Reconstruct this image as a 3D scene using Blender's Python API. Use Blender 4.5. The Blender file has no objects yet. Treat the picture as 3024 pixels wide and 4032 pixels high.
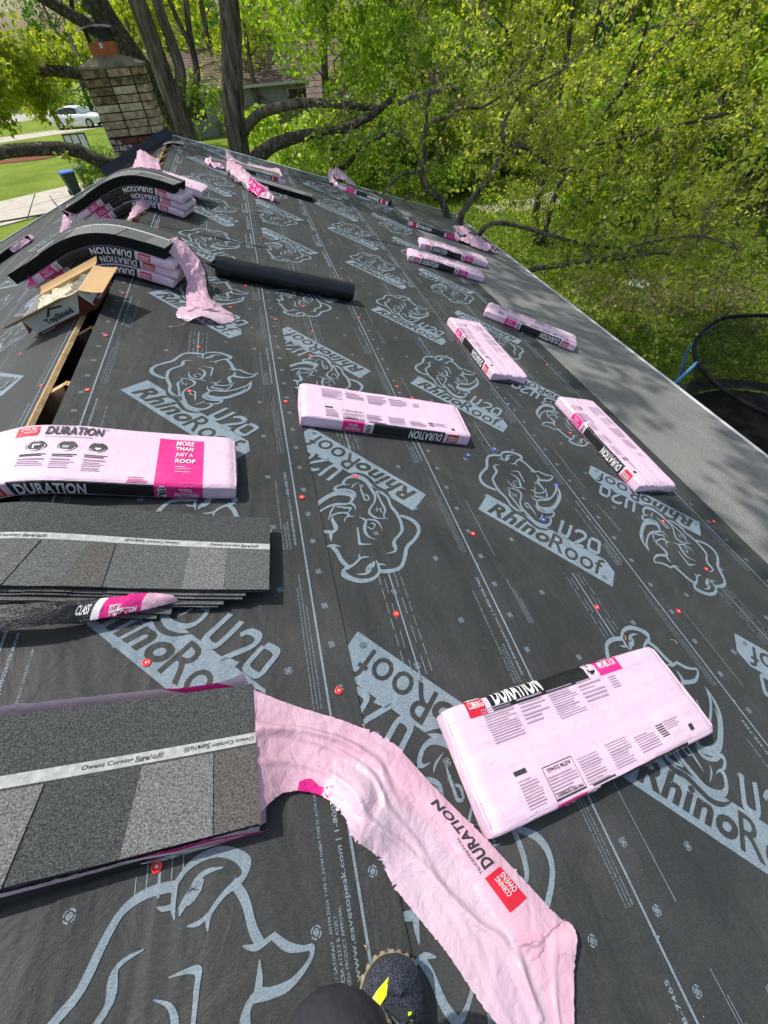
import bpy, bmesh, math, random
import numpy as np
from math import sin, cos, tan, pi, sqrt, radians
from mathutils import Vector, Matrix, noise

scene = bpy.context.scene
C = scene.collection
# ---------------------------------------------------------------- camera, sky, sun, exposure
cam_d = bpy.data.cameras.new('camera'); cam = bpy.data.objects.new('camera', cam_d); C.objects.link(cam)
cam_d.sensor_fit = 'VERTICAL'; cam_d.sensor_height = 24.0; cam_d.lens = 24.0 * 1660.08 / 4032
cam_d.clip_start = 0.02; cam_d.clip_end = 2000
rt, up, fw = Vector((0.9674, -0.2480, -0.0521)), Vector((0.2214, 0.7275, 0.6494)), Vector((0.1232, 0.6398, -0.7586))
rt.normalize(); fw = (fw - rt * fw.dot(rt)).normalized(); up = rt.cross(fw)
cam.matrix_world = Matrix(((rt.x, up.x, -fw.x, 1.1143), (rt.y, up.y, -fw.y, 0.0), (rt.z, up.z, -fw.z, 1.0580), (0, 0, 0, 1)))
scene.camera = cam
SUN_EL, SUN_AZ = radians(64), radians(-50)          # azimuth measured from +Y towards +X
w = bpy.data.worlds.new('World'); scene.world = w; w.use_nodes = True
nt = w.node_tree; nt.nodes.clear()
sky = nt.nodes.new('ShaderNodeTexSky'); sky.sky_type = 'NISHITA'; sky.sun_disc = False
sky.sun_elevation = SUN_EL; sky.sun_rotation = SUN_AZ % (2 * pi); sky.air_density = 1.3; sky.dust_density = 3.0; sky.ozone_density = 1.0
bg = nt.nodes.new('ShaderNodeBackground'); bg.inputs[1].default_value = 0.15
wo = nt.nodes.new('ShaderNodeOutputWorld'); nt.links.new(sky.outputs[0], bg.inputs[0]); nt.links.new(bg.outputs[0], wo.inputs[0])
sd = bpy.data.lights.new('sun', 'SUN'); sd.energy = 3.6; sd.angle = radians(0.55); sd.color = (1.0, 0.965, 0.90)
sun = bpy.data.objects.new('sun', sd); C.objects.link(sun)
sdir = Vector((cos(SUN_EL) * sin(SUN_AZ), cos(SUN_EL) * cos(SUN_AZ), sin(SUN_EL)))
sun.rotation_euler = sdir.to_track_quat('Z', 'Y').to_euler(); sun.location = (-6, 5, 14)
scene.view_settings.view_transform = 'Standard'; scene.view_settings.look = 'None'
scene.view_settings.exposure = 0.08; scene.view_settings.gamma = 1.0; scene.view_settings.use_curve_mapping = False
scene.cycles.max_bounces = 6; scene.cycles.transparent_max_bounces = 12
scene.cycles.diffuse_bounces = 3; scene.cycles.glossy_bounces = 2; scene.cycles.transmission_bounces = 3

random.seed(7); RNG = np.random.default_rng(7)
TH = 0.3189; CT, ST = cos(TH), sin(TH)
GZ = -4.0                                             # ground level

# ---------------------------------------------------------------- materials
M = {}
def mat(name, col, rough=0.7, spec=0.4, metal=0.0):
    m = bpy.data.materials.new(name); m.use_nodes = True
    p = m.node_tree.nodes['Principled BSDF']
    p.inputs['Base Color'].default_value = (*col, 1); p.inputs['Roughness'].default_value = rough
    p.inputs['Specular IOR Level'].default_value = spec; p.inputs['Metallic'].default_value = metal
    M[name] = m; return m
def N(m, t, **kw):
    n = m.node_tree.nodes.new(t)
    for k, v in kw.items(): setattr(n, k, v)
    return n
def lk(m, a, b): m.node_tree.links.new(a, b)
def coords(m, kind='Object', scale=(1, 1, 1), rot=(0, 0, 0)):
    tc = N(m, 'ShaderNodeTexCoord'); mp = N(m, 'ShaderNodeMapping')
    mp.inputs['Scale'].default_value = scale; mp.inputs['Rotation'].default_value = rot
    lk(m, tc.outputs[kind], mp.inputs[0]); return mp.outputs[0]
def noise_tex(m, vec, scale, detail=4, rough=0.55, dist=0.0):
    n = N(m, 'ShaderNodeTexNoise'); n.inputs['Scale'].default_value = scale; n.inputs['Detail'].default_value = detail
    n.inputs['Roughness'].default_value = rough; n.inputs['Distortion'].default_value = dist
    lk(m, vec, n.inputs['Vector']); return n.outputs['Fac']
def ramp(m, fac, stops):
    r = N(m, 'ShaderNodeValToRGB'); e = r.color_ramp.elements
    while len(e) > 1: e.remove(e[-1])
    e[0].position, e[0].color = stops[0][0], (*stops[0][1], 1)
    for p, c in stops[1:]:
        x = e.new(p); x.color = (*c, 1)
    lk(m, fac, r.inputs[0]); return r.outputs[0]
def bsdf(m): return m.node_tree.nodes['Principled BSDF']
def bump(m, h, strength=0.3, dist=0.01, prev=None):
    b = N(m, 'ShaderNodeBump'); b.inputs['Strength'].default_value = strength; b.inputs['Distance'].default_value = dist
    lk(m, h, b.inputs['Height'])
    if prev: lk(m, prev, b.inputs['Normal'])
    lk(m, b.outputs[0], bsdf(m).inputs['Normal']); return b.outputs[0]
def noisy(name, c1, c2, scale, rough=0.7, spec=0.3, bs=0.0, bd=0.01, bscale=None, kind='Object', sc=(1, 1, 1), detail=4, p=(0.35, 0.65), c3=None):
    m = mat(name, c1, rough, spec); v = coords(m, kind, sc)
    f = noise_tex(m, v, scale, detail)
    st = [(p[0], c1), (p[1], c2)]
    if c3: st = [(p[0], c1), ((p[0] + p[1]) / 2, c2), (p[1], c3)]
    lk(m, ramp(m, f, st), bsdf(m).inputs['Base Color'])
    if bs: bump(m, noise_tex(m, v, bscale or scale * 3, 3), bs, bd)
    return m
def mixc(m, fac, a, b, mode='MIX'):
    n = N(m, 'ShaderNodeMix', data_type='RGBA', blend_type=mode)
    if isinstance(fac, (int, float)): n.inputs[0].default_value = fac
    else: lk(m, fac, n.inputs[0])
    for s, x in ((6, a), (7, b)):
        if isinstance(x, tuple): n.inputs[s].default_value = (*x, 1)
        else: lk(m, x, n.inputs[s])
    return n.outputs[2]

def underlay(name, c1, c2, fine):
    """woven synthetic felt: fine ribs, dusty scuffs and broad slack wrinkles"""
    m = mat(name, c1, 0.62, 0.35); v = coords(m)
    f = noise_tex(m, v, 2.3, 5, 0.6); g = noise_tex(m, coords(m, 'Object', (0.35, 1.0, 1)), fine, 3, 0.75)
    c = mixc(m, ramp(m, f, [(0.3, (0, 0, 0)), (0.75, (1, 1, 1))]), c1, c2)
    c = mixc(m, 0.45, c, ramp(m, g, [(0.38, (0.35, 0.35, 0.35)), (0.64, (1.35, 1.35, 1.35))]), 'MULTIPLY')
    # pale scuffs running up the slope
    vs = coords(m, 'Object', (1.2, 14, 1)); s = noise_tex(m, vs, 3.0, 6, 0.7)
    c = mixc(m, ramp(m, s, [(0.66, (0, 0, 0)), (0.8, (0.35, 0.35, 0.35))]), c, (0.13, 0.135, 0.135))
    d = noise_tex(m, coords(m), 1.1, 6, 0.72, 0.8); c = mixc(m, ramp(m, d, [(0.50, (0, 0, 0)), (0.72, (0.16, 0.16, 0.16))]), c, (0.20, 0.19, 0.17))
    lk(m, c, bsdf(m).inputs['Base Color'])
    wv = N(m, 'ShaderNodeTexWave'); wv.bands_direction = 'X'; wv.inputs['Scale'].default_value = 55; wv.inputs['Distortion'].default_value = 4.0
    wv.inputs['Detail'].default_value = 2; lk(m, coords(m), wv.inputs['Vector'])
    b1 = bump(m, wv.outputs['Fac'], 0.12, 0.0006)
    vw = coords(m, 'Object', (1.0, 0.22, 1)); b2 = bump(m, noise_tex(m, vw, 4.5, 3, 0.5, 0.6), 0.7, 0.035, b1)
    bump(m, noise_tex(m, coords(m), 7, 4, 0.6, 1.0), 0.5, 0.014, b2)
    return m
underlay('underlayment_black', (0.035, 0.037, 0.037), (0.054, 0.056, 0.055), 260)
underlay('underlayment_print', (0.195, 0.255, 0.305), (0.25, 0.31, 0.355), 330)
# grey granulated ice shield
m = mat('ice_shield', (0.2, 0.2, 0.19), 0.9, 0.2); v = coords(m)
c = ramp(m, noise_tex(m, v, 170, 4, 0.85), [(0.38, (0.105, 0.105, 0.10)), (0.64, (0.38, 0.38, 0.355))])
c = mixc(m, 0.5, c, ramp(m, noise_tex(m, coords(m, 'Object', (1, 0.35, 1)), 2.6, 7, 0.72, 0.5), [(0.32, (0.50, 0.50, 0.49)), (0.66, (1.05, 1.05, 1.0))]), 'MULTIPLY')
lk(m, c, bsdf(m).inputs['Base Color']); b1 = bump(m, noise_tex(m, v, 420, 2, 0.8), 0.3, 0.001)
bump(m, noise_tex(m, coords(m, 'Object', (1, 0.3, 1)), 5, 3), 0.3, 0.01, b1)
# pink bundle film
def film_mat(name, c1, c2, rough, wr=(2.2, 26, 26), strength=0.8, bd=0.009, spec=0.5):
    m = mat(name, c1, rough, spec); v = coords(m)
    lk(m, ramp(m, noise_tex(m, v, 5, 4), [(0.3, c1), (0.7, c2)]), bsdf(m).inputs['Base Color'])
    a = noise_tex(m, coords(m, 'Object', wr), 1.6, 6, 0.68, 0.7)
    r = N(m, 'ShaderNodeMath', operation='ABSOLUTE'); s = N(m, 'ShaderNodeMath', operation='SUBTRACT'); s.inputs[1].default_value = 0.5
    lk(m, a, s.inputs[0]); lk(m, s.outputs[0], r.inputs[0])
    b1 = bump(m, r.outputs[0], strength, bd)
    bump(m, noise_tex(m, v, 24, 2, 0.5, 1.5), 0.25, 0.006, b1)
    return m
film_mat('film_pink', (0.80, 0.56, 0.70), (0.84, 0.61, 0.755), 0.36)
film_mat('film_black', (0.012, 0.012, 0.012), (0.02, 0.02, 0.02), 0.22, strength=1.0)
film_mat('film_magenta', (0.78, 0.018, 0.235), (0.83, 0.03, 0.28), 0.34)
film_mat('film_red', (0.66, 0.012, 0.035), (0.70, 0.02, 0.05), 0.34)
film_mat('film_white', (0.82, 0.80, 0.82), (0.84, 0.82, 0.84), 0.4)
film_mat('film_ink', (0.03, 0.03, 0.035), (0.045, 0.045, 0.05), 0.4)
mat('print_grey', (0.40, 0.31, 0.40), 0.5)
# loose torn film: crumpled, two-tone, a little light through it
def loose(name, c1, c2):
    m = film_mat(name, c1, c2, 0.17, (2.4, 2.4, 2.4), 0.35, 0.012)
    vo = N(m, 'ShaderNodeTexVoronoi'); vo.feature = 'DISTANCE_TO_EDGE'; vo.inputs['Scale'].default_value = 7.5; wn = N(m, 'ShaderNodeTexNoise'); wn.inputs['Scale'].default_value = 6; wn.inputs['Detail'].default_value = 3; lk(m, coords(m), wn.inputs['Vector']); va = N(m, 'ShaderNodeVectorMath', operation='MULTIPLY_ADD'); va.inputs[1].default_value = (0.28, 0.28, 0.28); lk(m, wn.outputs['Color'], va.inputs[0]); lk(m, coords(m, 'Object', (1.3, 0.7, 1), (0, 0, 0.85)), va.inputs[2]); lk(m, va.outputs[0], vo.inputs['Vector']); prev = bsdf(m).inputs['Normal'].links[0].from_socket; b3 = bump(m, vo.outputs['Distance'], 0.30, 0.03, prev); bump(m, noise_tex(m, coords(m, 'Object', (1, 1, 1), (0, 0, 0.9)), 13, 4, 0.6, 2.6), 0.45, 0.012, b3)
    n = m.node_tree; p = bsdf(m); tr = N(m, 'ShaderNodeBsdfTranslucent'); tr.inputs[0].default_value = (*c2, 1)
    mx = N(m, 'ShaderNodeMixShader'); mx.inputs[0].default_value = 0.22
    out = [x for x in n.nodes if x.type == 'OUTPUT_MATERIAL'][0]
    lk(m, p.outputs[0], mx.inputs[1]); lk(m, tr.outputs[0], mx.inputs[2]); lk(m, mx.outputs[0], out.inputs[0])
loose('loose_pink', (0.86, 0.50, 0.63), (0.88, 0.58, 0.71)); loose('loose_lilac', (0.83, 0.56, 0.69), (0.86, 0.65, 0.77))
loose('loose_magenta', (0.82, 0.02, 0.26), (0.85, 0.04, 0.30))
# asphalt granules
def granule(name, base, light, sc=520):
    m = mat(name, base, 0.85, 0.35); v = coords(m)
    vo = N(m, 'ShaderNodeTexVoronoi'); vo.inputs['Scale'].default_value = sc; lk(m, v, vo.inputs['Vector'])
    f = noise_tex(m, v, sc * 0.45, 2, 0.9)
    c = ramp(m, f, [(0.34, tuple(x * 0.3 for x in base)), (0.48, base), (0.68, light)])
    bw = N(m, 'ShaderNodeRGBToBW'); lk(m, vo.outputs['Color'], bw.inputs[0]); c = mixc(m, 0.35, c, bw.outputs[0], 'SOFT_LIGHT')
    lk(m, c, bsdf(m).inputs['Base Color']); bump(m, f, 0.6, 0.002)
granule('granule_mid', (0.10, 0.105, 0.103), (0.20, 0.205, 0.20)); granule('granule_dark', (0.052, 0.056, 0.057), (0.125, 0.13, 0.13))
granule('granule_light', (0.15, 0.155, 0.15), (0.30, 0.305, 0.295)); granule('granule_brown', (0.095, 0.088, 0.08), (0.185, 0.172, 0.158))
noisy('shingle_edge', (0.008, 0.008, 0.008), (0.03, 0.03, 0.03), 90, 0.8, 0.3, 0.5, 0.003)
noisy('nail_strip', (0.36, 0.37, 0.36), (0.52, 0.53, 0.52), 60, 0.75, 0.3, 0.2, 0.001, 300)
noisy('osb', (0.42, 0.27, 0.12), (0.62, 0.44, 0.24), 40, 0.8, 0.2, 0.3, 0.002, 90)
noisy('lumber_shaded', (0.05, 0.032, 0.018), (0.10, 0.065, 0.038), 9, 0.85, 0.15, 0.2, 0.002, 40, sc=(6, 1, 1))  # rafter wood darkened so its colour carries the shade inside the slot
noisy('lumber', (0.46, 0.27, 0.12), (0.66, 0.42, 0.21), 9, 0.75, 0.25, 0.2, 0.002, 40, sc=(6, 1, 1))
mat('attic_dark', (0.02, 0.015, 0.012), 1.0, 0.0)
mat('white_metal', (0.72, 0.73, 0.74), 0.35, 0.5)
noisy('wall_siding', (0.55, 0.53, 0.48), (0.62, 0.6, 0.55), 3, 0.7)
noisy('roll_black', (0.008, 0.009, 0.011), (0.016, 0.017, 0.020), 6, 0.30, 0.5, 0.3, 0.006, 7, sc=(1, 4, 1))
noisy('kraft', (0.48, 0.30, 0.14), (0.55, 0.36, 0.18), 6, 0.8, 0.2)
noisy('box_white', (0.60, 0.62, 0.66), (0.66, 0.68, 0.71), 3, 0.6, 0.3); noisy('box_maroon', (0.085, 0.012, 0.010), (0.11, 0.018, 0.014), 8, 0.5, 0.4)
noisy('box_fill', (0.45, 0.40, 0.28), (0.70, 0.66, 0.50), 60, 0.8, 0.3, 0.5, 0.004)
noisy('box_fill_dark', (0.09, 0.08, 0.06), (0.28, 0.25, 0.18), 60, 0.8, 0.3, 0.5, 0.004)
mat('cap_red', (0.78, 0.035, 0.03), 0.4, 0.5); mat('cap_blue', (0.05, 0.17, 0.70), 0.4, 0.5); mat('nail_head', (0.75, 0.75, 0.75), 0.3, 0.5)

# ---------------------------------------------------------------- object helpers
def tag(o, label=None, cat=None, group=None, kind=None):
    if label: o['label'] = label
    if cat: o['category'] = cat
    if group: o['group'] = group
    if kind: o['kind'] = kind
    return o
def empty(name, loc=(0, 0, 0), rot=(0, 0, 0), mw=None):
    o = bpy.data.objects.new(name, None); C.objects.link(o); o.empty_display_size = 0.1
    if mw is not None: o.matrix_world = mw
    else: o.location = loc; o.rotation_euler = rot
    return o
class MB:
    """mesh builder: several materials, one object"""
    def __init__(s): s.v = []; s.f = []; s.m = []; s.mats = []
    def mi(s, name):
        if name not in s.mats: s.mats.append(name)
        return s.mats.index(name)
    def add(s, vs, fs, mname):
        k = len(s.v); s.v.extend([tuple(p) for p in vs]); i = s.mi(mname)
        for f in fs: s.f.append([k + a for a in f]); s.m.append(i)
    def box(s, x0, x1, y0, y1, z0, z1, mname, T=None):
        vs = [(x, y, z) for z in (z0, z1) for y in (y0, y1) for x in (x0, x1)]
        if T is not None: vs = [T @ Vector(p) for p in vs]
        s.add(vs, [(0, 2, 3, 1), (4, 5, 7, 6), (0, 1, 5, 4), (2, 6, 7, 3), (0, 4, 6, 2), (1, 3, 7, 5)], mname)
    def tube(s, pts, rad, mname, n=8, cap=True):
        pts = [Vector(p) for p in pts]; k = len(pts)
        if not hasattr(rad, '__len__'): rad = [rad] * k
        vs = []; prev = None
        for i, p in enumerate(pts):
            d = (pts[min(i + 1, k - 1)] - pts[max(i - 1, 0)]).normalized()
            if prev is None: a = d.orthogonal().normalized()
            else:
                a = prev - d * prev.dot(d)
                a = a.normalized() if a.length > 1e-6 else d.orthogonal().normalized()
            prev = a; b = d.cross(a)
            for j in range(n):
                t = 2 * pi * j / n; vs.append(p + (a * cos(t) + b * sin(t)) * rad[i])
        fs = [(i * n + j, i * n + (j + 1) % n, (i + 1) * n + (j + 1) % n, (i + 1) * n + j) for i in range(k - 1) for j in range(n)]
        if cap: fs += [tuple(range(n))[::-1], tuple(range((k - 1) * n, k * n))]
        s.add(vs, fs, mname)
    def grid(s, rows, mname, closed=False, mf=None):
        """rows: list of equal-length point lists; mf(i,j)->material name"""
        r, c = len(rows), len(rows[0]); k = len(s.v)
        for row in rows: s.v.extend([tuple(p) for p in row])
        for i in range(r - 1):
            for j in range(c if closed else c - 1):
                j2 = (j + 1) % c
                s.f.append([k + i * c + j, k + i * c + j2, k + (i + 1) * c + j2, k + (i + 1) * c + j])
                s.m.append(s.mi(mf(i, j) if mf else mname))
    def build(s, name, parent=None, smooth=False, loc=None, mw=None, autosmooth=None):
        me = bpy.data.meshes.new(name); me.from_pydata(s.v, [], s.f)
        for n_ in s.mats: me.materials.append(M[n_])
        me.polygons.foreach_set('material_index', s.m)
        if smooth: me.polygons.foreach_set('use_smooth', [True] * len(s.f))
        me.update()
        o = bpy.data.objects.new(name, me); C.objects.link(o)
        if parent: o.parent = parent
        if mw is not None: o.matrix_world = mw
        if loc is not None: o.location = loc
        return o
def roofpt(u, y, h=0.0):
    sg = 1 if u >= 0 else -1
    return Vector((abs(u) * CT * sg + h * ST * sg, y, -abs(u) * ST + h * CT))
def RM(u, y, ang=0.0, side=1):
    ex = Vector((CT, 0, -ST * side)); ey = Vector((0, 1, 0)); ez = ex.cross(ey)
    m = Matrix.Identity(4)
    for i, a in enumerate((ex, ey, ez)): m[0][i], m[1][i], m[2][i] = a
    p = Vector((u * CT, y, -abs(u) * ST)); m.translation = p
    return m @ Matrix.Rotation(ang, 4, 'Z')
SLOPE = {1: RM(0, 0, 0, 1), -1: RM(0, 0, 0, -1)}
def nz(x, y, z=0.0): return noise.noise(Vector((x, y, z)))
def ridge_z(x, r=0.14): return -tan(TH) * (sqrt(x * x + r * r) - r * math.exp(-x * x / 0.15))
def bent(u, y, h):
    x = u * CT; e = 1e-3; dz = (ridge_z(x + e) - ridge_z(x - e)) / 2 / e
    return Vector((x, y, ridge_z(x))) + Vector((-dz, 0, 1)).normalized() * h
_glyph = {}
def glyphs(txt, bold=0.0, shear=0.0):
    """the text as flat triangles in a unit box: (points, faces, width/height ratio)"""
    k = (txt, bold, shear)
    if k in _glyph: return _glyph[k]
    cu = bpy.data.curves.new('t', 'FONT'); cu.body = txt; cu.offset = bold; cu.shear = shear; cu.resolution_u = 3; cu.space_character = 1.0 + bold * 2.2
    o = bpy.data.objects.new('t', cu); C.objects.link(o)
    dg = bpy.context.evaluated_depsgraph_get(); me = bpy.data.meshes.new_from_object(o.evaluated_get(dg))
    vs = np.array([v.co[:2] for v in me.vertices]); fs = [tuple(p.vertices) for p in me.polygons]
    bpy.data.objects.remove(o); bpy.data.curves.remove(cu); bpy.data.meshes.remove(me)
    lo, hi = vs.min(0), vs.max(0); asp = (hi[0] - lo[0]) / (hi[1] - lo[1])
    _glyph[k] = ((vs - lo) / (hi - lo), fs, asp); return _glyph[k]
_fine = {}
def glyphs_fine(txt, bold=0.0, shear=0.0, cell=0.16):
    k = (txt, bold, shear)
    if k in _fine: return _fine[k]
    g, fs, asp = glyphs(txt, bold, shear); bm = bmesh.new(); vv = [bm.verts.new((a * asp, b, 0)) for a, b in g]
    for f in fs:
        try: bm.faces.new([vv[i] for i in f])
        except ValueError: pass
    for axis, n in ((0, int(asp / cell) + 1), (1, 6)):
        for i in range(1, n):
            c_ = (asp * i / n, 0, 0) if axis == 0 else (0, i / n, 0); bmesh.ops.bisect_plane(bm, geom=bm.verts[:] + bm.edges[:] + bm.faces[:], plane_co=c_, plane_no=(1, 0, 0) if axis == 0 else (0, 1, 0))
    bm.verts.index_update(); out = ([(v.co.x / asp, v.co.y) for v in bm.verts], [tuple(v.index for v in f.verts) for f in bm.faces], asp); bm.free(); _fine[k] = out; return out
def smooth_line(pts, n=4):
    pts = [tuple(p) for p in pts]; out = []
    P = [pts[0]] + pts + [pts[-1]]
    for i in range(1, len(P) - 2):
        p0, p1, p2, p3 = [np.array(q, float) for q in P[i - 1:i + 3]]
        for k in range(n):
            t = k / n; out.append(0.5 * ((2 * p1) + (-p0 + p2) * t + (2 * p0 - 5 * p1 + 4 * p2 - p3) * t * t + (-p0 + 3 * p1 - 3 * p2 + p3) * t ** 3))
    out.append(np.array(pts[-1], float)); return out
# ---------------------------------------------------------------- the printed pattern of the underlayment (flat ink on the sheet)
HM = [0.00047040681128400697, 0.00021284662125029227, 2.140890904940308, -0.00014605862325108035, -0.0004284405360144295, 1.8620171350889496, -0.00011041879423019382, 0.0002984311642110519]
def lp(x, y):                                       # trace units -> metres relative to the banner's first corner
    w_ = HM[6] * x + HM[7] * y + 1
    return ((HM[0] * x + HM[1] * y + HM[2]) / w_ - 1.950, (HM[3] * x + HM[4] * y + HM[5]) / w_ - 1.278)
RH = [
 [(345,155,20),(270,150,22),(215,165,26),(200,210,28),(198,280,30),(165,315,28),(135,355,28),(128,395,28),(150,440,27),(210,485,25),(305,520,18)],
 [(335,252,3),(290,258,12),(275,275,20),(302,322,24),(275,370,22),(262,405,24),(290,470,22),(335,535,22),(405,605,20),(445,670,20),(490,710,18),(575,748,6)],
 [(392,496,3),(480,503,12),(545,538,18),(562,580,17),(548,640,16),(562,695,18),(600,745,20),(650,800,22),(700,850,24),(770,882,26),(825,892,30),(862,872,28),(870,825,24),(845,803,14),(808,812,3)],
 [(420,505,6),(438,525,12),(440,570,18),(480,622,15),(556,722,14),(575,745,10)],
 [(340,165,18),(365,125,20),(430,116,20),(500,133,20),(558,163,24),(562,188,22),(522,205,18),(500,235,16),(516,264,3)],
 [(505,228,12),(478,242,12),(442,240,3)],
 [(345,150,14),(368,192,12),(392,219,3)],[(372,192,12),(345,192,10),(318,184,3)],
 [(484,153,2),(435,150,12),(410,160,20),(418,178,44),(402,196,30),(404,216,3)],
 [(535,188,16),(600,232,18),(660,290,18),(705,325,18)],[(650,316,3),(700,328,14),(745,318,12)],
 [(740,320,12),(800,350,15),(850,364,11),(884,370,12),(888,392,16),(850,417,20),(790,417,20),(745,412,24),(735,435,26),(762,470,20),(790,500,16),(800,524,4)],
 [(720,352,3),(742,388,18),(752,412,22)],
 [(650,521,3),(690,524,14),(712,547,14),(765,550,14),(810,530,14),(818,498,3)],[(700,474,2),(706,508,12),(690,530,14)],
 [(812,500,4),(830,560,14),(828,612,12)],[(708,555,10),(706,585,16),(750,592,15),(812,603,12)],[(660,566,2),(688,608,12),(730,632,18)],
 [(915,452,2),(928,512,20),(905,562,20),(870,602,20),(820,622,22),(755,622,20),(728,645,22),(738,692,30),(790,714,36),(850,722,48),(900,702,44),(945,652,30),(968,600,26),(966,552,22),(942,495,12),(915,452,2)],
 [(942,552,3),(948,602,16),(925,645,12),(900,675,3)],[(705,674,2),(732,718,15),(782,746,17),(842,756,20),(885,748,20),(905,768,22),(893,792,22),(868,802,12),(850,812,3)],
 [(600,655,10),(632,662,13),(660,700,13),(690,742,14),(722,792,2)],[(598,658,12),(622,698,12),(655,712,8)],
 [(742,838,2),(776,804,16),(780,772,5)],
 [(448,318,2),(528,324,14),(552,358,14),(596,438,9)],[(430,345,2),(490,368,9),(532,408,18),(552,460,24),(558,488,15),(620,516,2)],
 [(408,400,2),(440,450,10),(490,486,14),(552,494,12)],[(528,440,6),(488,420,9),(476,450,9),(512,466,10)],
 [(452,545,4),(470,560,8),(486,592,3)],[(498,552,3),(505,572,8),(516,600,3)],[(466,582,3),(492,572,7),(520,570,3)]]
def stroke2d(pts, n=4):
    s = smooth_line(pts, n); L, R = [], []
    for i, p in enumerate(s):
        a, b = s[max(i - 1, 0)], s[min(i + 1, len(s) - 1)]; d = b[:2] - a[:2]; l = np.hypot(*d) or 1; nn = np.array([-d[1], d[0]]) / l
        w_ = max(p[2], 1.2) / 2; L.append(p[:2] + nn * w_); R.append(p[:2] - nn * w_)
    return L, R
LOGO_V, LOGO_F, LOGO_M = [], [], []                  # m: 0 ink, 1 bare sheet (cut-out letters)
def lg_add(vs, fs, m, h):
    k = len(LOGO_V); LOGO_V.extend([(x, y, h) for x, y in vs]); LOGO_F.extend([[k + a for a in f] for f in fs]); LOGO_M.extend([m] * len(fs))
lg_add([lp(*p) for p in [(205, 560), (110, 720), (1520, 1535), (1540, 1380), (1445, 1255)]], [(0, 1, 2, 3, 4)], 0, 0.0010)
jaw = [(430, 668, 26), (490, 742, 26), (575, 785, 26), (650, 850, 26), (720, 905, 24), (800, 932, 20), (880, 930, 4)]
L, R = stroke2d(jaw); lg_add([lp(*p) for p in L + R], [(i, i + 1, len(L) + i + 1, len(L) + i) for i in range(len(L) - 1)], 1, 0.0016)
for q, st in enumerate(RH):
    L, R = stroke2d(st); lg_add([lp(*p) for p in L + R], [(i, i + 1, len(L) + i + 1, len(L) + i) for i in range(len(L) - 1)], 0, 0.0020 + q * 4e-6)
for st in ([(1000, 842, 34), (975, 915, 34), (962, 965, 36), (1000, 1000, 34), (1042, 1008, 34), (1066, 960, 34), (1086, 888, 34)],
           [(1128, 962, 30), (1160, 945, 32), (1225, 975, 32), (1232, 1020, 32), (1180, 1050, 34), (1120, 1078, 32), (1150, 1092, 30), (1215, 1118, 28)],
           [(1292, 1025, 30), (1340, 1045, 30), (1380, 1075, 32), (1376, 1130, 32), (1366, 1180, 32), (1318, 1165, 30), (1268, 1130, 32), (1272, 1080, 32), (1285, 1030, 30)]):
    L, R = stroke2d(st, 3); lg_add([lp(*p) for p in L + R], [(i, i + 1, len(L) + i + 1, len(L) + i) for i in range(len(L) - 1)], 0, 0.0023)
def lg_text(txt, bl, br, tl, m, bold, shear):
    g, fs, _ = glyphs(txt, bold, shear); bl, br, tl = [np.array(lp(*p)) for p in (bl, br, tl)]
    lg_add([tuple(bl + (br - bl) * p[0] + (tl - bl) * p[1]) for p in g], fs, m, 0.0018)
lg_text('Rhino', (198, 742), (838, 1100), (262, 632), 1, 0.035, 0.28)
lg_text('Roof', (838, 1112), (1400, 1432), (900, 965), 1, 0.006, 0.0)
lg_text('\u00ae', (1405, 1440), (1452, 1464), (1418, 1408), 1, 0.0, 0.0)
LV = np.array(LOGO_V)
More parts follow.
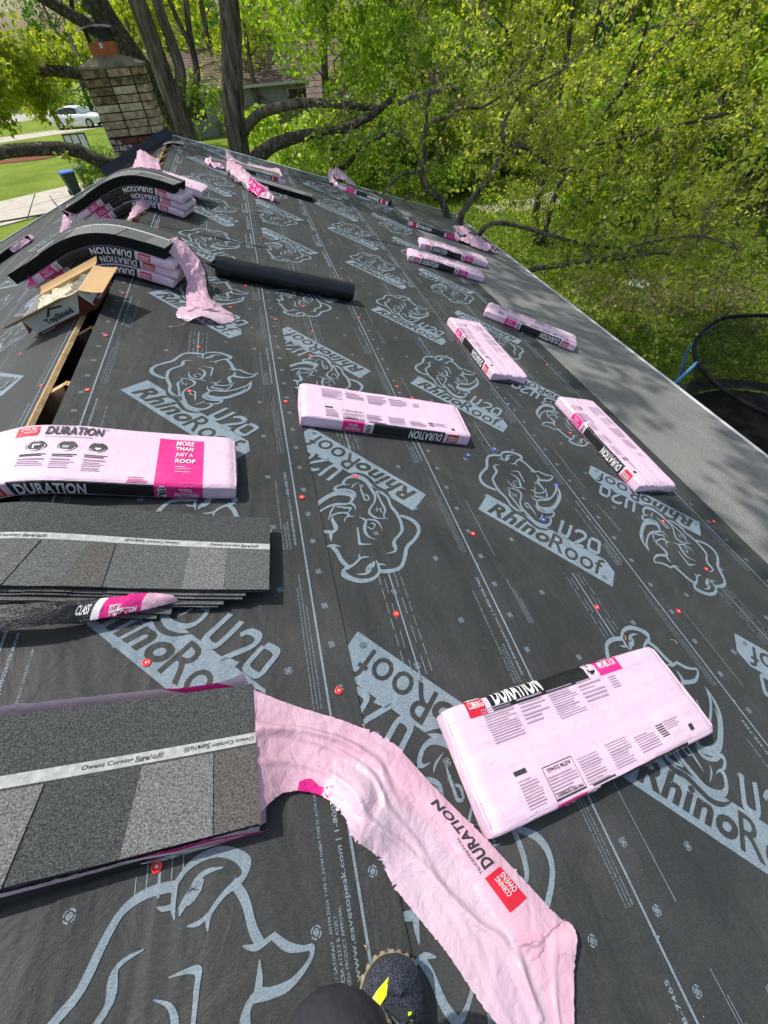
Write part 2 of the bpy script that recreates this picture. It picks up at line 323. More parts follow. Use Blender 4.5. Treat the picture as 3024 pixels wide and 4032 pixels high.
class Sheet:
    """ink on one strip of underlayment, in (u, y, h) on its slope"""
    def __init__(s): s.v = []; s.f = []; s.m = []
    def add(s, vs, fs, m=1):
        k = len(s.v); s.v.extend([tuple(map(float, p)) for p in vs]); s.f.extend([[k + a for a in f] for f in fs])
        s.m.extend(m if hasattr(m, '__len__') else [m] * len(fs))
    def rect(s, u0, u1, y0, y1, h=0.001): s.add([(u0, y0, h), (u1, y0, h), (u1, y1, h), (u0, y1, h)], [(0, 1, 2, 3)])
    def logo(s, u, y, inv=False, flip=1):
        q = LV.copy()
        if inv: q[:, 0] *= -1; q[:, 1] *= -1
        q[:, 0] += u; q[:, 1] += y
        s.add(q, LOGO_F, [1 if a == 0 else 0 for a in LOGO_M])
    def target(s, u, y, r=0.0125, near=True):
        n = 16 if near else 10
        for (a, b) in ((r, r * 0.76), (r * 0.52, r * 0.28)) if near else ((r, r * 0.7),):
            vs = [(u + k * cos(t), y + k * sin(t), 0.0011) for k in (a, b) for t in [2 * pi * i / n for i in range(n)]]
            s.add(vs, [(i, (i + 1) % n, n + (i + 1) % n, n + i) for i in range(n) if i % (n // 4) != 0])
        s.rect(u - 0.001, u + 0.001, y - r * 0.6, y + r * 0.6, 0.0011); s.rect(u - r * 0.6, u + r * 0.6, y - 0.001, y + 0.001, 0.0012)
    def text(s, txt, u, y, height, length=None, d=1, bold=0.0):
        """d=1: reads away from the viewer with letter tops to -u, d=-1 the other way"""
        g, fs, asp = glyphs(txt, bold); length = length or asp * height
        s.add([(u - d * p[1] * height, y + d * p[0] * length, 0.0012) for p in g], fs)
    def build(s, name, parent, side, u0, u1, y0, y1, h, mats=('underlayment_black', 'underlayment_print'), drop=0.003):
        bm = bmesh.new()
        vv = [bm.verts.new((a, b, c_ + h)) for a, b, c_ in s.v]
        for f, m_ in zip(s.f, s.m):
            try: bf = bm.faces.new([vv[i] for i in f]); bf.material_index = m_
            except ValueError: pass
        for co, no in (((u0, 0, 0), (-1, 0, 0)), ((u1, 0, 0), (1, 0, 0)), ((0, y0, 0), (0, -1, 0)), ((0, y1, 0), (0, 1, 0))):
            bmesh.ops.bisect_plane(bm, geom=bm.verts[:] + bm.edges[:] + bm.faces[:], plane_co=co, plane_no=no, clear_outer=True)
        for f in bm.faces: 
            if f.normal.z < 0: f.normal_flip()
        # the sheet itself, thin, with a slightly wavy lower edge
        ny = max(2, int((y1 - y0) / 0.25)); rows = []
        for i in range(ny + 1):
            yy = y0 + (y1 - y0) * i / ny; wv_ = 0.004 * nz(yy * 1.7, u1 * 9)
            rows.append([bm.verts.new((uu, yy, zz)) for uu, zz in ((u0, h - drop), (u0, h), (u1 + wv_, h), (u1 + wv_, h - drop))])
        for i in range(ny):
            for j in range(3): bm.faces.new([rows[i][j], rows[i][j + 1], rows[i + 1][j + 1], rows[i + 1][j]]).material_index = 0
        bm.faces.new([rows[0][j] for j in (0, 3, 2, 1)]); bm.faces.new(rows[-1])
        bmesh.ops.recalc_face_normals(bm, faces=[f for f in bm.faces if f.calc_area() > 1e9])
        me = bpy.data.meshes.new(name); bm.to_mesh(me); bm.free()
        for n_ in mats: me.materials.append(M[n_])
        o = bpy.data.objects.new(name, me); C.objects.link(o); o.matrix_world = SLOPE[side]; o.parent = parent; o.matrix_parent_inverse = Matrix.Identity(4)
        return o
P_ = 1.2218
SLIP = ['Slip resistance may vary with surface conditions, weather, footwear and roof pitch',
        'La resistencia al deslizamiento puede variar de acuerdo a las condiciones de la superficie, tipo de calzado o clima y la pendiente del techo',
        'La r\u00e9sistance au glissement peut varier d\u00e9pendant de la temp\u00e9rature, chaussures mises et le toit pentu']
SPEC = ['MEETS / SATISFAIT : ASTM D226 TYPE II, ASTM D4869 TYPE IV, ASTM D8757', 'CAN/CSA A123.3 & A220.1', 'FLORIDA PRODUCT APPROVAL']
WWW = 'www.eavetopeak.com | 1-800-438-7465'
def line_print(s, u, y0, y1, d=1, ph=0.0, tph=0.03, extra=True):
    """the ruled line with its nail targets and small print"""
    s.rect(u - 0.0035, u + 0.0035, y0, y1)
    k = math.floor((y0 - tph) / 0.1527)
    while tph + k * 0.1527 < y1:
        yy = tph + k * 0.1527; k += 1
        if yy > y0: s.target(u + 0.042 * d, yy, near=yy < 4)
    k = math.floor((y0 - ph) / P_) - 1
    while ph + k * P_ < y1:
        b = ph + k * P_; k += 1
        def small(t, uu, yy, hh, ln, bold=0.0):
            if yy > y1 or yy + ln < y0: return
            if -0.8 < yy < 4.2: s.text(t, uu, yy if d > 0 else yy + ln, hh, ln, d, bold)
            else:
                a = yy
                while a < yy + ln: l_ = random.uniform(0.03, 0.09); s.rect(min(uu, uu - d * hh * 0.8), max(uu, uu - d * hh * 0.8), a, min(a + l_, yy + ln)); a += l_ + 0.01
        small(WWW, u - 0.022 * d, b, 0.017, 0.44, 0.02)
        for i, t in enumerate(SPEC): small(t, u - (0.074 - 0.013 * i) * d, b - 0.02, 0.008, (0.40, 0.135, 0.15)[i], 0.01)
        for i, t in enumerate(SLIP): small(t, u - (0.020 + 0.012 * i) * d, b + 0.58, 0.0075, (0.36, 0.5, 0.44)[i], 0.01)
        if extra:
            for i in range(3): s.rect(u + (0.115 + 0.010 * i) * d - 0.001, u + (0.115 + 0.010 * i) * d + 0.001, b + 0.20, b + 0.42 - 0.05 * i)
            s.rect(u + 0.118 * d - 0.0012, u + 0.118 * d + 0.0012, b + 0.55, b + 0.92)
            s.text('\u25b3' if False else 'V', u + 0.012 * d, b + 0.50, 0.018, 0.016, d)
def col_dashes(s, uc, ya, yb):
    s.rect(uc - 0.0028, uc + 0.0028, ya, yb)
    for q, (o_, ln, gap) in enumerate(((-0.047, 0.05, 0.016), (-0.025, 0.07, 0.045), (0.025, 0.07, 0.05), (0.048, 0.045, 0.014))):
        y = ya + 0.01 * q
        while y < yb: s.rect(uc + o_ - 0.0012, uc + o_ + 0.0012, y, min(y + ln, yb)); y += ln + gap
# ================================================================ THE HOUSE
Y0, Y1 = -3.2, 9.65
EU = 5.25
house = tag(empty('house', (0, 0, GZ)), 'low gabled house being re-roofed, its open ridge slot and printed black underlayment underfoot', 'house')
def hpart(o): 
    mw = o.matrix_world.copy(); o.parent = house; o.matrix_parent_inverse = house.matrix_world.inverted() if False else Matrix.Translation((0, 0, -GZ)); return o
bpy.context.view_layer.update()
HINV = Matrix.Translation((0, 0, -GZ))
def hbuild(mb, name, mw=None, smooth=False, label=None):
    o = mb.build(name, smooth=smooth); o.parent = house; o.matrix_parent_inverse = HINV
    if mw is not None: o.matrix_basis = mw
    if label: o['label'] = label
    return o
SL_L, SL_R = -0.095, 0.032                            # edges of the ridge slot, measured along the slopes
# decking (OSB panels each side), rafters, ridge board
for side, a0 in ((1, SL_R), (-1, SL_L)):
    yy = Y0; k = 0
    while yy < Y1 - 0.01:
        y2 = min(yy + 2.44, Y1); mb = MB()
        ua, ub = (a0, EU) if side == 1 else (-EU, a0)
        mb.box(ua, ub, yy + 0.0015, y2 - 0.0015, -0.016, -0.0045, 'osb'); hbuild(mb, 'deck_board', SLOPE[side]); yy = y2
yy = Y0 + 0.47
while yy < Y1:
    mb = MB()
    for side in (1, -1):
        ua, ub = (0.0, EU - 0.02) if side == 1 else (-EU + 0.02, 0.0)
        mb.box(ua, ub, yy, yy + 0.038, -0.155, -0.0175, 'lumber' if 1.9 < yy < 2.4 or yy > 5 else 'lumber_shaded', SLOPE[side])
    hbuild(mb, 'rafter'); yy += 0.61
mb = MB(); mb.box(-0.9, 0.9, Y0, Y1, -0.9, -0.885, 'attic_dark'); hbuild(mb, 'attic_shade_sheet')  # near-black sheet below the slot, painted to stand in for attic shade
# ridge slot lips: torn yellowish deck edge left and right
for side, a0, sg in ((1, SL_R, 1), (-1, SL_L, -1)):
    mb = MB(); n = 160; rows = []
    for i in range(n + 1):
        y = -1.4 + (9.0 + 1.4) * i / n; j = 0.004 * nz(y * 9, side * 5)
        rows.append([(a0 + j, y, -0.005), (a0 + sg * 0.016 + j, y, 0.0052), (a0 + sg * 0.004 + j * 0.5, y, 0.0055), (a0 - sg * 0.004 + j, y, -0.014)])
    mb.grid(rows, 'osb'); o = hbuild(mb, 'slot_edge', SLOPE[side])

# underlayment strips
LN = [0.137, 1.026, 1.7855, 2.6747, 3.564]
def rows_of(ref): 
    k = math.floor((Y0 - ref) / P_) - 1; out = []
    while ref + k * P_ < Y1 + 1.2: out.append(ref + k * P_); k += 1
    return out
def sheet1():
    s = Sheet()
    for y in rows_of(2.102): s.logo(0.25, y); col_dashes(s, 0.585, y + 0.44, y + 0.74)
    line_print(s, LN[0], Y0, Y1, -1, 0.35, 0.68); line_print(s, LN[1], Y0, Y1, 1, -0.144, 0.639 - 0.1527 * 4)
    for y in rows_of(2.25):
        for q in range(4): s.target(0.40 + 0.02, y + q * 0.3054, near=y < 4); s.target(0.915, y + 0.15 + q * 0.3054, near=y < 4)
    return s
def sheet2():
    s = Sheet()
    for y in rows_of(1.384): s.logo(1.688, y, True); col_dashes(s, 1.356, y - 0.914, y - 0.464)
    for y in rows_of(1.278): s.logo(1.950, y); col_dashes(s, 2.282, y + 0.464, y + 0.80)
    for y in rows_of(1.159): s.logo(3.520, y, True); col_dashes(s, 3.19, y - 0.914, y - 0.464)
    line_print(s, LN[2], Y0, Y1, 1, 0.43, 0.523 - 0.1527 * 4); line_print(s, LN[3], Y0, Y1, 1, 0.90, 0.60, True); line_print(s, LN[4], Y0, Y1, 1, 0.2, 0.55, False)
    for y in rows_of(0.983):
        for q in range(4):
            s.target(1.596, y + q * 0.3054, near=y < 4); s.target(1.355, y - 0.153 + q * 0.3054, near=y < 4)
            s.target(2.047, y + 0.09 + q * 0.3054, near=y < 4); s.target(2.44, y + 0.2 + q * 0.3054, near=y < 4); s.target(2.90, y + q * 0.3054, near=y < 4); s.target(3.32, y + 0.13 + q * 0.3054, near=y < 4)
    return s
def sheetL():
    s = Sheet()
    for y in rows_of(2.53): s.logo(-0.372, y, True); col_dashes(s, -0.70, y - 0.914, y - 0.464)
    for y in rows_of(2.0): s.logo(-1.95, y); s.logo(-2.9, y + 0.3, True)
    for y in rows_of(1.5): s.logo(-4.3, y)
    line_print(s, -0.155, Y0, Y1, 1, 0.45, 0.5); line_print(s, -1.12, Y0, Y1, 1, 0.2, 0.5); line_print(s, -2.2, Y0, Y1, 1, 0.2, 0.5, False)
    return s
S1_, S2_, SL_ = sheet1(), sheet2(), sheetL()
LAP1, LAP2 = 4.82, 6.15                               # end laps across the slope
def put(s, *a, **k):
    o = s.build(*a, **k); o.matrix_parent_inverse = HINV; o.matrix_basis = SLOPE[a[2]]; return o
put(S2_, 'underlayment_sheet', house, 1, 1.02, 3.76, Y0, LAP2 + 0.1, 0.0)
put(S2_, 'underlayment_sheet', house, 1, 1.02, 3.60, LAP2, Y1 - 0.01, 0.0034)
put(S1_, 'underlayment_sheet', house, 1, SL_R + 0.004, 1.122, Y0, LAP1 + 0.1, 0.0072)
put(S1_, 'underlayment_sheet', house, 1, SL_R + 0.004, 1.118, LAP1, Y1 - 0.01, 0.0106)
put(SL_, 'underlayment_sheet', house, -1, -5.22, SL_L - 0.004, Y0, Y1 - 0.01, 0.0)
# raised dark edge of each end lap and of the lower seams
def lap_edge(pts, h0, name='lap_edge', wd=0.012):
    mb = MB(); s = smooth_line(pts, 6); rows = []
    for i, p in enumerate(s):
        lift = 0.006 + 0.010 * abs(nz(p[0] * 6, p[1] * 2)); rows.append([(p[0], p[1] + wd, h0 + 0.001), (p[0], p[1], h0 + lift), (p[0], p[1] - wd * 0.4, h0 + lift * 0.8), (p[0], p[1] - wd * 0.3, h0)])
    mb.grid(rows, 'roll_black'); return hbuild(mb, name, SLOPE[1])
lap_edge([(0.05, 4.93), (0.3, 4.86), (0.56, 4.84), (0.86, 4.81), (0.93, 4.85), (1.09, 4.80)], 0.0106)
lap_edge([(1.13, 6.15), (1.9, 6.16), (2.58, 6.14), (2.9, 6.16), (3.3, 6.15)], 0.0034, wd=0.006)
# grey ice shield: two courses at the eave
def felt(u0, u1, u1b, h):
    mb = MB(); n = 60; rows = []
    for i in range(n + 1):
        y = Y0 + (Y1 - Y0) * i / n; t = i / n; e = 0.004 * nz(y, u1 * 3)
        rows.append([(u0, y, h - 0.004), (u0, y, h)] + [(u0 + (u1 - u0) * k / 6 + e, y, h + 0.003 * nz(k, y * 2)) for k in range(1, 7)] + [(u1 + e, y, h - 0.004)])
    mb.grid(rows, 'ice_shield'); return hbuild(mb, 'ice_shield_strip', SLOPE[1])
felt(4.40, EU + 0.01, 0, -0.0035 + 0.001); felt(3.45, 4.50, 0, 0.0005 + 0.0005)
# the black sheet stops short of the strip; its own lower edge already lies on the felt (the sheet is above)
bpy.data.objects['underlayment_sheet'].matrix_basis = SLOPE[1] @ Matrix.Translation((0, 0, 0.0065))
bpy.data.objects['underlayment_sheet.001'].matrix_basis = SLOPE[1] @ Matrix.Translation((0, 0, 0.0065))
for k in ('002', '003'): bpy.data.objects['underlayment_sheet.' + k].matrix_basis = SLOPE[1] @ Matrix.Translation((0, 0, 0.005))
# drip edges, fascia, walls, gable
mb = MB(); mb.box(EU - 0.015, EU + 0.022, Y0, Y1 + 0.012, -0.0035, 0.006, 'white_metal', SLOPE[1]); mb.box(EU + 0.018, EU + 0.024, Y0, Y1 + 0.012, -0.06, -0.0036, 'white_metal', SLOPE[1]); hbuild(mb, 'drip_edge')
for side in (1, -1):
    mb = MB(); a, b = (0.0, EU + 0.02) if side == 1 else (-EU - 0.02, 0.0)
    mb.box(a, b, Y1 - 0.012, Y1 + 0.028, 0.0165, 0.024, 'white_metal', SLOPE[side]); mb.box(a, b, Y1 + 0.020, Y1 + 0.028, -0.16, 0.016, 'white_metal', SLOPE[side]); hbuild(mb, 'rake_edge')
mb = MB(); mb.box(-EU - 0.022, -EU + 0.012, Y0, Y1 + 0.012, -0.06, 0.004, 'white_metal', SLOPE[-1]); hbuild(mb, 'drip_edge')
ez = -EU * ST; ex = EU * CT
mb = MB(); mb.box(ex - 0.03, ex - 0.005, Y0, Y1, ez - 0.20, ez - 0.03, 'white_metal'); hbuild(mb, 'fascia')
mb = MB(); mb.box(-ex + 0.005, -ex + 0.03, Y0, Y1, ez - 0.20, ez - 0.03, 'white_metal'); hbuild(mb, 'fascia')
mb = MB(); mb.box(-ex + 0.03, ex - 0.03, Y0 + 0.02, Y1 - 0.02, ez - 0.20, ez - 0.19, 'white_metal'); hbuild(mb, 'soffit')
mb = MB(); mb.box(-ex + 0.45, ex - 0.45, Y0 + 0.3, Y1 - 0.3, GZ, ez - 0.20, 'wall_siding'); hbuild(mb, 'wall')
for gy in (Y1 - 0.3, Y0 + 0.3): mb = MB(); mb.add([(-ex + 0.1, gy, ez - 0.17), (ex - 0.1, gy, ez - 0.17), (0, gy, -0.15)], [(0, 1, 2)], 'wall_siding'); hbuild(mb, 'gable_wall')
# flashing felt turned up in front of the chimney, and the grey patch at the slot's end
mb = MB(); rows = []
for i in range(21):
    u = -1.30 + 1.30 * i / 20; rows.append([(u, Y1 - 0.42, 0.006), (u, Y1 - 0.18, 0.008 + 0.004 * nz(u * 4, 1)), (u, Y1 - 0.06, 0.03), (u, Y1 - 0.02, 0.14 + 0.01 * nz(u * 5, 3)), (u, Y1 - 0.012, 0.06), (u, Y1 - 0.01, 0.0)])
mb.grid(rows, 'roll_black'); hbuild(mb, 'flashing_strip', SLOPE[-1])
mb = MB(); rows = [[Vector(bent(-0.10 + 0.27 * j / 6, 8.86 + 0.2 * i / 4 + 0.05 * j / 6, 0.020 + 0.004 * nz(i, j))) for j in range(7)] for i in range(5)]
mb.grid(rows, 'ice_shield'); hbuild(mb, 'flashing_patch', smooth=True)
mb = MB(); rows = [[Vector(bent(-0.09 + 0.16 * j / 6, 9.12 + 0.5 * i / 4, 0.012 + 0.003 * nz(i, j))) for j in range(7)] for i in range(5)]
mb.grid(rows, 'roll_black'); hbuild(mb, 'ridge_cover', smooth=True)

# cap nails
def cap_mesh(col):
    mb = MB(); n = 14; prof_ = [(0.0125, 0.0), (0.0125, 0.0012), (0.0095, 0.0024), (0.006, 0.0016)]
    rows = [[(r * cos(2 * pi * j / n), r * sin(2 * pi * j / n), z) for j in range(n)] for r, z in prof_]
    mb.grid(rows, col, True); mb.add(rows[-1], [tuple(range(n))], col)
    mb.add([(0.0032 * cos(2 * pi * j / 8), 0.0032 * sin(2 * pi * j / 8), 0.0036) for j in range(8)], [tuple(range(8))], 'nail_head')
    mb.grid([[(0.0032 * cos(2 * pi * j / 8), 0.0032 * sin(2 * pi * j / 8), z) for j in range(8)] for z in (0.001, 0.0036)], 'nail_head', True)
    o = mb.build('tmp', smooth=False); me = o.data; bpy.data.objects.remove(o); return me
CAPS = {'r': cap_mesh('cap_red'), 'b': cap_mesh('cap_blue')}
red = [(0.508,0.65),(0.578,0.155),(0.117,2.075),(1.058,2.121),(0.561,2.142),(0.591,2.635),(1.28,2.723),(1.336,3.544),(1.797,3.503),(1.832,2.433),(1.905,2.303),(3.072,2.035),(3.66,1.16),(2.761,0.597),(2.294,0.665),(3.203,0.816),(3.203,1.17),(0.109,2.641),(0.78,3.292),(1.845,1.116),(3.532,3.118),(1.339,1.507),(1.054,1.352),(1.336,0.732),(1.063,0.48),(1.838,1.857),(0.9,3.75),(1.09,3.2),(1.35,3.1),(-0.159,2.249),(-0.556,2.948),(-0.9,3.9),(0.115,3.25)]
blue = [(2.304,1.795),(2.319,1.198),(3.648,3.813),(2.584,1.473),(2.082,1.722),(2.70,2.35)]
rr = random.Random(3)
for y in np.arange(4.2, 9.4, 0.46):
    for u in (0.18, 0.6, 1.07, 1.4, 1.84, 2.3, 2.72, 3.2, 3.55):
        if rr.random() < 0.45: red.append((u + rr.uniform(-0.05, 0.05), y + rr.uniform(-0.18, 0.18)))
for lst, k in ((red, 'r'), (blue, 'b')):
    for u, y in lst:
        o = bpy.data.objects.new('cap_nail', CAPS[k]); C.objects.link(o); o.parent = house; o.matrix_parent_inverse = HINV
        hh = 0.0148 if 0 <= u < 1.12 else (0.008 if u > 0 else 0.0012)
        if u > 0 and u < 1.12 and y > LAP1: hh += 0.0034
        if u >= 1.12 and y > LAP2: hh += 0.0034
        o.matrix_basis = RM(u, y, 0, 1 if u >= 0 else -1) @ Matrix.Translation((0, 0, hh))

# ---- chimney: stacked long stone-faced blocks, red brick below, clay flue and metal cap
cx0, cx1, cy0, cy1 = -1.02, -0.13, 9.80, 10.25
noisy('block_grey', (0.25, 0.18, 0.10), (0.60, 0.45, 0.28), 17, 0.9, 0.2, 1.0, 0.016, 22, detail=6)
noisy('block_stained', (0.07, 0.055, 0.03), (0.38, 0.28, 0.13), 11, 0.9, 0.2, 1.0, 0.016, 22, detail=6)
noisy('block_cream', (0.42, 0.34, 0.19), (0.72, 0.61, 0.38), 10, 0.9, 0.2, 0.5, 0.006, 25, detail=6)
noisy('brick_red', (0.16, 0.045, 0.03), (0.25, 0.08, 0.05), 12, 0.9, 0.2, 0.5, 0.005, 40)
noisy('brick_white', (0.5, 0.47, 0.43), (0.2, 0.08, 0.06), 14, 0.9, 0.2, 0.5, 0.005, 40, p=(0.5, 0.56))
noisy('mortar', (0.03, 0.026, 0.018), (0.06, 0.05, 0.036), 20, 0.95, 0.1, 0.4, 0.004)
noisy('mortar_wash', (0.17, 0.14, 0.09), (0.30, 0.26, 0.18), 7, 0.95, 0.1, 0.6, 0.01, 12)
noisy('clay', (0.42, 0.12, 0.045), (0.52, 0.17, 0.07), 7, 0.8, 0.2, 0.3, 0.004)
noisy('cap_metal', (0.018, 0.02, 0.024), (0.03, 0.033, 0.038), 5, 0.45, 0.5)
chim = tag(empty('chimney', ((cx0 + cx1) / 2, (cy0 + cy1) / 2, GZ)), 'weathered stone-block chimney with orange clay flue and black metal cap beyond the ridge', 'chimney')
CINV = Matrix.Translation((-(cx0 + cx1) / 2, -(cy0 + cy1) / 2, -GZ))
def cb(mb, name, smooth=False):
    o = mb.build(name, smooth=smooth); o.parent = chim; o.matrix_parent_inverse = CINV; return o
mb = MB(); mb.box(cx0 + 0.012, cx1 - 0.012, cy0 + 0.012, cy1 - 0.012, GZ, 0.80, 'mortar'); cb(mb, 'mortar_core')
rr = random.Random(11); ch = 0.094
def brick(x0, x1, y0, y1, z0, z1, m_):
    mb = MB(); g = 0.0075; j = lambda: rr.uniform(-0.003, 0.003)
    mb.box(x0 + g * 1.4, x1 - g * 1.4, y0, y1 - g, z0 + g * 0.9, z1 - g * 0.9, m_)
    mb.v = [(a + j(), b + j(), c_ + j() * 0.6) for a, b, c_ in mb.v]; cb(mb, 'brick')
row = 0; z = 0.80 - ch
cols = [cx0, cx0 + 0.355, cx0 + 0.70, cx1]
while z > -1.2:
    low = z < -0.02
    if low:
        n = 4; cw = (cx1 - cx0) / n; off = (row % 2) * cw / 2; hh_ = ch * 0.8
        edges = sorted({cx0, cx1} | {cx0 + off + k * cw for k in range(n + 1) if cx0 < cx0 + off + k * cw < cx1})
    else: edges = cols; hh_ = ch
    for k in range(len(edges) - 1):
        if low: m_ = 'brick_red' if rr.random() < 0.65 else 'brick_white'
        else:
            m_ = 'block_cream' if (row, k) in ((2, 1), (4, 0), (4, 1), (7, 2), (8, 1)) else ('block_stained' if (k == 0 and row < 4) or (k == 2 and row < 2) else ('block_stained' if rr.random() < 0.12 else 'block_grey'))
        brick(edges[k], edges[k + 1], cy0, cy0 + 0.10, z, z + hh_, m_)
    for k in range(2):
        ya = cy0 + 0.10 + k * (cy1 - cy0 - 0.10) / 2; brick(cx1 - 0.10, cx1, ya, ya + (cy1 - cy0 - 0.10) / 2, z, z + hh_, 'brick_red' if low else rr.choice(['block_grey', 'block_grey', 'block_cream']))
        brick(cx0, cx0 + 0.10, ya, ya + (cy1 - cy0 - 0.10) / 2, z, z + hh_, 'brick_red' if low else 'block_grey')
    z -= hh_; row += 1
mb = MB(); fx0, fx1, fy0, fy1 = -0.79, -0.42, 9.86, 10.18
a = [(cx0 - 0.01, cy0 - 0.01), (cx1 + 0.01, cy0 - 0.01), (cx1 + 0.01, cy1 + 0.01), (cx0 - 0.01, cy1 + 0.01)]; b = [(fx0, fy0), (fx1, fy0), (fx1, fy1), (fx0, fy1)]
rows = []
for t, zz in ((0, 0.80), (0.0, 0.83), (0.35, 0.865), (0.75, 0.90), (0.98, 0.925)):
    ring = []
    for k in range(4):
        for q in range(5):
            s_ = q / 5; p = [(a[k][i] * (1 - s_) + a[(k + 1) % 4][i] * s_) * (1 - t) + (b[k][i] * (1 - s_) + b[(k + 1) % 4][i] * s_) * t for i in (0, 1)]
            ring.append((p[0], p[1], zz + 0.008 * nz(p[0] * 7, p[1] * 7, t)))
    rows.append(ring)
mb.grid(rows, 'mortar_wash', True); mb.add(rows[-1], [tuple(range(20))], 'mortar_wash'); cb(mb, 'mortar_crown')
mb = MB(); mb.box(fx0 + 0.01, fx1 - 0.01, fy0 + 0.01, fy1 - 0.01, 0.88, 1.06, 'clay'); cb(mb, 'clay_flue')
mb = MB()
for i in range(26):
    t = i / 25; x = fx0 + 0.02 + (fx1 - fx0 - 0.04) * t
    for yy in (fy0 + 0.02, fy1 - 0.02): mb.box(x - 0.0022, x + 0.0022, yy - 0.0022, yy + 0.0022, 1.06, 1.19, 'cap_metal')
    y = fy0 + 0.02 + (fy1 - fy0 - 0.04) * t
    for xx in (fx0 + 0.02, fx1 - 0.02): mb.box(xx - 0.0022, xx + 0.0022, y - 0.0022, y + 0.0022, 1.06, 1.19, 'cap_metal')
for i in range(10):
    z = 1.065 + i * 0.0135
    for yy in (fy0 + 0.02, fy1 - 0.02): mb.box(fx0 + 0.02, fx1 - 0.02, yy - 0.0018, yy + 0.0018, z - 0.0018, z + 0.0018, 'cap_metal')
    for xx in (fx0 + 0.02, fx1 - 0.02): mb.box(xx - 0.0018, xx + 0.0018, fy0 + 0.02, fy1 - 0.02, z - 0.0018, z + 0.0018, 'cap_metal')
mb.box(-0.615, -0.595, fy0 + 0.012, fy0 + 0.018, 1.05, 1.19, 'cap_metal'); cb(mb, 'spark_mesh')
mb = MB(); mb.box(-0.625, -0.59, fy0 + 0.002, fy0 + 0.011, 1.0, 1.055, 'white_metal'); cb(mb, 'bracket')
mb = MB(); rows = []
for i in range(13):
    x = fx0 - 0.07 + (fx1 - fx0 + 0.14) * i / 12; zz = 1.185 + 0.035 * (1 - ((i - 6) / 6) ** 2)
    rows.append([(x, fy0 - 0.10, zz - 0.012), (x, fy0 - 0.09, zz), (x, 10.02, zz + 0.012), (x, fy1 + 0.09, zz), (x, fy1 + 0.10, zz - 0.012)])
mb.grid(rows, 'cap_metal'); mb.box(fx1 + 0.045, fx1 + 0.07, fy0 - 0.1, fy1 + 0.1, 1.165, 1.20, 'cap_metal'); cb(mb, 'chimney_cap')
# ================================================================ SHINGLE BUNDLES
BL, BW = 1.0, 0.337
def prof_pt(t, W, H, r=0.010):
    """cross-section of a wrapped bundle, t = metres along near side, top, far side"""
    if t <= H: y, z = -W / 2, t
    elif t <= H + W: y, z = -W / 2 + (t - H), H
    else: y, z = W / 2, H - (t - H - W)
    # round the two upper edges and tuck the lower ones
    n = (-1, 0) if t <= H else ((0, 1) if t <= H + W else (1, 0))
    for te, sg in ((H, -1), (H + W, 1)):
        d = abs(t - te)
        if d < r * 1.6:
            k = (1 - d / (r * 1.6)) ** 2 * r * 0.55; y -= sg * k; z -= k
            a = 0.5 * (1 + (t - te) / (r * 1.6)); n = ((-(1 - a), a) if sg < 0 else (a, 1 - a)); l = sqrt(n[0] ** 2 + n[1] ** 2); n = (n[0] / l, n[1] / l)
    lo = min(t, 2 * H + W - t)
    if lo < 0.012: y += (0.012 - lo) * 0.5 * (1 if t < H else -1)
    return y, z, n
def crease(p, t, seed, amp):
    a = nz(p * 2.2 + seed, t * 26, seed) + 0.6 * nz(p * 5 + seed, t * 60, 3.1) + 0.5 * nz(p * 17, t * 13, seed)
    return amp * a + 0.0009 * sin(t * 2 * pi / 0.0085 + 2 * nz(p * 3, seed))
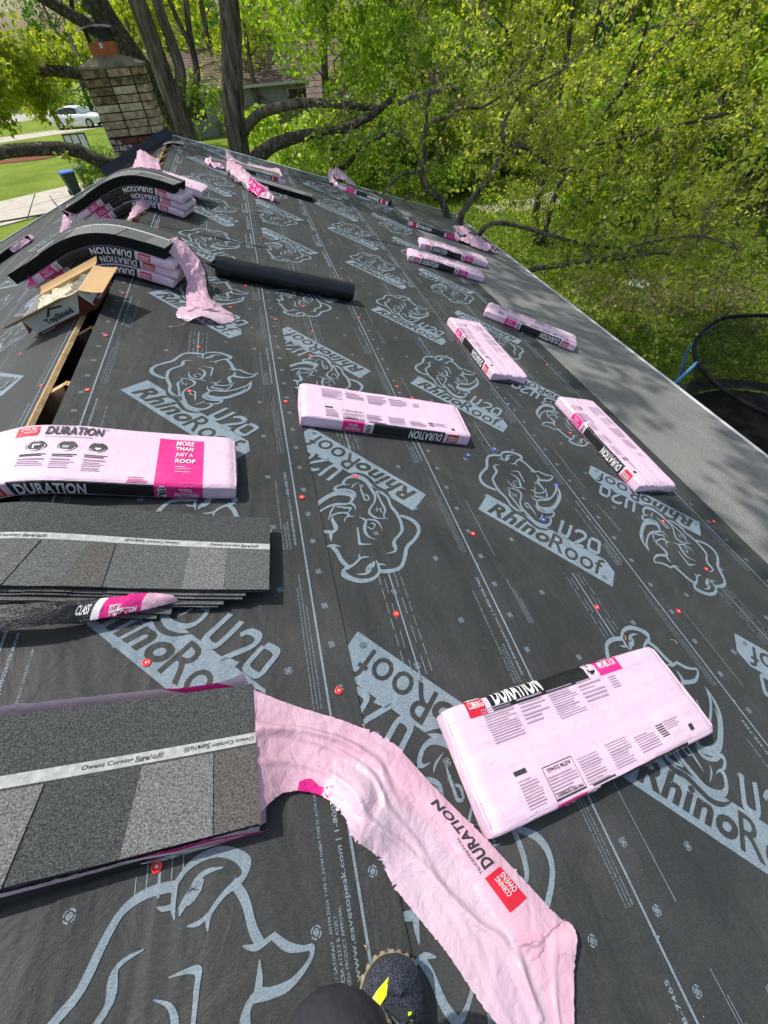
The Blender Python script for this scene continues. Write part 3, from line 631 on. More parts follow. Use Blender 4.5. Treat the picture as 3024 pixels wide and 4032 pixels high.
def wrapped(name, label, place, origin, seed, H=0.072, near=('flip', 0.02), far=None, style='B', amp=0.0042, group='wrapped bundles of roofing shingles', W=BW, L=BL, shift=0.0, detail=True, parent=None):
    """place(x, y, z) -> world point. near / far: orientation of the printed side band and how far it laps over the top edge"""
    def S(p, t, off=0.0):
        y, z, n = prof_pt(t, W, H)
        d = crease(p, t, seed, amp) * (0.75 if t < H or t > H + W else 1.0) + off
        e = min(p, 1 - p); x = (p - 0.5) * L
        if e < 0.03:
            k = (1 - e / 0.03) ** 2; z = z * (1 - 0.16 * k) + 0.0; y = y * (1 - 0.02 * k)
        return place(x, y + n[0] * d, max(z + n[1] * d, 0.0015 + off))
    nb = near[1] if near else 0; fb = far[1] if far else 0
    bp = {0, 1}; 
    def bands(mode):   # (p0, p1, material), p from the viewer's left
        b = [(0.075 + shift, 0.145 + shift, 'film_red'), (0.165 + shift, 0.60 + shift, 'film_black'), (0.655 + shift, 0.775 + shift, 'film_magenta')]
        return b if mode == 'up' else [(1 - q, 1 - a, m_) for a, q, m_ in b]
    B = [(bands(near[0]) if near else [], 0, H + nb), (bands(far[0]) if far else [], H + W - fb, 2 * H + W)]
    for lst, a, b in B:
        for q in lst: bp |= {q[0], q[1]}
    nx = 64 if detail else 26
    ps = sorted(set([i / nx for i in range(nx + 1)]) | bp)
    ps = [q for i, q in enumerate(ps) if i == 0 or q in bp or q - ps[i - 1] > 1e-4]
    tb = {0, H, H + W, 2 * H + W, H * 0.14, H * 0.86, H + nb, H + W - fb}
    patch = None
    if style == 'A': patch = (0.70, 0.875, 0, H + W * 0.86); tb |= {H + W * 0.86}; ps = sorted(set(ps) | {0.70, 0.875})
    nt_ = 34 if detail else 18
    ts = sorted(set([(2 * H + W) * i / nt_ for i in range(nt_ + 1)]) | tb | {H - 0.012, H - 0.006, H + 0.006, H + 0.012, H + W - 0.012, H + W - 0.006, H + W + 0.006, H + W + 0.012})
    def pick(p, t):
        for q, (lst, a, b) in enumerate(B):
            if a <= t <= b:
                for x0, x1, m_ in lst:
                    if x0 < p < x1:
                        if m_ == 'film_red' and not (a + H * (0.14 if q == 0 else 0) < t < b - H * 0.14): return 'film_pink'
                        if m_ == 'film_magenta': pass
                        return m_
        if patch and patch[0] < p < patch[1] and patch[2] < t < patch[3]: return 'film_magenta'
        return 'film_pink'
    mb = MB()
    rows = [[S(p, t) for t in ts] for p in ps]
    mb.grid(rows, None, mf=lambda i, j: pick((ps[i] + ps[i + 1]) / 2, (ts[j] + ts[j + 1]) / 2))
    # folded ends: rings shrinking into the middle of the end face, puckered
    for end, sg in ((0, -1), (len(ps) - 1, 1)):
        p = ps[end]; ring = [prof_pt(t, W, H) for t in ts]; R = [rows[end]]
        for k, sc in ((1, 0.93), (2, 0.6), (3, 0.25), (4, 0.02)):
            rr_ = []
            for (y, z, n), t in zip(ring, ts):
                bul = 0.010 * (1 - sc) ** 0.5 + 0.007 * nz(y * 25 + k, z * 60, seed + 5) * (1 - abs(2 * sc - 1) * 0.5)
                rr_.append(place(sg * (L / 2 + bul), y * sc, max(0.002, H * 0.42 + (z - H * 0.42) * (0.84 if k == 1 else 0.84 * sc)))) 
            R.append(rr_)
        mb.grid(R, 'film_pink')
    base = [[place((p - 0.5) * L, y, 0.001) for y in (-W / 2 + 0.004, W / 2 - 0.004)] for p in ps[::4] + [ps[-1]]]; mb.grid(base, 'film_pink')
    # print
    def dec(txt, p0, p1, t0, t1, m_, bold=0.02, shear=0.12, flip=False):
        g, fs, asp = (glyphs_fine if txt == 'DURATION' else glyphs)(txt, bold, shear); vs = []
        for a, b in g:
            if flip: a, b = 1 - a, 1 - b
            vs.append(S(p0 + (p1 - p0) * a, t0 + (t1 - t0) * b, 0.0034))
        mb.add(vs, fs, m_)
    def bar(p0, p1, t0, t1, m_, off=0.0020):
        n = max(1, int((p1 - p0) / 0.012)); v_ = []
        for i in range(n + 1): v_ += [S(p0 + (p1 - p0) * i / n, t0, off), S(p0 + (p1 - p0) * i / n, t1, off)]
        mb.add(v_, [(2 * i, 2 * i + 2, 2 * i + 3, 2 * i + 1) for i in range(n)], m_)
    def disc(p, t, r, m_, off, hole=0.0):
        n = 18; v_ = [S(p + r * cos(2 * pi * i / n) / L, t + r * sin(2 * pi * i / n), off) for i in range(n)]
        if hole: v_ += [S(p + hole * cos(2 * pi * i / n) / L, t + hole * sin(2 * pi * i / n), off) for i in range(n)]; mb.add(v_, [(i, (i + 1) % n, n + (i + 1) % n, n + i) for i in range(n)], m_)
        else: mb.add(v_, [tuple(range(n))], m_)
    for side, cfg in ((0, near), (1, far)):
        if not cfg: continue
        fl = cfg[0] != 'up'; X = (lambda a: 1 - a) if fl else (lambda a: a)
        t0, t1 = (H * 0.12, H * 0.86) if side == 0 else (H + W - cfg[1] * 0.75, H + W + H * 0.55)
        a, b = sorted((X(0.18 + shift), X(0.385 + shift))); dec('DURATION', a, b, t0, t1, 'film_white', 0.035, 0.1, fl)
        a, b = sorted((X(0.082 + shift), X(0.138 + shift))); tm = (t0 + t1) / 2
        dec('OWENS', a, b, tm, tm + (t1 - t0) * 0.3, 'film_white', 0.02, 0.0, fl); dec('CORNING', a, b, tm - (t1 - t0) * 0.36, tm - (t1 - t0) * 0.06, 'film_white', 0.02, 0.0, fl)
        a, b = sorted((X(0.672 + shift), X(0.758 + shift))); dec('PROTECTION', a, b, t0 + (t1 - t0) * 0.12, t0 + (t1 - t0) * 0.45, 'film_white', 0.02, 0.0, fl); dec('TOTAL', a + 0.015, b - 0.02, t0 + (t1 - t0) * 0.58, t1 - (t1 - t0) * 0.1, 'film_white', 0.02, 0.0, fl)
        for q, tx in ((0.24, '3'), (0.78, '130')):
            tt = t0 + (t1 - t0) * q; rr_ = min(0.021, (t1 - t0) * 0.30); pp = X(0.627 + shift)
            disc(pp, tt, rr_, 'film_black', 0.0014); disc(pp, tt, rr_, 'film_white', 0.0018, rr_ * 0.84)
            dec('CLASS' if q < 0.5 else 'MPH', pp - 0.013, pp + 0.013, tt - 0.005, tt + 0.006, 'film_white', 0.02, 0, fl)
    rs = random.Random(seed * 13 + 1)
    if style == 'B':
        # instruction paragraphs on the back face
        fl = near and near[0] != 'up'
        def para(p0, p1, a, b, step=0.0075, m_='print_grey'):
            t = a
            while t < b:
                x1 = p1 - rs.uniform(0, 0.35) * (p1 - p0) * (rs.random() < 0.45); bar(p0, x1, H + t, H + t + step * 0.42, m_); t += step
        hi = 0.88
        para(0.12, 0.24, 0.20, 0.30); para(0.26, 0.37, 0.22, 0.30, 0.012); para(0.39, 0.51, 0.20, 0.295); para(0.53, 0.64, 0.22, 0.29, 0.013)
        for q in range(5): bar(0.68, 0.72, H + 0.235 + q * 0.009, H + 0.2385 + q * 0.009, 'print_grey')
        para(0.13, 0.20, 0.02, 0.09); para(0.23, 0.34, 0.02, 0.075, 0.008, 'print_grey'); para(0.36, 0.45, 0.015, 0.085); para(0.49, 0.59, 0.02, 0.09); para(0.62, 0.72, 0.03, 0.08); para(0.78, 0.86, 0.06, 0.09)
        bar(0.225, 0.227, H + 0.012, H + 0.10, 'film_ink'); bar(0.345, 0.347, H + 0.012, H + 0.10, 'film_ink'); bar(0.225, 0.347, H + 0.098, H + 0.1, 'film_ink'); bar(0.225, 0.347, H + 0.012, H + 0.017, 'film_ink'); bar(0.37, 0.47, H + 0.008, H + 0.013, 'film_ink')
        dec('ASTM D3462', 0.24, 0.335, H + 0.083, H + 0.093, 'film_ink', 0.02, 0, True); bar(0.13, 0.175, H + 0.105, H + 0.117, 'film_ink')
        dec('PRI ER 1378E01', 0.24, 0.34, H + 0.02, H + 0.028, 'film_ink', 0.02, 0, True)
        for q in range(6): bar(0.74, 0.775, H + 0.045 + q * 0.007, H + 0.0485 + q * 0.007, 'film_ink')
        bar(0.88, 0.90, H + 0.03, H + 0.05, 'film_ink')
    else:
        dec('DURATION', 0.32, 0.50, H + W * 0.78, H + W * 0.93, 'film_ink', 0.035, 0.15); dec('TRUDEFINITION', 0.33, 0.40, H + W * 0.945, H + W * 0.965, 'film_ink', 0.01, 0.1)
        dec('\u2122', 0.503, 0.512, H + W * 0.9, H + W * 0.93, 'film_ink', 0, 0); bar(0.32, 0.47, H + W * 0.735, H + W * 0.745, 'print_grey')
        n = 8; bar(0.235, 0.30, H + W * 0.76, H + W * 0.94, 'film_red')
        dec('OWENS', 0.245, 0.292, H + W * 0.86, H + W * 0.91, 'film_white', 0.01, 0); dec('CORNING', 0.245, 0.292, H + W * 0.80, H + W * 0.845, 'film_white', 0.01, 0)
        for q, x in enumerate((0.31, 0.40, 0.495)):
            disc(x, H + W * 0.57, 0.030, 'film_ink', 0.0012); disc(x, H + W * 0.57, 0.0265, 'film_white', 0.0015, 0.0245)
            if q == 0: bar(x - 0.011, x + 0.011, H + W * 0.535, H + W * 0.60, 'film_white', 0.0018); disc(x, H + W * 0.565, 0.007, 'film_ink', 0.0021)
            if q == 1:
                for yy in (-0.009, 0.0, 0.009): bar(x - 0.014, x + 0.014 - abs(yy), H + W * 0.57 + yy, H + W * 0.57 + yy + 0.0035, 'film_white', 0.0018)
            if q == 2: v_ = [S(x + a, H + W * 0.57 + b, 0.0019) for a, b in ((-0.012, 0.012), (0, 0.016), (0.012, 0.012), (0.010, -0.006), (0, -0.017), (-0.010, -0.006))]; mb.add(v_, [tuple(range(6))], 'film_white')
            for l in range(2): bar(x - 0.038 + 0.004 * l, x + 0.036 - 0.01 * l, H + W * (0.42 - 0.035 * l), H + W * (0.435 - 0.035 * l), 'film_ink')
            for l in range(4 + q): bar(x - 0.036, x + rs.uniform(0.012, 0.04), H + W * (0.335 - 0.034 * l), H + W * (0.347 - 0.034 * l), 'print_grey')
        for l in range(4): bar(0.61, 0.61 + rs.uniform(0.04, 0.07), H + W * (0.10 - 0.03 * l), H + W * (0.11 - 0.03 * l), 'film_magenta')
        for l, tx in enumerate(('MORE', 'THAN', 'JUST A', 'ROOF')): dec(tx, 0.765, 0.765 + (0.062, 0.060, 0.058, 0.068)[l] * 1.15, H + W * (0.74 - 0.115 * l), H + W * (0.82 - 0.115 * l), 'film_white', 0.035, 0.1)
        for l in range(4): bar(0.768, 0.768 + rs.uniform(0.03, 0.06), H + W * (0.33 - 0.03 * l), H + W * (0.34 - 0.03 * l), 'film_pink')
    org = Vector(origin); mb.v = [tuple(Vector(p) - org) for p in mb.v]
    if parent:
        o = mb.build('wrapper', parent, smooth=True, loc=org - parent.location); o.parent = parent; return o
    o = mb.build(name, smooth=True, loc=org); tag(o, label, 'shingle bundle', group); return o
def on_slope(u, y, ang, side=1, h=0.006):
    m_ = RM(u, y, ang, side); return (lambda a, b, c_: m_ @ Vector((a, b, c_ + h))), tuple(m_.translation)
def on_ridge(uc, y, slant=0.0, h=0.006):
    cs, sn = cos(slant), sin(slant); return (lambda a, b, c_: bent(uc + a * cs - b * sn, y + a * sn + b * cs, h + c_)), tuple(bent(uc, y, 0.0))
def W_(label, u, y, ang, seed, **k):
    pl, og = on_slope(u, y, ang, 1, 0.016 if u < 1.2 else 0.012); return wrapped('shingle_bundle', label, pl, og, seed, **k)
R = radians
W_('large pink bundle nearest on the right, instructions facing up, black band along its far edge', 1.875, 0.226, R(5.2), 1, near=('flip', 0.0), far=('up', 0.052), amp=0.0045)
W_('pink wrapped bundle lying square across mid roof, upside-down lettering on its near black side', 1.625, 2.02, R(-5.3), 2, near=('flip', 0.006))
W_('lengthwise pink bundle on the black sheet, just left of the one on the grey strip', 2.86, 3.18, R(-90), 3, near=('flip', 0.004))
W_('pink wrapped bundle lying wholly on the grey strip, alone', 3.79, 3.93, R(-33), 4, near=('flip', 0.004))
W_('lengthwise pink bundle reaching the edge between black and grey sheets, nearest the trampoline', 3.34, 1.92, R(-90), 5, near=('flip', 0.01))
W_('nearer of two parallel pink bundles at the black and grey edge', 3.39, 5.55, R(-14), 6, near=('up', 0.006), detail=False)
W_('farther of two parallel pink bundles at the black and grey edge', 3.80, 6.30, R(-12.5), 7, near=('up', 0.006), detail=False)
pl, og = on_ridge(0.27, 1.505, 0.0, 0.016)
wrapped('shingle_bundle', 'pink bundle bent over the ridge with MORE THAN JUST A ROOF on its top', pl, og, 8, H=0.072, near=('up', 0.0), style='A', shift=0.10)

# ---- loose shingles -------------------------------------------------------
def shingle_mesh(mb, place, L, W, z0, t, seed, teeth=None, text=True, x0=None, basem='granule_mid'):
    x0 = -L / 2 if x0 is None else x0
    ns, ne = W * 0.03, W * 0.03 + 0.026
    xs = [x0 + (L / 2 - x0) * i / 22 for i in range(23)]; rs = random.Random(seed)
    ys = [-W / 2, -W * 0.25, ns, ne, W * 0.25, W / 2]
    jx = [0.0016 * rs.uniform(-1, 1) for _ in xs]
    top = [[place(x, y + (jx[i] if j in (0, 5) else 0), z0 + t) for j, y in enumerate(ys)] for i, x in enumerate(xs)]
    mb.grid(top, None, mf=lambda i, j: 'nail_strip' if j == 2 else ('granule_dark' if j > 2 else basem))
    bot = [[place(x, y, z0) for y in ys] for x in xs]
    mb.grid([[a[0] for a in bot], [a[0] for a in top]], 'shingle_edge'); mb.grid([[a[-1] for a in top], [a[-1] for a in bot]], 'shingle_edge')
    mb.grid([bot[-1], top[-1]], 'shingle_edge'); mb.grid([top[0], bot[0]], 'shingle_edge')
    mb.grid(bot, 'shingle_edge')
    if teeth:
        for (a0, a1, b0, b1, mname) in teeth:       # a: extent at the lower edge, b: at the upper
            n = 6; hgt = 0.0028; ya, yb = -W / 2 - 0.0006, ns - 0.006
            up_, lo_ = [], []
            for i in range(n + 1):
                for (q0, q1, y, lst) in ((a0, a1, ya, up_), (b0, b1, yb, lo_)):
                    lst.append(place(q0 + (q1 - q0) * i / n, y, z0 + t + hgt))
            g1 = [place(a0 + (a1 - a0) * i / n, ya, z0 + t - 0.001) for i in range(n + 1)]; g2 = [place(b0 + (b1 - b0) * i / n, yb, z0 + t - 0.001) for i in range(n + 1)]
            mb.grid([up_, lo_], mname); mb.grid([g1, up_], 'shingle_edge'); mb.grid([lo_, g2], 'shingle_edge')
            mb.add([up_[0], lo_[0], g2[0], g1[0]], [(0, 1, 2, 3)], 'shingle_edge'); mb.add([up_[-1], lo_[-1], g2[-1], g1[-1]], [(3, 2, 1, 0)], 'shingle_edge')
    if text:
        for xa, fl in text if isinstance(text, list) else ((0.05, False), (0.30, True), (-0.22, False)):
            for s_, off, b_ in (('Owens Corning', 0.0, 0.02), ('Sure', 0.108, 0.03), ('Nail\u00ae', 0.140, 0.0)):
                g, fs, asp = glyphs(s_, b_, 0.18); wd = (0.104, 0.030, 0.030)[('Owens Corning', 'Sure', 'Nail\u00ae').index(s_)]
                vs = []
                for a, b in g:
                    xx, yy = xa + off + wd * a, ns + 0.006 + 0.013 * b
                    if fl: xx, yy = 2 * xa + 0.17 - xx, 2 * ns + 0.026 - yy
                    vs.append(place(xx, yy, z0 + t + 0.0008))
                mb.add(vs, fs, 'film_ink')
TEETH_A = [(-0.50, 0.015, -0.50, 0.045, 'granule_light'), (0.21, 0.395, 0.235, 0.395, 'granule_light'), (0.397, 0.50, 0.397, 0.50, 'granule_brown')]
TEETH_B = [(-0.50, -0.24, -0.50, -0.20, 'granule_mid'), (-0.11, 0.0, -0.075, 0.0, 'granule_brown'), (0.09, 0.225, 0.10, 0.225, 'granule_mid'), (0.225, 0.352, 0.225, 0.352, 'granule_light'), (0.353, 0.50, 0.353, 0.50, 'granule_mid')]
def finish(mb, parent, name, smooth=False, label=None):
    og = parent.location; mb.v = [tuple(Vector(p) - og) for p in mb.v]
    o = mb.build(name, smooth=smooth); o.parent = parent
    if label: o['label'] = label
    return o
# open bundle at the lower left: shingles lying in their slit wrapper
def folded(x, y, z, seed, freq):
    """sharp-ridged creases: a few bent fold directions"""
    rs = random.Random(seed * 7 + 5); s = 0.0; wx = 0.35 * nz(x * freq * 0.5, y * freq * 0.5, seed); 
    for k in range(7):
        a = rs.uniform(0, pi); f = freq * (rs.uniform(0.10, 0.42) if k < 4 else rs.uniform(0.5, 0.9)); q = (x * cos(a) + y * sin(a)) * f + rs.random() + wx * (1 + 0.4 * k) + z * f; q -= math.floor(q); t = 1 - abs(2 * q - 1)
        s += (t ** 5) * (0.5 + nz(x * freq * 0.3 + k, y * freq * 0.3, seed + k)) * (1.0 - 0.12 * k if k < 4 else 0.22)
    return s
def film(name, Lp, Rp, nu, nv, amp, seed, material, mf=None, bulge=0.0, jag=0.004, extra=None, freq=9.0):
    """a sheet of thin film between two edges (3-D polylines), crumpled"""
    Ls, Rs = smooth_line(Lp, 8), smooth_line(Rp, 8)
    if amp >= 0.012: freq *= 2.4
    def samp(P, t):
        x = t * (len(P) - 1); i = min(int(x), len(P) - 2); f = x - i; return P[i] * (1 - f) + P[i + 1] * f
    rows = []
    for i in range(nu + 1):
        t = i / nu; a, b = samp(Ls, t), samp(Rs, t); row = []
        for j in range(nv + 1):
            s_ = j / nv; p = a * (1 - s_) + b * s_; e = 4 * s_ * (1 - s_)
            nn = nz(p[0] * freq * 0.6 + seed, p[1] * freq * 0.6, p[2] * freq * 0.6)
            rg = folded(p[0], p[1], p[2], seed, freq)
            p = p + np.array((0, 0, bulge * e + amp * (abs(nn) * 0.8 + 1.1 * max(0, rg))))
            if extra: p = extra(p, t, s_)
            if j in (0, nv): jg = jag * (0.25 + 1.6 * max(0, nz(i * 0.11, seed + 3.3)) * 2); p = p + np.array((nz(i * 0.83, seed) * jg, nz(i * 0.71, seed + 9) * jg, 0))
            row.append(Vector(p))
        rows.append(row)
    mb = MB(); mb.grid(rows, material, mf=(lambda i, j: mf(i / nu, j / nv) or material) if mf else None)
    return mb, rows
def rp(u, y, h): return tuple(roofpt(u, y, h))

root = tag(empty('shingle_bundle', tuple(bent(0.30, 0.345, 0))), 'opened grey shingle bundle at lower left, torn pink wrapper trailing down the roof', 'shingle bundle', 'opened shingle bundles')
pl, og = on_ridge(0.30, 0.345, 0.0, 0.016)
mb = MB()                                          # lower shingles showing as dark layered edges
for k in range(9):
    mk = MB(); jx = random.uniform(-0.004, 0.004)
    shingle_mesh(mk, lambda a, b, c_, j=jx: pl(a + j, b + j * 0.6, c_), BL, BW, 0.004 + k * 0.0068, 0.0056, k, text=False); finish(mk, root, 'shingle')
mk = MB(); shingle_mesh(mk, pl, BL, BW, 0.0655, 0.006, 3, TEETH_A, [(0.11, False), (0.325, True), (-0.42, True)], basem='granule_dark'); finish(mk, root, 'shingle', label='top shingle with white printed nailing strip')
# wrapper: far flap, near printed flap
def P(a, b, c_): return np.array(pl(a, b, c_))
mbf, _ = film('w', [P(-0.5, 0.185, 0.066), P(-0.2, 0.19, 0.070), P(0.1, 0.188, 0.078), P(0.38, 0.182, 0.074), P(0.475, 0.196, 0.084)], [P(-0.5, 0.165, 0.002), P(-0.1, 0.172, 0.002), P(0.2, 0.176, 0.002), P(0.5, 0.172, 0.002)][:4] + [P(0.505, 0.172, 0.002)], 60, 6, 0.006, 2, 'loose_lilac', lambda t, s_: 'loose_magenta' if 0.62 < t < 0.78 and s_ < 0.7 else None, jag=0.006)
finish(mbf, root, 'wrapper', True, 'torn far flap of the pink wrapper')
mbf, rws = film('w', [P(-0.5, -0.172, 0.050), P(-0.1, -0.174, 0.040), P(0.1, -0.174, 0.052), P(0.3, -0.173, 0.058), P(0.5, -0.172, 0.062)], [P(-0.5, -0.212, 0.002), P(-0.1, -0.192, 0.002), P(0.2, -0.184, 0.002), P(0.5, -0.178, 0.002)] + [P(0.503, -0.178, 0.002)], 80, 6, 0.004, 5, 'loose_lilac', lambda t, s_: 'loose_magenta' if 0.66 < t < 0.84 else ('film_black' if 0.28 < t < 0.62 and s_ > 0.25 else ('film_white' if 0.615 < t < 0.66 else None)), jag=0.004)
def side_text(mb, rws, txt, t0, t1, s0, s1, m_, off=0.0015, bold=0.03):
    g, fs, _ = glyphs(txt, bold); nu, nv = len(rws) - 1, len(rws[0]) - 1; vs = []
    for a, b in g:
        x = min((t0 + (t1 - t0) * a) * nu, nu - 1e-4); y = min((s0 + (s1 - s0) * b) * nv, nv - 1e-4); i, j = int(x), int(y); fx, fy = x - i, y - j
        p00, p10, p01, p11 = rws[i][j], rws[i + 1][j], rws[i][j + 1], rws[i + 1][j + 1]
        p = (p00 * (1 - fx) + p10 * fx) * (1 - fy) + (p01 * (1 - fx) + p11 * fx) * fy
        n = (p10 - p00).cross(p01 - p00).normalized()
        if n.z < 0: n = -n
        vs.append(p + n * off)
    mb.add(vs, fs, m_)
side_text(mbf, rws, 'PROTECTION', 0.70, 0.82, 0.75, 0.3, 'film_white'); side_text(mbf, rws, 'CLASS 3', 0.57, 0.65, 0.95, 0.6, 'film_white')
finish(mbf, root, 'wrapper', True, 'near flap of the wrapper with black and magenta print')
mbf, _ = film('w', [P(0.495, 0.172, 0.066), P(0.500, 0.05, 0.07), P(0.500, -0.172, 0.062)], [P(0.525, 0.160, 0.002), P(0.53, 0.0, 0.002), P(0.520, -0.160, 0.002)], 14, 6, 0.006, 8, 'loose_pink'); finish(mbf, root, 'wrapper', True, 'crumpled end of the pink wrapper')
# the trailing torn end
TR = [(0.805, 0.495), (0.917, 0.442), (1.075, 0.369), (1.196, 0.291), (1.26, 0.189), (1.357, 0.061), (1.44, -0.059), (1.506, -0.167), (1.535, -0.195), (1.503, -0.26), (1.44, -0.36)]
TL = [(0.800, 0.195), (0.870, 0.236), (0.960, 0.212), (1.010, 0.150), (1.022, 0.100), (1.085, 0.050), (1.111, -0.010), (1.165, -0.095), (1.205, -0.155), (1.255, -0.250), (1.325, -0.36)]
hs = [0.075, 0.05, 0.035, 0.03, 0.022, 0.02, 0.018, 0.02, 0.03, 0.024, 0.02]
hl = [0.070, 0.03, 0.024, 0.045, 0.060, 0.022, 0.014, 0.014, 0.014, 0.014, 0.014]
def fold(p, t, s_):
    d = 0.030 * math.exp(-((t - 0.30) / 0.07) ** 2) * math.exp(-((s_ - 0.28) / 0.18) ** 2)       # twisted gather
    d += 0.016 * math.exp(-((s_ - 0.62 - 0.10 * sin(t * 9)) / 0.05) ** 2) * math.exp(-((t - 0.16) / 0.20) ** 2)
    d += 0.010 * math.exp(-((s_ - 0.22 - 0.5 * (t - 0.4)) / 0.045) ** 2) * (0.3 < t < 0.95)
    d += 0.009 * max(0, sin((s_ * 3.2 + t * 2.0) * 6.28)) ** 3 * (1 - abs(2 * s_ - 1))
    d += 0.022 * math.exp(-((t - 0.84) / 0.05) ** 2) * (s_ > 0.55) * (s_ - 0.55) * 2
    return p + np.array((0.31 * d, 0, 0.95 * d))
mbf, rws = film('w', [rp(a, b, h + 0.004) for (a, b), h in zip(TL, hl)], [rp(a, b, h + 0.004) for (a, b), h in zip(TR, hs)], 190, 70, 0.0085, 3, 'loose_pink',
    lambda t, s_: 'loose_magenta' if 0.135 < t < 0.215 + 0.01 * sin(s_ * 60) and s_ < 0.12 + 0.03 * sin(t * 90) else ('loose_lilac' if s_ < 0.60 + 0.12 * nz(t * 7, 3) and t > 0.2 + 0.06 * nz(s_ * 9, 1) + 0.05 * s_ else None), jag=0.011, extra=fold, freq=11)
finish(mbf, root, 'wrapper', True, 'long torn pink tail of the wrapper lying down the slope')
# folded-over strip with the printed title
SL2 = [(1.116, 0.236), (1.200, 0.150), (1.262, 0.080), (1.290, 0.010), (1.318, -0.060), (1.345, -0.120), (1.372, -0.178), (1.395, -0.196)]
SR2 = [(1.205, 0.285), (1.275, 0.175), (1.335, 0.090), (1.385, 0.022), (1.425, -0.038), (1.462, -0.095), (1.498, -0.150), (1.525, -0.186)]
mbf, rws = film('w', [rp(a, b, 0.036) for a, b in SL2], [rp(a, b, 0.030) for a, b in SR2], 110, 24, 0.003, 6, 'loose_pink', bulge=0.010, jag=0.004, freq=7)
side_text(mbf, rws, 'DURATION', 0.545, 0.20, 0.70, 0.36, 'film_ink', 0.002, 0.035); side_text(mbf, rws, 'TRUDEFINITION', 0.55, 0.38, 0.30, 0.22, 'film_ink', 0.002, 0.0)
def patch_on(rws, mb, pts, m_, off):
    nu, nv = len(rws) - 1, len(rws[0]) - 1; vs = []
    for a, b in pts:
        x, y = min(a * nu, nu - 1e-4), min(b * nv, nv - 1e-4); i, j = int(x), int(y); p = rws[i][j]; n = (rws[i + 1][j] - p).cross(rws[i][j + 1] - p).normalized(); n = -n if n.z < 0 else n; vs.append(p + n * off)
    mb.add(vs, [tuple(range(len(pts)))], m_)
for i in range(10):
    for j in range(6):
        a0, a1, b0, b1 = 0.58 + 0.0175 * i, 0.58 + 0.0175 * (i + 1), 0.27 + 0.085 * j, 0.27 + 0.085 * (j + 1)
        patch_on(rws, mbf, [(a0, b0), (a1, b0), (a1, b1), (a0, b1)], 'film_red', 0.0022)
side_text(mbf, rws, 'OWENS', 0.70, 0.60, 0.72, 0.58, 'film_white', 0.0034, 0.01); side_text(mbf, rws, 'CORNING', 0.70, 0.60, 0.55, 0.42, 'film_white', 0.0034, 0.01)
finish(mbf, root, 'wrapper', True, 'folded strip of the wrapper with black lettering and red logo')
mbf, _ = film('w', [rp(1.372, -0.178, 0.034), rp(1.40, -0.19, 0.045), rp(1.46, -0.185, 0.045), rp(1.53, -0.180, 0.030)], [rp(1.375, -0.205, 0.024), rp(1.41, -0.222, 0.03), rp(1.455, -0.205, 0.03), rp(1.525, -0.19, 0.024)], 40, 10, 0.012, 12, 'loose_pink', jag=0.01, freq=22); finish(mbf, root, 'wrapper', True, 'gathered torn hem of the wrapper')

# fanned loose shingles, upper left
root = tag(empty('shingle_bundle', tuple(bent(0.40, 1.03, 0))), 'loose pile of grey shingles fanned in steps, between the two nearest bundles at left', 'shingle bundle', 'opened shingle bundles')
offs = [(-0.34, -0.034), (-0.30, -0.026), (-0.16, -0.020), (-0.145, -0.018), (-0.085, -0.010), (-0.075, -0.004), (-0.012, 0.0)]
for k, (dx, dy) in enumerate(offs):
    pl, og = on_ridge(0.385 + dx, 1.045 + dy, -0.085 - 0.004 * (len(offs) - k), 0.016)
    mk = MB(); shingle_mesh(mk, pl, BL, BW - 0.002, 0.002 + k * 0.0075, 0.006, 20 + k, TEETH_B if k > 3 else None, False); finish(mk, root, 'shingle')
pl, og = on_ridge(0.385, 1.045, -0.085, 0.016)
mk = MB(); shingle_mesh(mk, pl, BL, BW, 0.057, 0.006, 33, TEETH_B, [(-0.36, False), (0.02, True), (0.29, False)]); finish(mk, root, 'shingle', label='top shingle with pale printed nailing strip and brown tab')
pl, og = on_ridge(0.26, 0.778, 0.03, 0.040)
def P(a, b, c_): return np.array(pl(a, b, c_))
mbf, rws = film('w', [P(-0.5, 0.050, 0.020), P(-0.1, 0.050, 0.026), P(0.10, 0.062, 0.026), P(0.24, 0.072, 0.024), P(0.31, 0.060, 0.02)], [P(-0.5, -0.012, 0.004), P(-0.1, -0.012, 0.006), P(0.08, 0.000, 0.006), P(0.22, 0.020, 0.006), P(0.33, 0.045, 0.006)], 90, 10, 0.006, 9, 'loose_pink', lambda t, s_: 'loose_magenta' if 0.55 < t < 0.75 else ('film_black' if t < 0.52 else ('film_white' if t < 0.55 else None)), jag=0.008, bulge=0.01)
side_text(mbf, rws, 'TOTAL', 0.59, 0.65, 0.85, 0.5, 'film_white'); side_text(mbf, rws, 'PROTECTION', 0.60, 0.73, 0.97, 0.75, 'film_white'); side_text(mbf, rws, 'CLASS', 0.46, 0.51, 0.75, 0.3, 'film_white')
finish(mbf, root, 'wrapper', True, 'rolled torn strip of wrapper in front of the shingles')

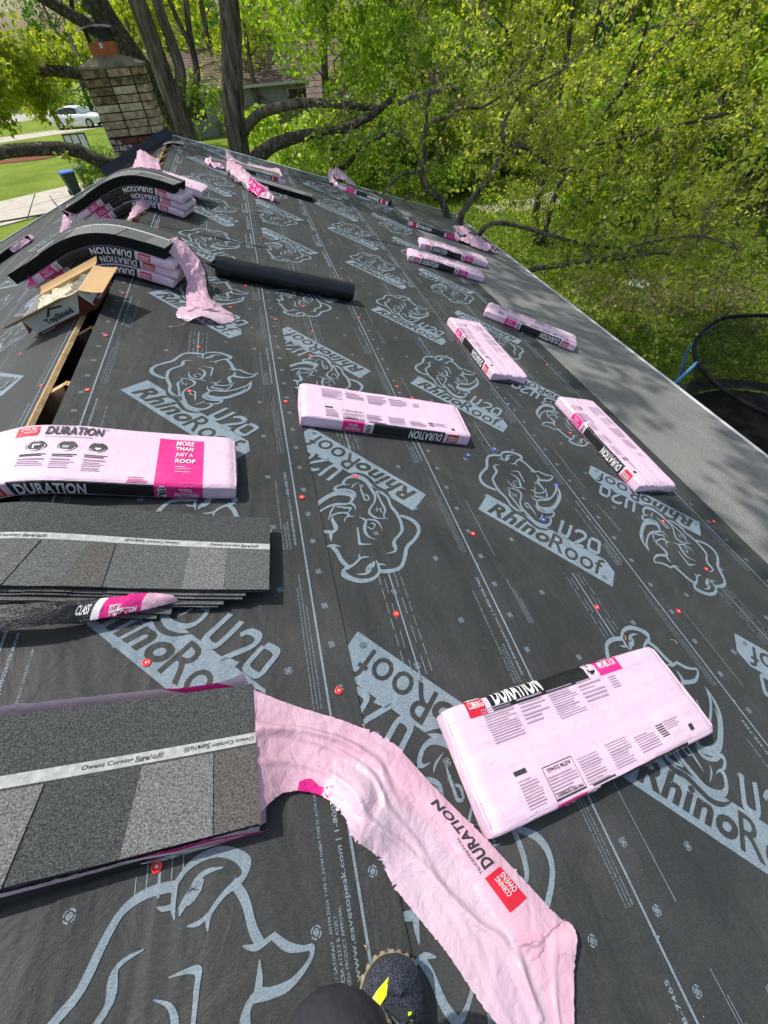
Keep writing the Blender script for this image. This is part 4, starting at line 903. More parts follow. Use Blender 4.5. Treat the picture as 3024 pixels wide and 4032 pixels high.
# ---- two stacks across the ridge -------------------------------------------
def stack(uc, y, slant, n, seed, lab, top_off, stag):
    H_ = 0.056
    for k in range(n):
        pl, og = on_ridge(uc + stag[k][0], y + stag[k][1], slant, 0.016 + k * (H_ + 0.003))
        wrapped('shingle_bundle', lab[k], pl, og, seed + k, H=H_, near=('flip', 0.004), amp=0.0045, shift=0.06)
    h0 = 0.016 + n * (H_ + 0.003); pl, og = on_ridge(uc + top_off[0], y + top_off[1], slant, h0)
    root = tag(empty('shingle_bundle', tuple(bent(uc + top_off[0], y, h0))), lab[n], 'shingle bundle', 'opened shingle bundles')
    mk = MB(); xs = [-0.5 + i / 30 for i in range(31)]; nl = 26
    for sg in (-1, 1):                              # ridged edge of the many thin layers
        rows = []
        for q in range(nl * 2 + 1):
            z = 0.062 * q / (nl * 2); e = 0.0022 * (q % 2) + 0.0012 * nz(q, seed)
            rows.append([pl(x, sg * (BW / 2 - 0.002 + e) , z) for x in xs])
        mk.grid(rows, 'shingle_edge')
    for sg in (-1, 1):
        rows = [[pl(sg * (0.498 + 0.003 * (q % 2)), yy, 0.062 * q / (nl * 2)) for yy in (-BW / 2, 0, BW / 2)] for q in range(nl * 2 + 1)]; mk.grid(rows, 'shingle_edge')
    finish(mk, root, 'shingle_layers')
    mk = MB(); shingle_mesh(mk, pl, BL, BW, 0.062, 0.005, seed, [(-0.50, -0.34, -0.50, -0.30, 'granule_mid'), (-0.17, 0.02, -0.13, 0.02, 'granule_dark'), (0.02, 0.24, 0.02, 0.24, 'granule_light'), (0.385, 0.50, 0.385, 0.50, 'granule_light')], False); finish(mk, root, 'shingle', label='curved top shingle with white nailing strip')
    return root, pl, h0
root, pl, h0 = stack(-0.045, 3.72, -0.24, 3, 40, ['bottom pink wrapped bundle of the nearer curved stack behind the open cardboard box', 'second pink wrapped bundle up in the nearer curved ridge stack', 'third pink wrapped bundle in the nearer curved ridge stack, under its bare shingles', 'bare black-edged shingles draped on top of the nearer ridge stack'], (-0.045, 0.0), [(0, 0), (0.02, 0.012), (0.0, -0.012)])
def P(a, b, c_): return np.array(pl(a, b, c_))
mbf, _ = film('w', [P(0.49, 0.13, 0.05), P(0.60, 0.12, 0.02), P(0.72, 0.02, -0.06), P(0.78, -0.10, -0.17)] + [np.array(rp(0.70, 3.25, 0.03)), np.array(rp(0.80, 3.14, 0.02))], [P(0.49, -0.10, 0.02), P(0.55, -0.08, -0.02), P(0.62, -0.10, -0.12), P(0.64, -0.18, -0.19)] + [np.array(rp(0.50, 3.10, 0.025)), np.array(rp(0.455, 3.02, 0.02))], 90, 26, 0.016, 15, 'loose_pink', lambda t, s_: 'film_black' if s_ < 0.06 and 0.15 < t < 0.7 else None, jag=0.006, bulge=0.03, freq=13)
finish(mbf, root, 'wrapper', True, 'pink wrapper hanging off the right end of the stack')
mbf, _ = film('w', [np.array(rp(0.79, 3.18, 0.02)), np.array(rp(0.80, 3.06, 0.015)), np.array(rp(0.72, 2.98, 0.014))], [np.array(rp(0.46, 3.12, 0.02)), np.array(rp(0.45, 3.0, 0.015)), np.array(rp(0.52, 2.95, 0.014))], 40, 40, 0.011, 16, 'loose_lilac', jag=0.008, bulge=0.035, freq=12)
finish(mbf, root, 'wrapper', True, 'end of the pink wrapper spread out on the underlayment')
mbf, _ = film('w', [P(-0.52, 0.12, 0.0), P(-0.45, -0.1, 0.0), P(-0.36, -0.18, 0.0)], [P(-0.56, 0.10, -0.05), P(-0.50, -0.15, -0.05), P(-0.36, -0.19, -0.05)], 30, 10, 0.012, 18, 'loose_pink', lambda t, s_: 'loose_magenta' if t > 0.7 else None, freq=14); finish(mbf, root, 'wrapper', True, 'crumpled left end of the pink wrapper')
root, pl, h0 = stack(-0.065, 5.46, -0.24, 3, 50, ['bottom pink wrapped bundle of the farther curved stack toward the chimney', 'second pink wrapped bundle up in the farther curved ridge stack', 'third pink wrapped bundle in the farther curved ridge stack, ends torn open', 'bare black-edged shingles draped on top of the farther ridge stack'], (-0.08, 0.0), [(0, 0), (0.02, 0.01), (-0.01, -0.01)])
mbf, _ = film('w', [P(-0.5, 0.0, 0.03)] and [np.array(pl(-0.47, -0.05, 0.05)), np.array(pl(-0.62, -0.10, -0.02)), np.array(pl(-0.85, -0.10, -0.17)), np.array(pl(-1.05, -0.06, -0.20))], [np.array(pl(-0.45, -0.19, -0.02)), np.array(pl(-0.60, -0.26, -0.12)), np.array(pl(-0.85, -0.27, -0.19)), np.array(pl(-1.08, -0.20, -0.20))], 80, 22, 0.022, 21, 'loose_pink', lambda t, s_: 'film_black' if t > 0.45 and s_ < 0.12 else None, jag=0.012, bulge=0.05, freq=12)
finish(mbf, root, 'wrapper', True, 'torn pink wrapper crumpled on the left slope')
mbf, _ = film('w', [np.array(pl(-0.46, -0.17, 0.02)), np.array(pl(-0.50, -0.19, 0.12)), np.array(pl(-0.49, -0.17, 0.20))], [np.array(pl(-0.38, -0.19, -0.02)), np.array(pl(-0.46, -0.21, 0.08)), np.array(pl(-0.485, -0.17, 0.20))], 16, 6, 0.01, 25, 'loose_pink'); finish(mbf, root, 'wrapper', True, 'pointed scrap of pink wrapper standing up')
mbf, _ = film('w', [np.array(pl(0.42, 0.18, 0.05)), np.array(pl(0.49, 0.05, 0.02)), np.array(pl(0.52, -0.15, -0.02))], [np.array(pl(0.50, 0.16, -0.03)), np.array(pl(0.56, 0.0, -0.06)), np.array(pl(0.53, -0.18, -0.08))], 30, 10, 0.014, 26, 'loose_pink', freq=15); finish(mbf, root, 'wrapper', True, 'torn pink wrapper at the right end of the stack')
mbf, _ = film('w', [np.array(rp(0.03, 5.28, 0.10)), np.array(bent(0.0, 5.05, 0.06)), np.array(bent(-0.06, 4.86, 0.02))], [np.array(rp(0.08, 5.25, 0.02)), np.array(bent(0.04, 5.02, 0.02)), np.array(bent(-0.02, 4.84, 0.02))], 20, 8, 0.012, 27, 'loose_pink'); finish(mbf, root, 'wrapper', True, 'scrap of pink wrapper by the ridge slot')
mbf, _ = film('w', [np.array(bent(-0.06, 6.4, 0.20)), np.array(bent(0.0, 6.4, 0.27)), np.array(bent(0.10, 6.4, 0.19))], [np.array(bent(-0.10, 6.1, 0.16)), np.array(bent(0.0, 6.05, 0.18)), np.array(bent(0.14, 6.1, 0.165))], 24, 10, 0.02, 29, 'loose_pink', freq=11); finish(mbf, root, 'wrapper', True, 'crumpled pink wrapper standing behind the stack')
pl, og = on_ridge(0.06, 6.06, -0.18, 0.086)
wrapped('shingle_bundle', 'plain pale pink bundle on top of the short pair behind the farther curved stack', pl, og, 60, H=0.07, near=None, amp=0.004, detail=False)
for k in range(1):
    pl, og = on_ridge(-0.05 + 0.01 * k, 6.06, -0.18, 0.014 + k * 0.068)
    wrapped('shingle_bundle', 'lower pink bundle of the short pair behind the farther curved stack', pl, og, 61 + k, H=0.062, near=None, detail=False)

# ---- opened bundles towards the far rake ---------------------------------------
def opened(u, y, ang, lab, seed, L=1.0, side=1, wrap_from=None, H=0.062, h0=0.012):
    m_ = RM(u, y, ang, side); root = tag(empty('shingle_bundle', tuple(m_.translation)), lab, 'shingle bundle', 'opened shingle bundles')
    pl = lambda a, b, c_: m_ @ Vector((a, b, c_ + h0)); mk = MB(); n = 14
    for sg in (-1, 1):
        rows = [[pl(x, sg * (BW / 2 - 0.002 + 0.003 * (q % 2)), H * q / (2 * n)) for x in (-L / 2, 0, L / 2)] for q in range(2 * n + 1)]; mk.grid(rows, 'shingle_edge')
        rows = [[pl(sg * (L / 2 - 0.002 + 0.003 * (q % 2)), yy, H * q / (2 * n)) for yy in (-BW / 2, BW / 2)] for q in range(2 * n + 1)]; mk.grid(rows, 'shingle_edge')
    finish(mk, root, 'shingle_layers'); mk = MB(); shingle_mesh(mk, pl, L, BW, H, 0.005, seed, TEETH_B if seed % 2 else TEETH_A, False); finish(mk, root, 'shingle')
    return root, pl
def band_side(root, pl, p0, p1, H, txt_p, seed, order='flip', yoff=0.004):
    """what is left of the printed wrapper along the near side"""
    a0, a1 = p0 - 0.5, p1 - 0.5; L_ = [np.array(pl(a0 + (a1 - a0) * i / 4, -BW / 2 - yoff + 0.004, H + 0.004)) for i in range(5)]; R_ = [np.array(pl(a0 + (a1 - a0) * i / 4, -BW / 2 - yoff - 0.01, 0.0)) for i in range(5)]
    b = [(0.08, 0.14, 'film_red'), (0.16, 0.60, 'film_black'), (0.62, 0.78, 'film_magenta')]
    if order == 'flip': b = [(1 - q, 1 - a, m_) for a, q, m_ in b]
    def mf(t, s_):
        p = p0 + (p1 - p0) * t
        for x0, x1, m_ in b:
            if x0 < p < x1: return m_
        return 'film_pink'
    mbf, rws = film('w', L_, R_, 60, 5, 0.004, seed, 'film_pink', mf)
    X = (lambda a: 1 - a) if order == 'flip' else (lambda a: a); q0, q1 = X(0.18), X(0.38); f = lambda q: (q - p0) / (p1 - p0)
    if 0 < f(q0) < 1 and 0 < f(q1) < 1: side_text(mbf, rws, 'DURATION', f(q0), f(q1), 0.85 if order != 'flip' else 0.15, 0.15 if order != 'flip' else 0.85, 'film_white')
    finish(mbf, root, 'wrapper', True, 'printed remains of the wrapper along the near side')
R = radians
root, pl = opened(4.02, 7.52, R(-19), 'black shingle bundle on the grey strip, crumpled pink wrapper at its right end', 71, H=0.055)
band_side(root, pl, 0.0, 0.86, 0.055, 0, 2, 'up')
mbf, _ = film('w', [rp(4.30, 7.62, 0.12), rp(4.55, 7.55, 0.14), rp(4.85, 7.35, 0.05), rp(5.0, 7.26, 0.02)], [rp(4.22, 7.22, 0.02), rp(4.42, 7.14, 0.02), rp(4.72, 6.98, 0.015), rp(4.95, 7.06, 0.012)], 60, 24, 0.035, 31, 'loose_pink', lambda t, s_: 'film_black' if abs(s_ - 0.5 - 0.3 * sin(t * 9)) < 0.07 else None, jag=0.01, bulge=0.05, freq=9); finish(mbf, root, 'wrapper', True, 'crumpled pink wrapper thrown back')
root, pl = opened(3.08, 9.02, R(-26), 'black shingle bundle with a curled pink scrap, lying right at the white rake edge', 72, H=0.05)
band_side(root, pl, 0.0, 1.0, 0.05, 0, 3)
mbf, _ = film('w', [rp(2.50, 9.2, 0.02), rp(2.50, 9.35, 0.16), rp(2.72, 9.45, 0.20), rp(2.95, 9.35, 0.08)], [rp(2.62, 8.98, 0.02), rp(2.62, 9.15, 0.10), rp(2.74, 9.25, 0.10), rp(3.0, 9.2, 0.06)], 50, 14, 0.03, 33, 'loose_pink', lambda t, s_: 'film_black' if 0.15 < t < 0.3 and s_ > 0.5 else None, bulge=0.02, freq=10); finish(mbf, root, 'wrapper', True, 'curled torn pink wrapper at the left end')
root, pl = opened(1.08, 8.30, R(3), 'upper of the two opened bundles near the far end, pink film spread behind it', 73, H=0.055)
band_side(root, pl, 0.1, 1.05, 0.055, 0, 4)
mbf, _ = film('w', [rp(0.56, 8.25, 0.06), rp(0.62, 8.12, 0.05), rp(0.75, 8.08, 0.03)], [rp(0.50, 8.1, 0.02), rp(0.60, 7.95, 0.02), rp(0.80, 7.92, 0.014)], 40, 12, 0.03, 34, 'loose_pink', jag=0.02, freq=9); finish(mbf, root, 'wrapper', True, 'torn pink wrapper at the left end')
mbf, _ = film('w', [rp(0.78, 8.68, 0.18), rp(0.95, 8.64, 0.06), rp(1.25, 8.72, 0.05), rp(1.60, 8.78, 0.08)], [rp(0.80, 8.45, 0.07), rp(1.0, 8.45, 0.065), rp(1.30, 8.45, 0.065), rp(1.62, 8.42, 0.05)], 60, 14, 0.02, 35, 'loose_lilac', jag=0.012, freq=8); finish(mbf, root, 'wrapper', True, 'sheet of pink film spread behind the shingles')
root, pl = opened(1.47, 7.62, R(-10), 'bare black shingle bundle below it, torn pink and magenta wrapper trailing across the front', 74, H=0.055)
mbf, _ = film('w', [rp(0.83, 8.0, 0.12), rp(0.98, 7.80, 0.13), rp(1.12, 7.42, 0.10), rp(1.30, 7.08, 0.05), rp(1.44, 6.86, 0.02)], [rp(0.80, 7.58, 0.03), rp(0.90, 7.34, 0.03), rp(1.04, 7.06, 0.02), rp(1.18, 6.86, 0.014), rp(1.36, 6.78, 0.012)], 90, 26, 0.035, 36, 'loose_pink', lambda t, s_: 'loose_magenta' if 0.52 < t < 0.80 and s_ > 0.35 else ('film_ink' if s_ > 0.86 and t < 0.5 else None), jag=0.02, bulge=0.05, freq=9); finish(mbf, root, 'wrapper', True, 'torn pink and magenta wrapper')
root, pl = opened(-2.62, 7.50, R(24), 'black shingle bundle far down the left slope, scrap of pink on its end', 75, side=-1, H=0.06)
mbf, _ = film('w', [np.array(pl(0.2, -0.18, 0.05)), np.array(pl(0.42, -0.19, 0.06)), np.array(pl(0.53, 0.0, 0.05))], [np.array(pl(0.2, -0.2, 0.0)), np.array(pl(0.45, -0.22, 0.0)), np.array(pl(0.56, 0.0, 0.0))], 30, 8, 0.012, 37, 'loose_pink'); finish(mbf, root, 'wrapper', True)
# ================================================================ ROLL, BOX, DEBRIS
m_ = RM(1.235, 3.86, radians(-1.5), 1); root = tag(empty('membrane_roll', tuple(m_.translation)), 'partly used roll of plain black membrane lying across the slope', 'roll')
mb = MB(); Rr = 0.072; L_ = 1.12; rows = []
for i in range(25):
    x = -L_ / 2 + L_ * i / 24; row = []
    for j in range(49):
        a = -2.2 + j / 48 * 2 * pi * 1.04; r = Rr * (1 + 0.02 * nz(x * 5, cos(a) * 1.5, sin(a) * 1.5)) + 0.0025 * j / 48
        row.append(m_ @ Vector((x, r * cos(a), 0.012 + Rr + r * sin(a))))
    rows.append(row)
mb.grid(rows, 'roll_black'); finish(mb, root, 'outer_layer', True)
mb = MB()
for sg in (-1, 1):                                     # spiral ends
    for k in range(5):
        r0, r1 = Rr * (1 - 0.13 * k) - 0.001, Rr * (1 - 0.13 * k) - 0.007
        ring = [[m_ @ Vector((sg * (L_ / 2 - d), r * cos(2 * pi * j / 28), 0.012 + Rr + r * sin(2 * pi * j / 28))) for j in range(28)] for r, d in ((r0, 0.0), (r1, 0.0), (r1, 0.02))]
        mb.grid(ring, 'roll_black', True)
    c_ = [m_ @ Vector((sg * (L_ / 2 - 0.02), Rr * 0.96 * cos(2 * pi * j / 28), 0.012 + Rr + Rr * 0.96 * sin(2 * pi * j / 28))) for j in range(28)]; mb.add(c_, [tuple(range(28))], 'cap_metal')
finish(mb, root, 'roll_end')
mb = MB(); rows = []
for i in range(13):
    t = i / 12; rows.append([m_ @ Vector((-L_ / 2 - 0.10 * t * (1 - s_) + (L_ * 0.30) * s_, 0.085 + 0.16 * t * (1 - 0.5 * s_), 0.02 + (1 - t) ** 2 * 0.09 * (1 - s_) + 0.004 * nz(t * 3, s_ * 3))) for s_ in [q / 8 for q in range(9)]])
mb.grid(rows, 'roll_black'); finish(mb, root, 'loose_flap', True)
mb = MB(); rows = []
for i in range(31):
    t = i / 30; rows.append([m_ @ Vector((-L_ / 2 - 0.16 * (1 - t) ** 3 + L_ * 0.98 * t, 0.20 + 0.05 * s_ - 0.03 * t + 0.08 * (1 - t) * s_ + 0.01 * nz(t * 4, 2), 0.002 + 0.010 * sin(pi * s_) + 0.012 * (1 - t) ** 4)) for s_ in [q / 5 for q in range(6)]])

# cardboard box -------------------------------------------------------------
bo = Vector((-0.4382, 3.109, -0.150))
BT = Matrix(((0.8997, 0.2563, -0.3535, bo.x), (-0.2964, 0.9529, -0.0635, bo.y), (0.3205, 0.162, 0.9333, bo.z), (0, 0, 0, 1)))
bx, by, bz = 0.515, 0.262, 0.122
root = tag(empty('cardboard_box', mw=BT), 'open white and maroon cardboard box, tan flaps spread, beside the ridge slot', 'box')
def bp_(mb, name, label=None):
    o = mb.build(name, root); 
    if label: o['label'] = label
    return o
def text3(mb, txt, o_, ex_, ey_, m_name, bold=0.02, shear=0.0, off=0.0015):
    g, fs, _ = glyphs(txt, bold, shear); o_, ex_, ey_ = Vector(o_), Vector(ex_), Vector(ey_); n = ex_.cross(ey_).normalized() * off
    mb.add([o_ + ex_ * a + ey_ * b + n for a, b in g], fs, m_name)
t_ = 0.004
mb = MB(); mb.box(0, bx, 0, t_, 0.020, bz, 'box_white'); mb.box(0, bx, -0.0008, t_, 0, 0.020, 'box_maroon')
mb.add([(bx - 0.13, -0.0012, 0.020), (bx, -0.0012, 0.020), (bx - 0.03, -0.0012, bz * 0.86)], [(0, 1, 2)], 'box_maroon')
text3(mb, 'TopShield', (0.13, -0.001, 0.026), (0.235, 0, 0), (0, 0, 0.044), 'film_ink', 0.045); text3(mb, '\u00ae', (0.367, -0.001, 0.055), (0.008, 0, 0), (0, 0, 0.008), 'film_ink', 0.0)
text3(mb, 'topshield.com', (0.03, -0.0016, 0.004), (0.12, 0, 0), (0, 0, 0.011), 'box_white', 0.02)
for pts in ([(0.165, 0.072), (0.195, 0.072), (0.250, 0.112), (0.232, 0.112)], [(0.226, 0.101), (0.238, 0.112), (0.330, 0.096), (0.330, 0.086)]):
    mb.add([(a, -0.0016, b) for a, b in pts], [(0, 1, 2, 3)], 'film_ink')
bp_(mb, 'front_panel')
mb = MB(); mb.box(0, bx, by - t_, by, 0, bz, 'kraft'); bp_(mb, 'back_panel')
mb = MB(); mb.box(0, t_, t_, by - t_, 0, bz, 'box_white'); bp_(mb, 'end_panel')
mb = MB(); mb.box(bx - t_, bx, t_, by - t_, 0.0, bz, 'box_white'); mb.box(bx - t_, bx + 0.0008, t_, by - t_, 0.0, 0.036, 'box_maroon')
for k in range(3): mb.add([(bx + 0.0012, 0.05 + k * 0.07 + 0.02 * cos(a), 0.085 + 0.016 * sin(a)) for a in [2 * pi * q / 12 for q in range(12)]], [tuple(range(12))], 'film_ink')
text3(mb, 'TopShield', (bx + 0.0004, 0.06, 0.010), (0, 0.15, 0), (0, 0, 0.02), 'box_white', 0.03)
bp_(mb, 'end_panel')
mb = MB(); mb.box(t_, bx - t_, t_, by - t_, 0.002, 0.006, 'kraft'); bp_(mb, 'bottom_panel')
def flap(p0, p1, out, name='flap'):
    """hinged at the rim p0-p1, opened along 'out'"""
    mb = MB(); p0, p1, out = Vector(p0), Vector(p1), Vector(out); n = (p1 - p0).cross(out).normalized() * 0.004; rows = []
    for i in range(7):
        t = i / 6; sag = -0.008 * sin(pi * t); rows.append([p0 + out * t + Vector((0, 0, sag)), p1 + out * t + Vector((0, 0, sag)), p1 + out * t + n + Vector((0, 0, sag)), p0 + out * t + n + Vector((0, 0, sag)), p0 + out * t + Vector((0, 0, sag))])
    mb.grid(rows, 'kraft'); mb.add(rows[-1][:4], [(0, 1, 2, 3)], 'kraft'); return bp_(mb, name)
flap((0, 0, bz), (bx, 0, bz), (-0.055, -0.10, 0.035)); flap((bx, 0.0, bz), (bx, by, bz), (0.155, -0.04, -0.050)); flap((bx, by, bz), (0, by, bz), (0.015, 0.055, 0.022)); flap((0, by, bz), (0, 0, bz), (-0.06, 0, -0.085))
mb = MB(); rows = []
for i in range(15):
    rows.append([(t_ + (bx - 2 * t_) * i / 14, t_ + (by - 2 * t_) * j / 12, 0.075 + 0.03 * (j / 12) + 0.022 * nz(i * 0.6, j * 0.6, 2) + 0.02 * nz(i * 1.7, j * 1.7, 5)) for j in range(13)])
mb.grid(rows, None, mf=lambda i, j: 'box_fill_dark' if (i > 7) else 'box_fill'); bp_(mb, 'packed_fasteners').data.polygons.foreach_set('use_smooth', [True] * 168)
# short coiled twigs / straw and grit on the sheets
mb = MB(); rs = random.Random(5)
def strip(u, y, ln, a, h): 
    pts = [roofpt(u + ln * t * cos(a + 0.9 * t), y + ln * t * sin(a + 0.9 * t), h + 0.004 * sin(pi * t)) for t in [q / 5 for q in range(6)]]; mb.tube(pts, 0.0013, 'osb', 4)
strip(0.43, 2.85, 0.16, 0.2, 0.02); strip(2.33, 0.5, 0.03, 0.6, 0.008); strip(1.12, 0.35, 0.025, 1.0, 0.009); strip(1.02, -0.10, 0.008, 1, 0.016); strip(2.6, 0.45, 0.03, 1.5, 0.009); strip(0.75, 2.72, 0.03, 1.2, 0.018)
for k in range(260):
    u, y = rs.uniform(0.15, 4.6), rs.uniform(-0.8, 5.5); h = 0.018 if u < 1.12 else 0.0085; r = rs.uniform(0.0009, 0.0028); p = roofpt(u, y, h)
    mb.add([p + Vector((r, 0, 0)), p + Vector((-r * 0.5, r * 0.9, 0)), p + Vector((-r * 0.5, -r * 0.9, 0)), p + Vector((0, 0, r))], [(0, 1, 3), (1, 2, 3), (2, 0, 3)], rs.choice(['osb', 'nail_strip', 'nail_strip', 'ice_shield']))
tag(mb.build('grit', loc=(0, 0, 0)), 'bits of straw, wood chips and grit scattered over the black sheets', 'debris', kind='stuff')

# ================================================================ THE PERSON (knee, trousers and trail shoe at the bottom edge)
noisy('skin', (0.50, 0.29, 0.20), (0.56, 0.34, 0.24), 8, 0.55, 0.35); noisy('trousers', (0.040, 0.038, 0.046), (0.058, 0.056, 0.066), 5, 0.75, 0.2, 0.6, 0.012, 16)
noisy('shirt', (0.10, 0.11, 0.14), (0.13, 0.14, 0.17), 6, 0.85, 0.2); noisy('hair', (0.03, 0.02, 0.012), (0.06, 0.04, 0.025), 30, 0.7)
m = mat('shoe_mesh', (0.02, 0.024, 0.034), 0.75, 0.25); v = coords(m, 'Object', (1, 1, 1)); vo = N(m, 'ShaderNodeTexVoronoi'); vo.inputs['Scale'].default_value = 380; lk(m, v, vo.inputs['Vector'])
lk(m, ramp(m, vo.outputs['Distance'], [(0.25, (0.006, 0.007, 0.010)), (0.6, (0.045, 0.053, 0.075))]), bsdf(m).inputs['Base Color']); bump(m, vo.outputs['Distance'], 0.7, 0.001)
noisy('shoe_rand', (0.035, 0.037, 0.038), (0.075, 0.077, 0.072), 25, 0.7, 0.3, 0.3, 0.001, 200); noisy('shoe_sole', (0.22, 0.18, 0.13), (0.36, 0.30, 0.21), 30, 0.85, 0.2, 0.5, 0.002)
mat('shoe_lime', (0.72, 0.90, 0.01), 0.45, 0.4); noisy('lace', (0.02, 0.02, 0.024), (0.10, 0.10, 0.11), 240, 0.8); noisy('shoe_overlay', (0.028, 0.032, 0.036), (0.045, 0.05, 0.055), 40, 0.5, 0.4)
def skin_mesh(name, verts, edges, rads, mname, parent, sub=2, root_i=0):
    me = bpy.data.meshes.new(name); me.from_pydata(verts, edges, []); o = bpy.data.objects.new(name, me); C.objects.link(o)
    sk = o.modifiers.new('s', 'SKIN'); sl = me.skin_vertices[0].data if me.skin_vertices else None
    if sl is None:
        bm = bmesh.new(); bm.from_mesh(me); bm.verts.layers.skin.verify(); bm.to_mesh(me); bm.free(); sl = me.skin_vertices[0].data
    for i, r in enumerate(rads): sl[i].radius = (r, r) if not hasattr(r, '__len__') else r; sl[i].use_root = (i == root_i)
    su = o.modifiers.new('u', 'SUBSURF'); su.levels = sub; su.render_levels = sub
    dg = bpy.context.evaluated_depsgraph_get(); m2 = bpy.data.meshes.new_from_object(o.evaluated_get(dg)); bpy.data.objects.remove(o)
    m2.materials.clear(); m2.materials.append(M[mname]); m2.polygons.foreach_set('use_smooth', [True] * len(m2.polygons)); m2.name = name
    o = bpy.data.objects.new(name, m2); C.objects.link(o)
    if parent: o.parent = parent; o.matrix_parent_inverse = Matrix.Translation(-parent.location)
    return o
py = roofpt(1.07, -0.32, 0.01)
person = tag(empty('person', tuple(py)), 'person in dark grey trousers and black trail shoes with lime accents, knees bent', 'person')
# joints (right leg is the one in view)
aR, kR, hR = roofpt(1.035, -0.41, 0.10), Vector((0.952, -0.128, 0.170)), Vector((0.93, -0.62, 0.42))
aL, kL, hL = roofpt(0.70, -0.50, 0.10), Vector((0.70, -0.28, 0.13)), Vector((0.74, -0.63, 0.42))
pel = Vector((0.835, -0.66, 0.46))
V_ = [pel, hR, hR.lerp(kR, 0.45), kR, kR.lerp(aR, 0.4), aR + Vector((0, 0, 0.03)), hL, hL.lerp(kL, 0.45), kL, kL.lerp(aL, 0.4), aL + Vector((0, 0, 0.03)), pel + Vector((0, 0.01, 0.16))]
skin_mesh('trousers', V_, [(0, 1), (1, 2), (2, 3), (3, 4), (4, 5), (0, 6), (6, 7), (7, 8), (8, 9), (9, 10), (0, 11)], [0.14, 0.105, 0.092, 0.088, 0.070, 0.058, 0.10, 0.088, 0.070, 0.062, 0.052, 0.15], 'trousers', person)
ch_, nk, hd = Vector((0.86, -0.60, 0.92)), Vector((0.90, -0.52, 1.12)), Vector((0.93, -0.46, 1.24))
sR, sL = Vector((1.06, -0.56, 1.03)), Vector((0.68, -0.58, 1.03)); eR, eL = Vector((1.22, -0.38, 0.82)), Vector((0.66, -0.36, 0.82)); wR, wL = Vector((1.19, -0.14, 0.98)), Vector((0.98, -0.14, 0.97))
skin_mesh('shirt', [pel + Vector((0, 0.01, 0.13)), pel.lerp(ch_, 0.55), ch_, nk - Vector((0, 0, 0.05)), sR, sR.lerp(eR, 0.75), sL, sL.lerp(eL, 0.75)], [(0, 1), (1, 2), (2, 3), (2, 4), (4, 5), (2, 6), (6, 7)], [0.155, 0.15, 0.16, 0.075, 0.075, 0.06, 0.075, 0.06], 'shirt', person)
skin_mesh('body', [ch_, nk, hd, hd + Vector((0.02, 0.03, 0.08)), sR, eR, wR, wR + Vector((-0.005, 0.05, 0.03)), sL, eL, wL, wL + Vector((0.01, 0.05, 0.03)), hd + Vector((0.018, 0.105, 0.02))], [(0, 1), (1, 2), (2, 3), (0, 4), (4, 5), (5, 6), (6, 7), (0, 8), (8, 9), (9, 10), (10, 11), (2, 12)], [0.12, 0.055, 0.085, 0.09, 0.055, 0.043, 0.030, 0.036, 0.055, 0.043, 0.030, 0.036, 0.014], 'skin', person)
skin_mesh('hair', [hd + Vector((0.0, -0.04, 0.05)), hd + Vector((0.01, 0.0, 0.12))], [(0, 1)], [0.095, 0.088], 'hair', person)
for hw, sg in ((wR, -1), (wL, 1)):                     # five fingers of each hand, curled round the phone's edge
    b0 = hw + Vector((0, 0.06, 0.03))
    for f in range(4):
        o_ = b0 + Vector((0, 0.012 + 0.006 * f, 0.030 - 0.021 * f)); skin_mesh('finger', [o_ - Vector((sg * 0.0, 0.03, 0)), o_, o_ + Vector((sg * 0.022, 0.016, 0)), o_ + Vector((sg * 0.040, 0.004, 0))], [(0, 1), (1, 2), (2, 3)], [0.010, 0.0095, 0.0085, 0.007], 'skin', person, 1)
    o_ = b0 + Vector((0, -0.02, 0.03)); skin_mesh('thumb', [o_ + Vector((0, -0.02, -0.02)), o_ + Vector((sg * 0.012, -0.005, 0.008)), o_ + Vector((sg * 0.034, 0.0, 0.012))], [(0, 1), (1, 2)], [0.012, 0.011, 0.008], 'skin', person, 1)
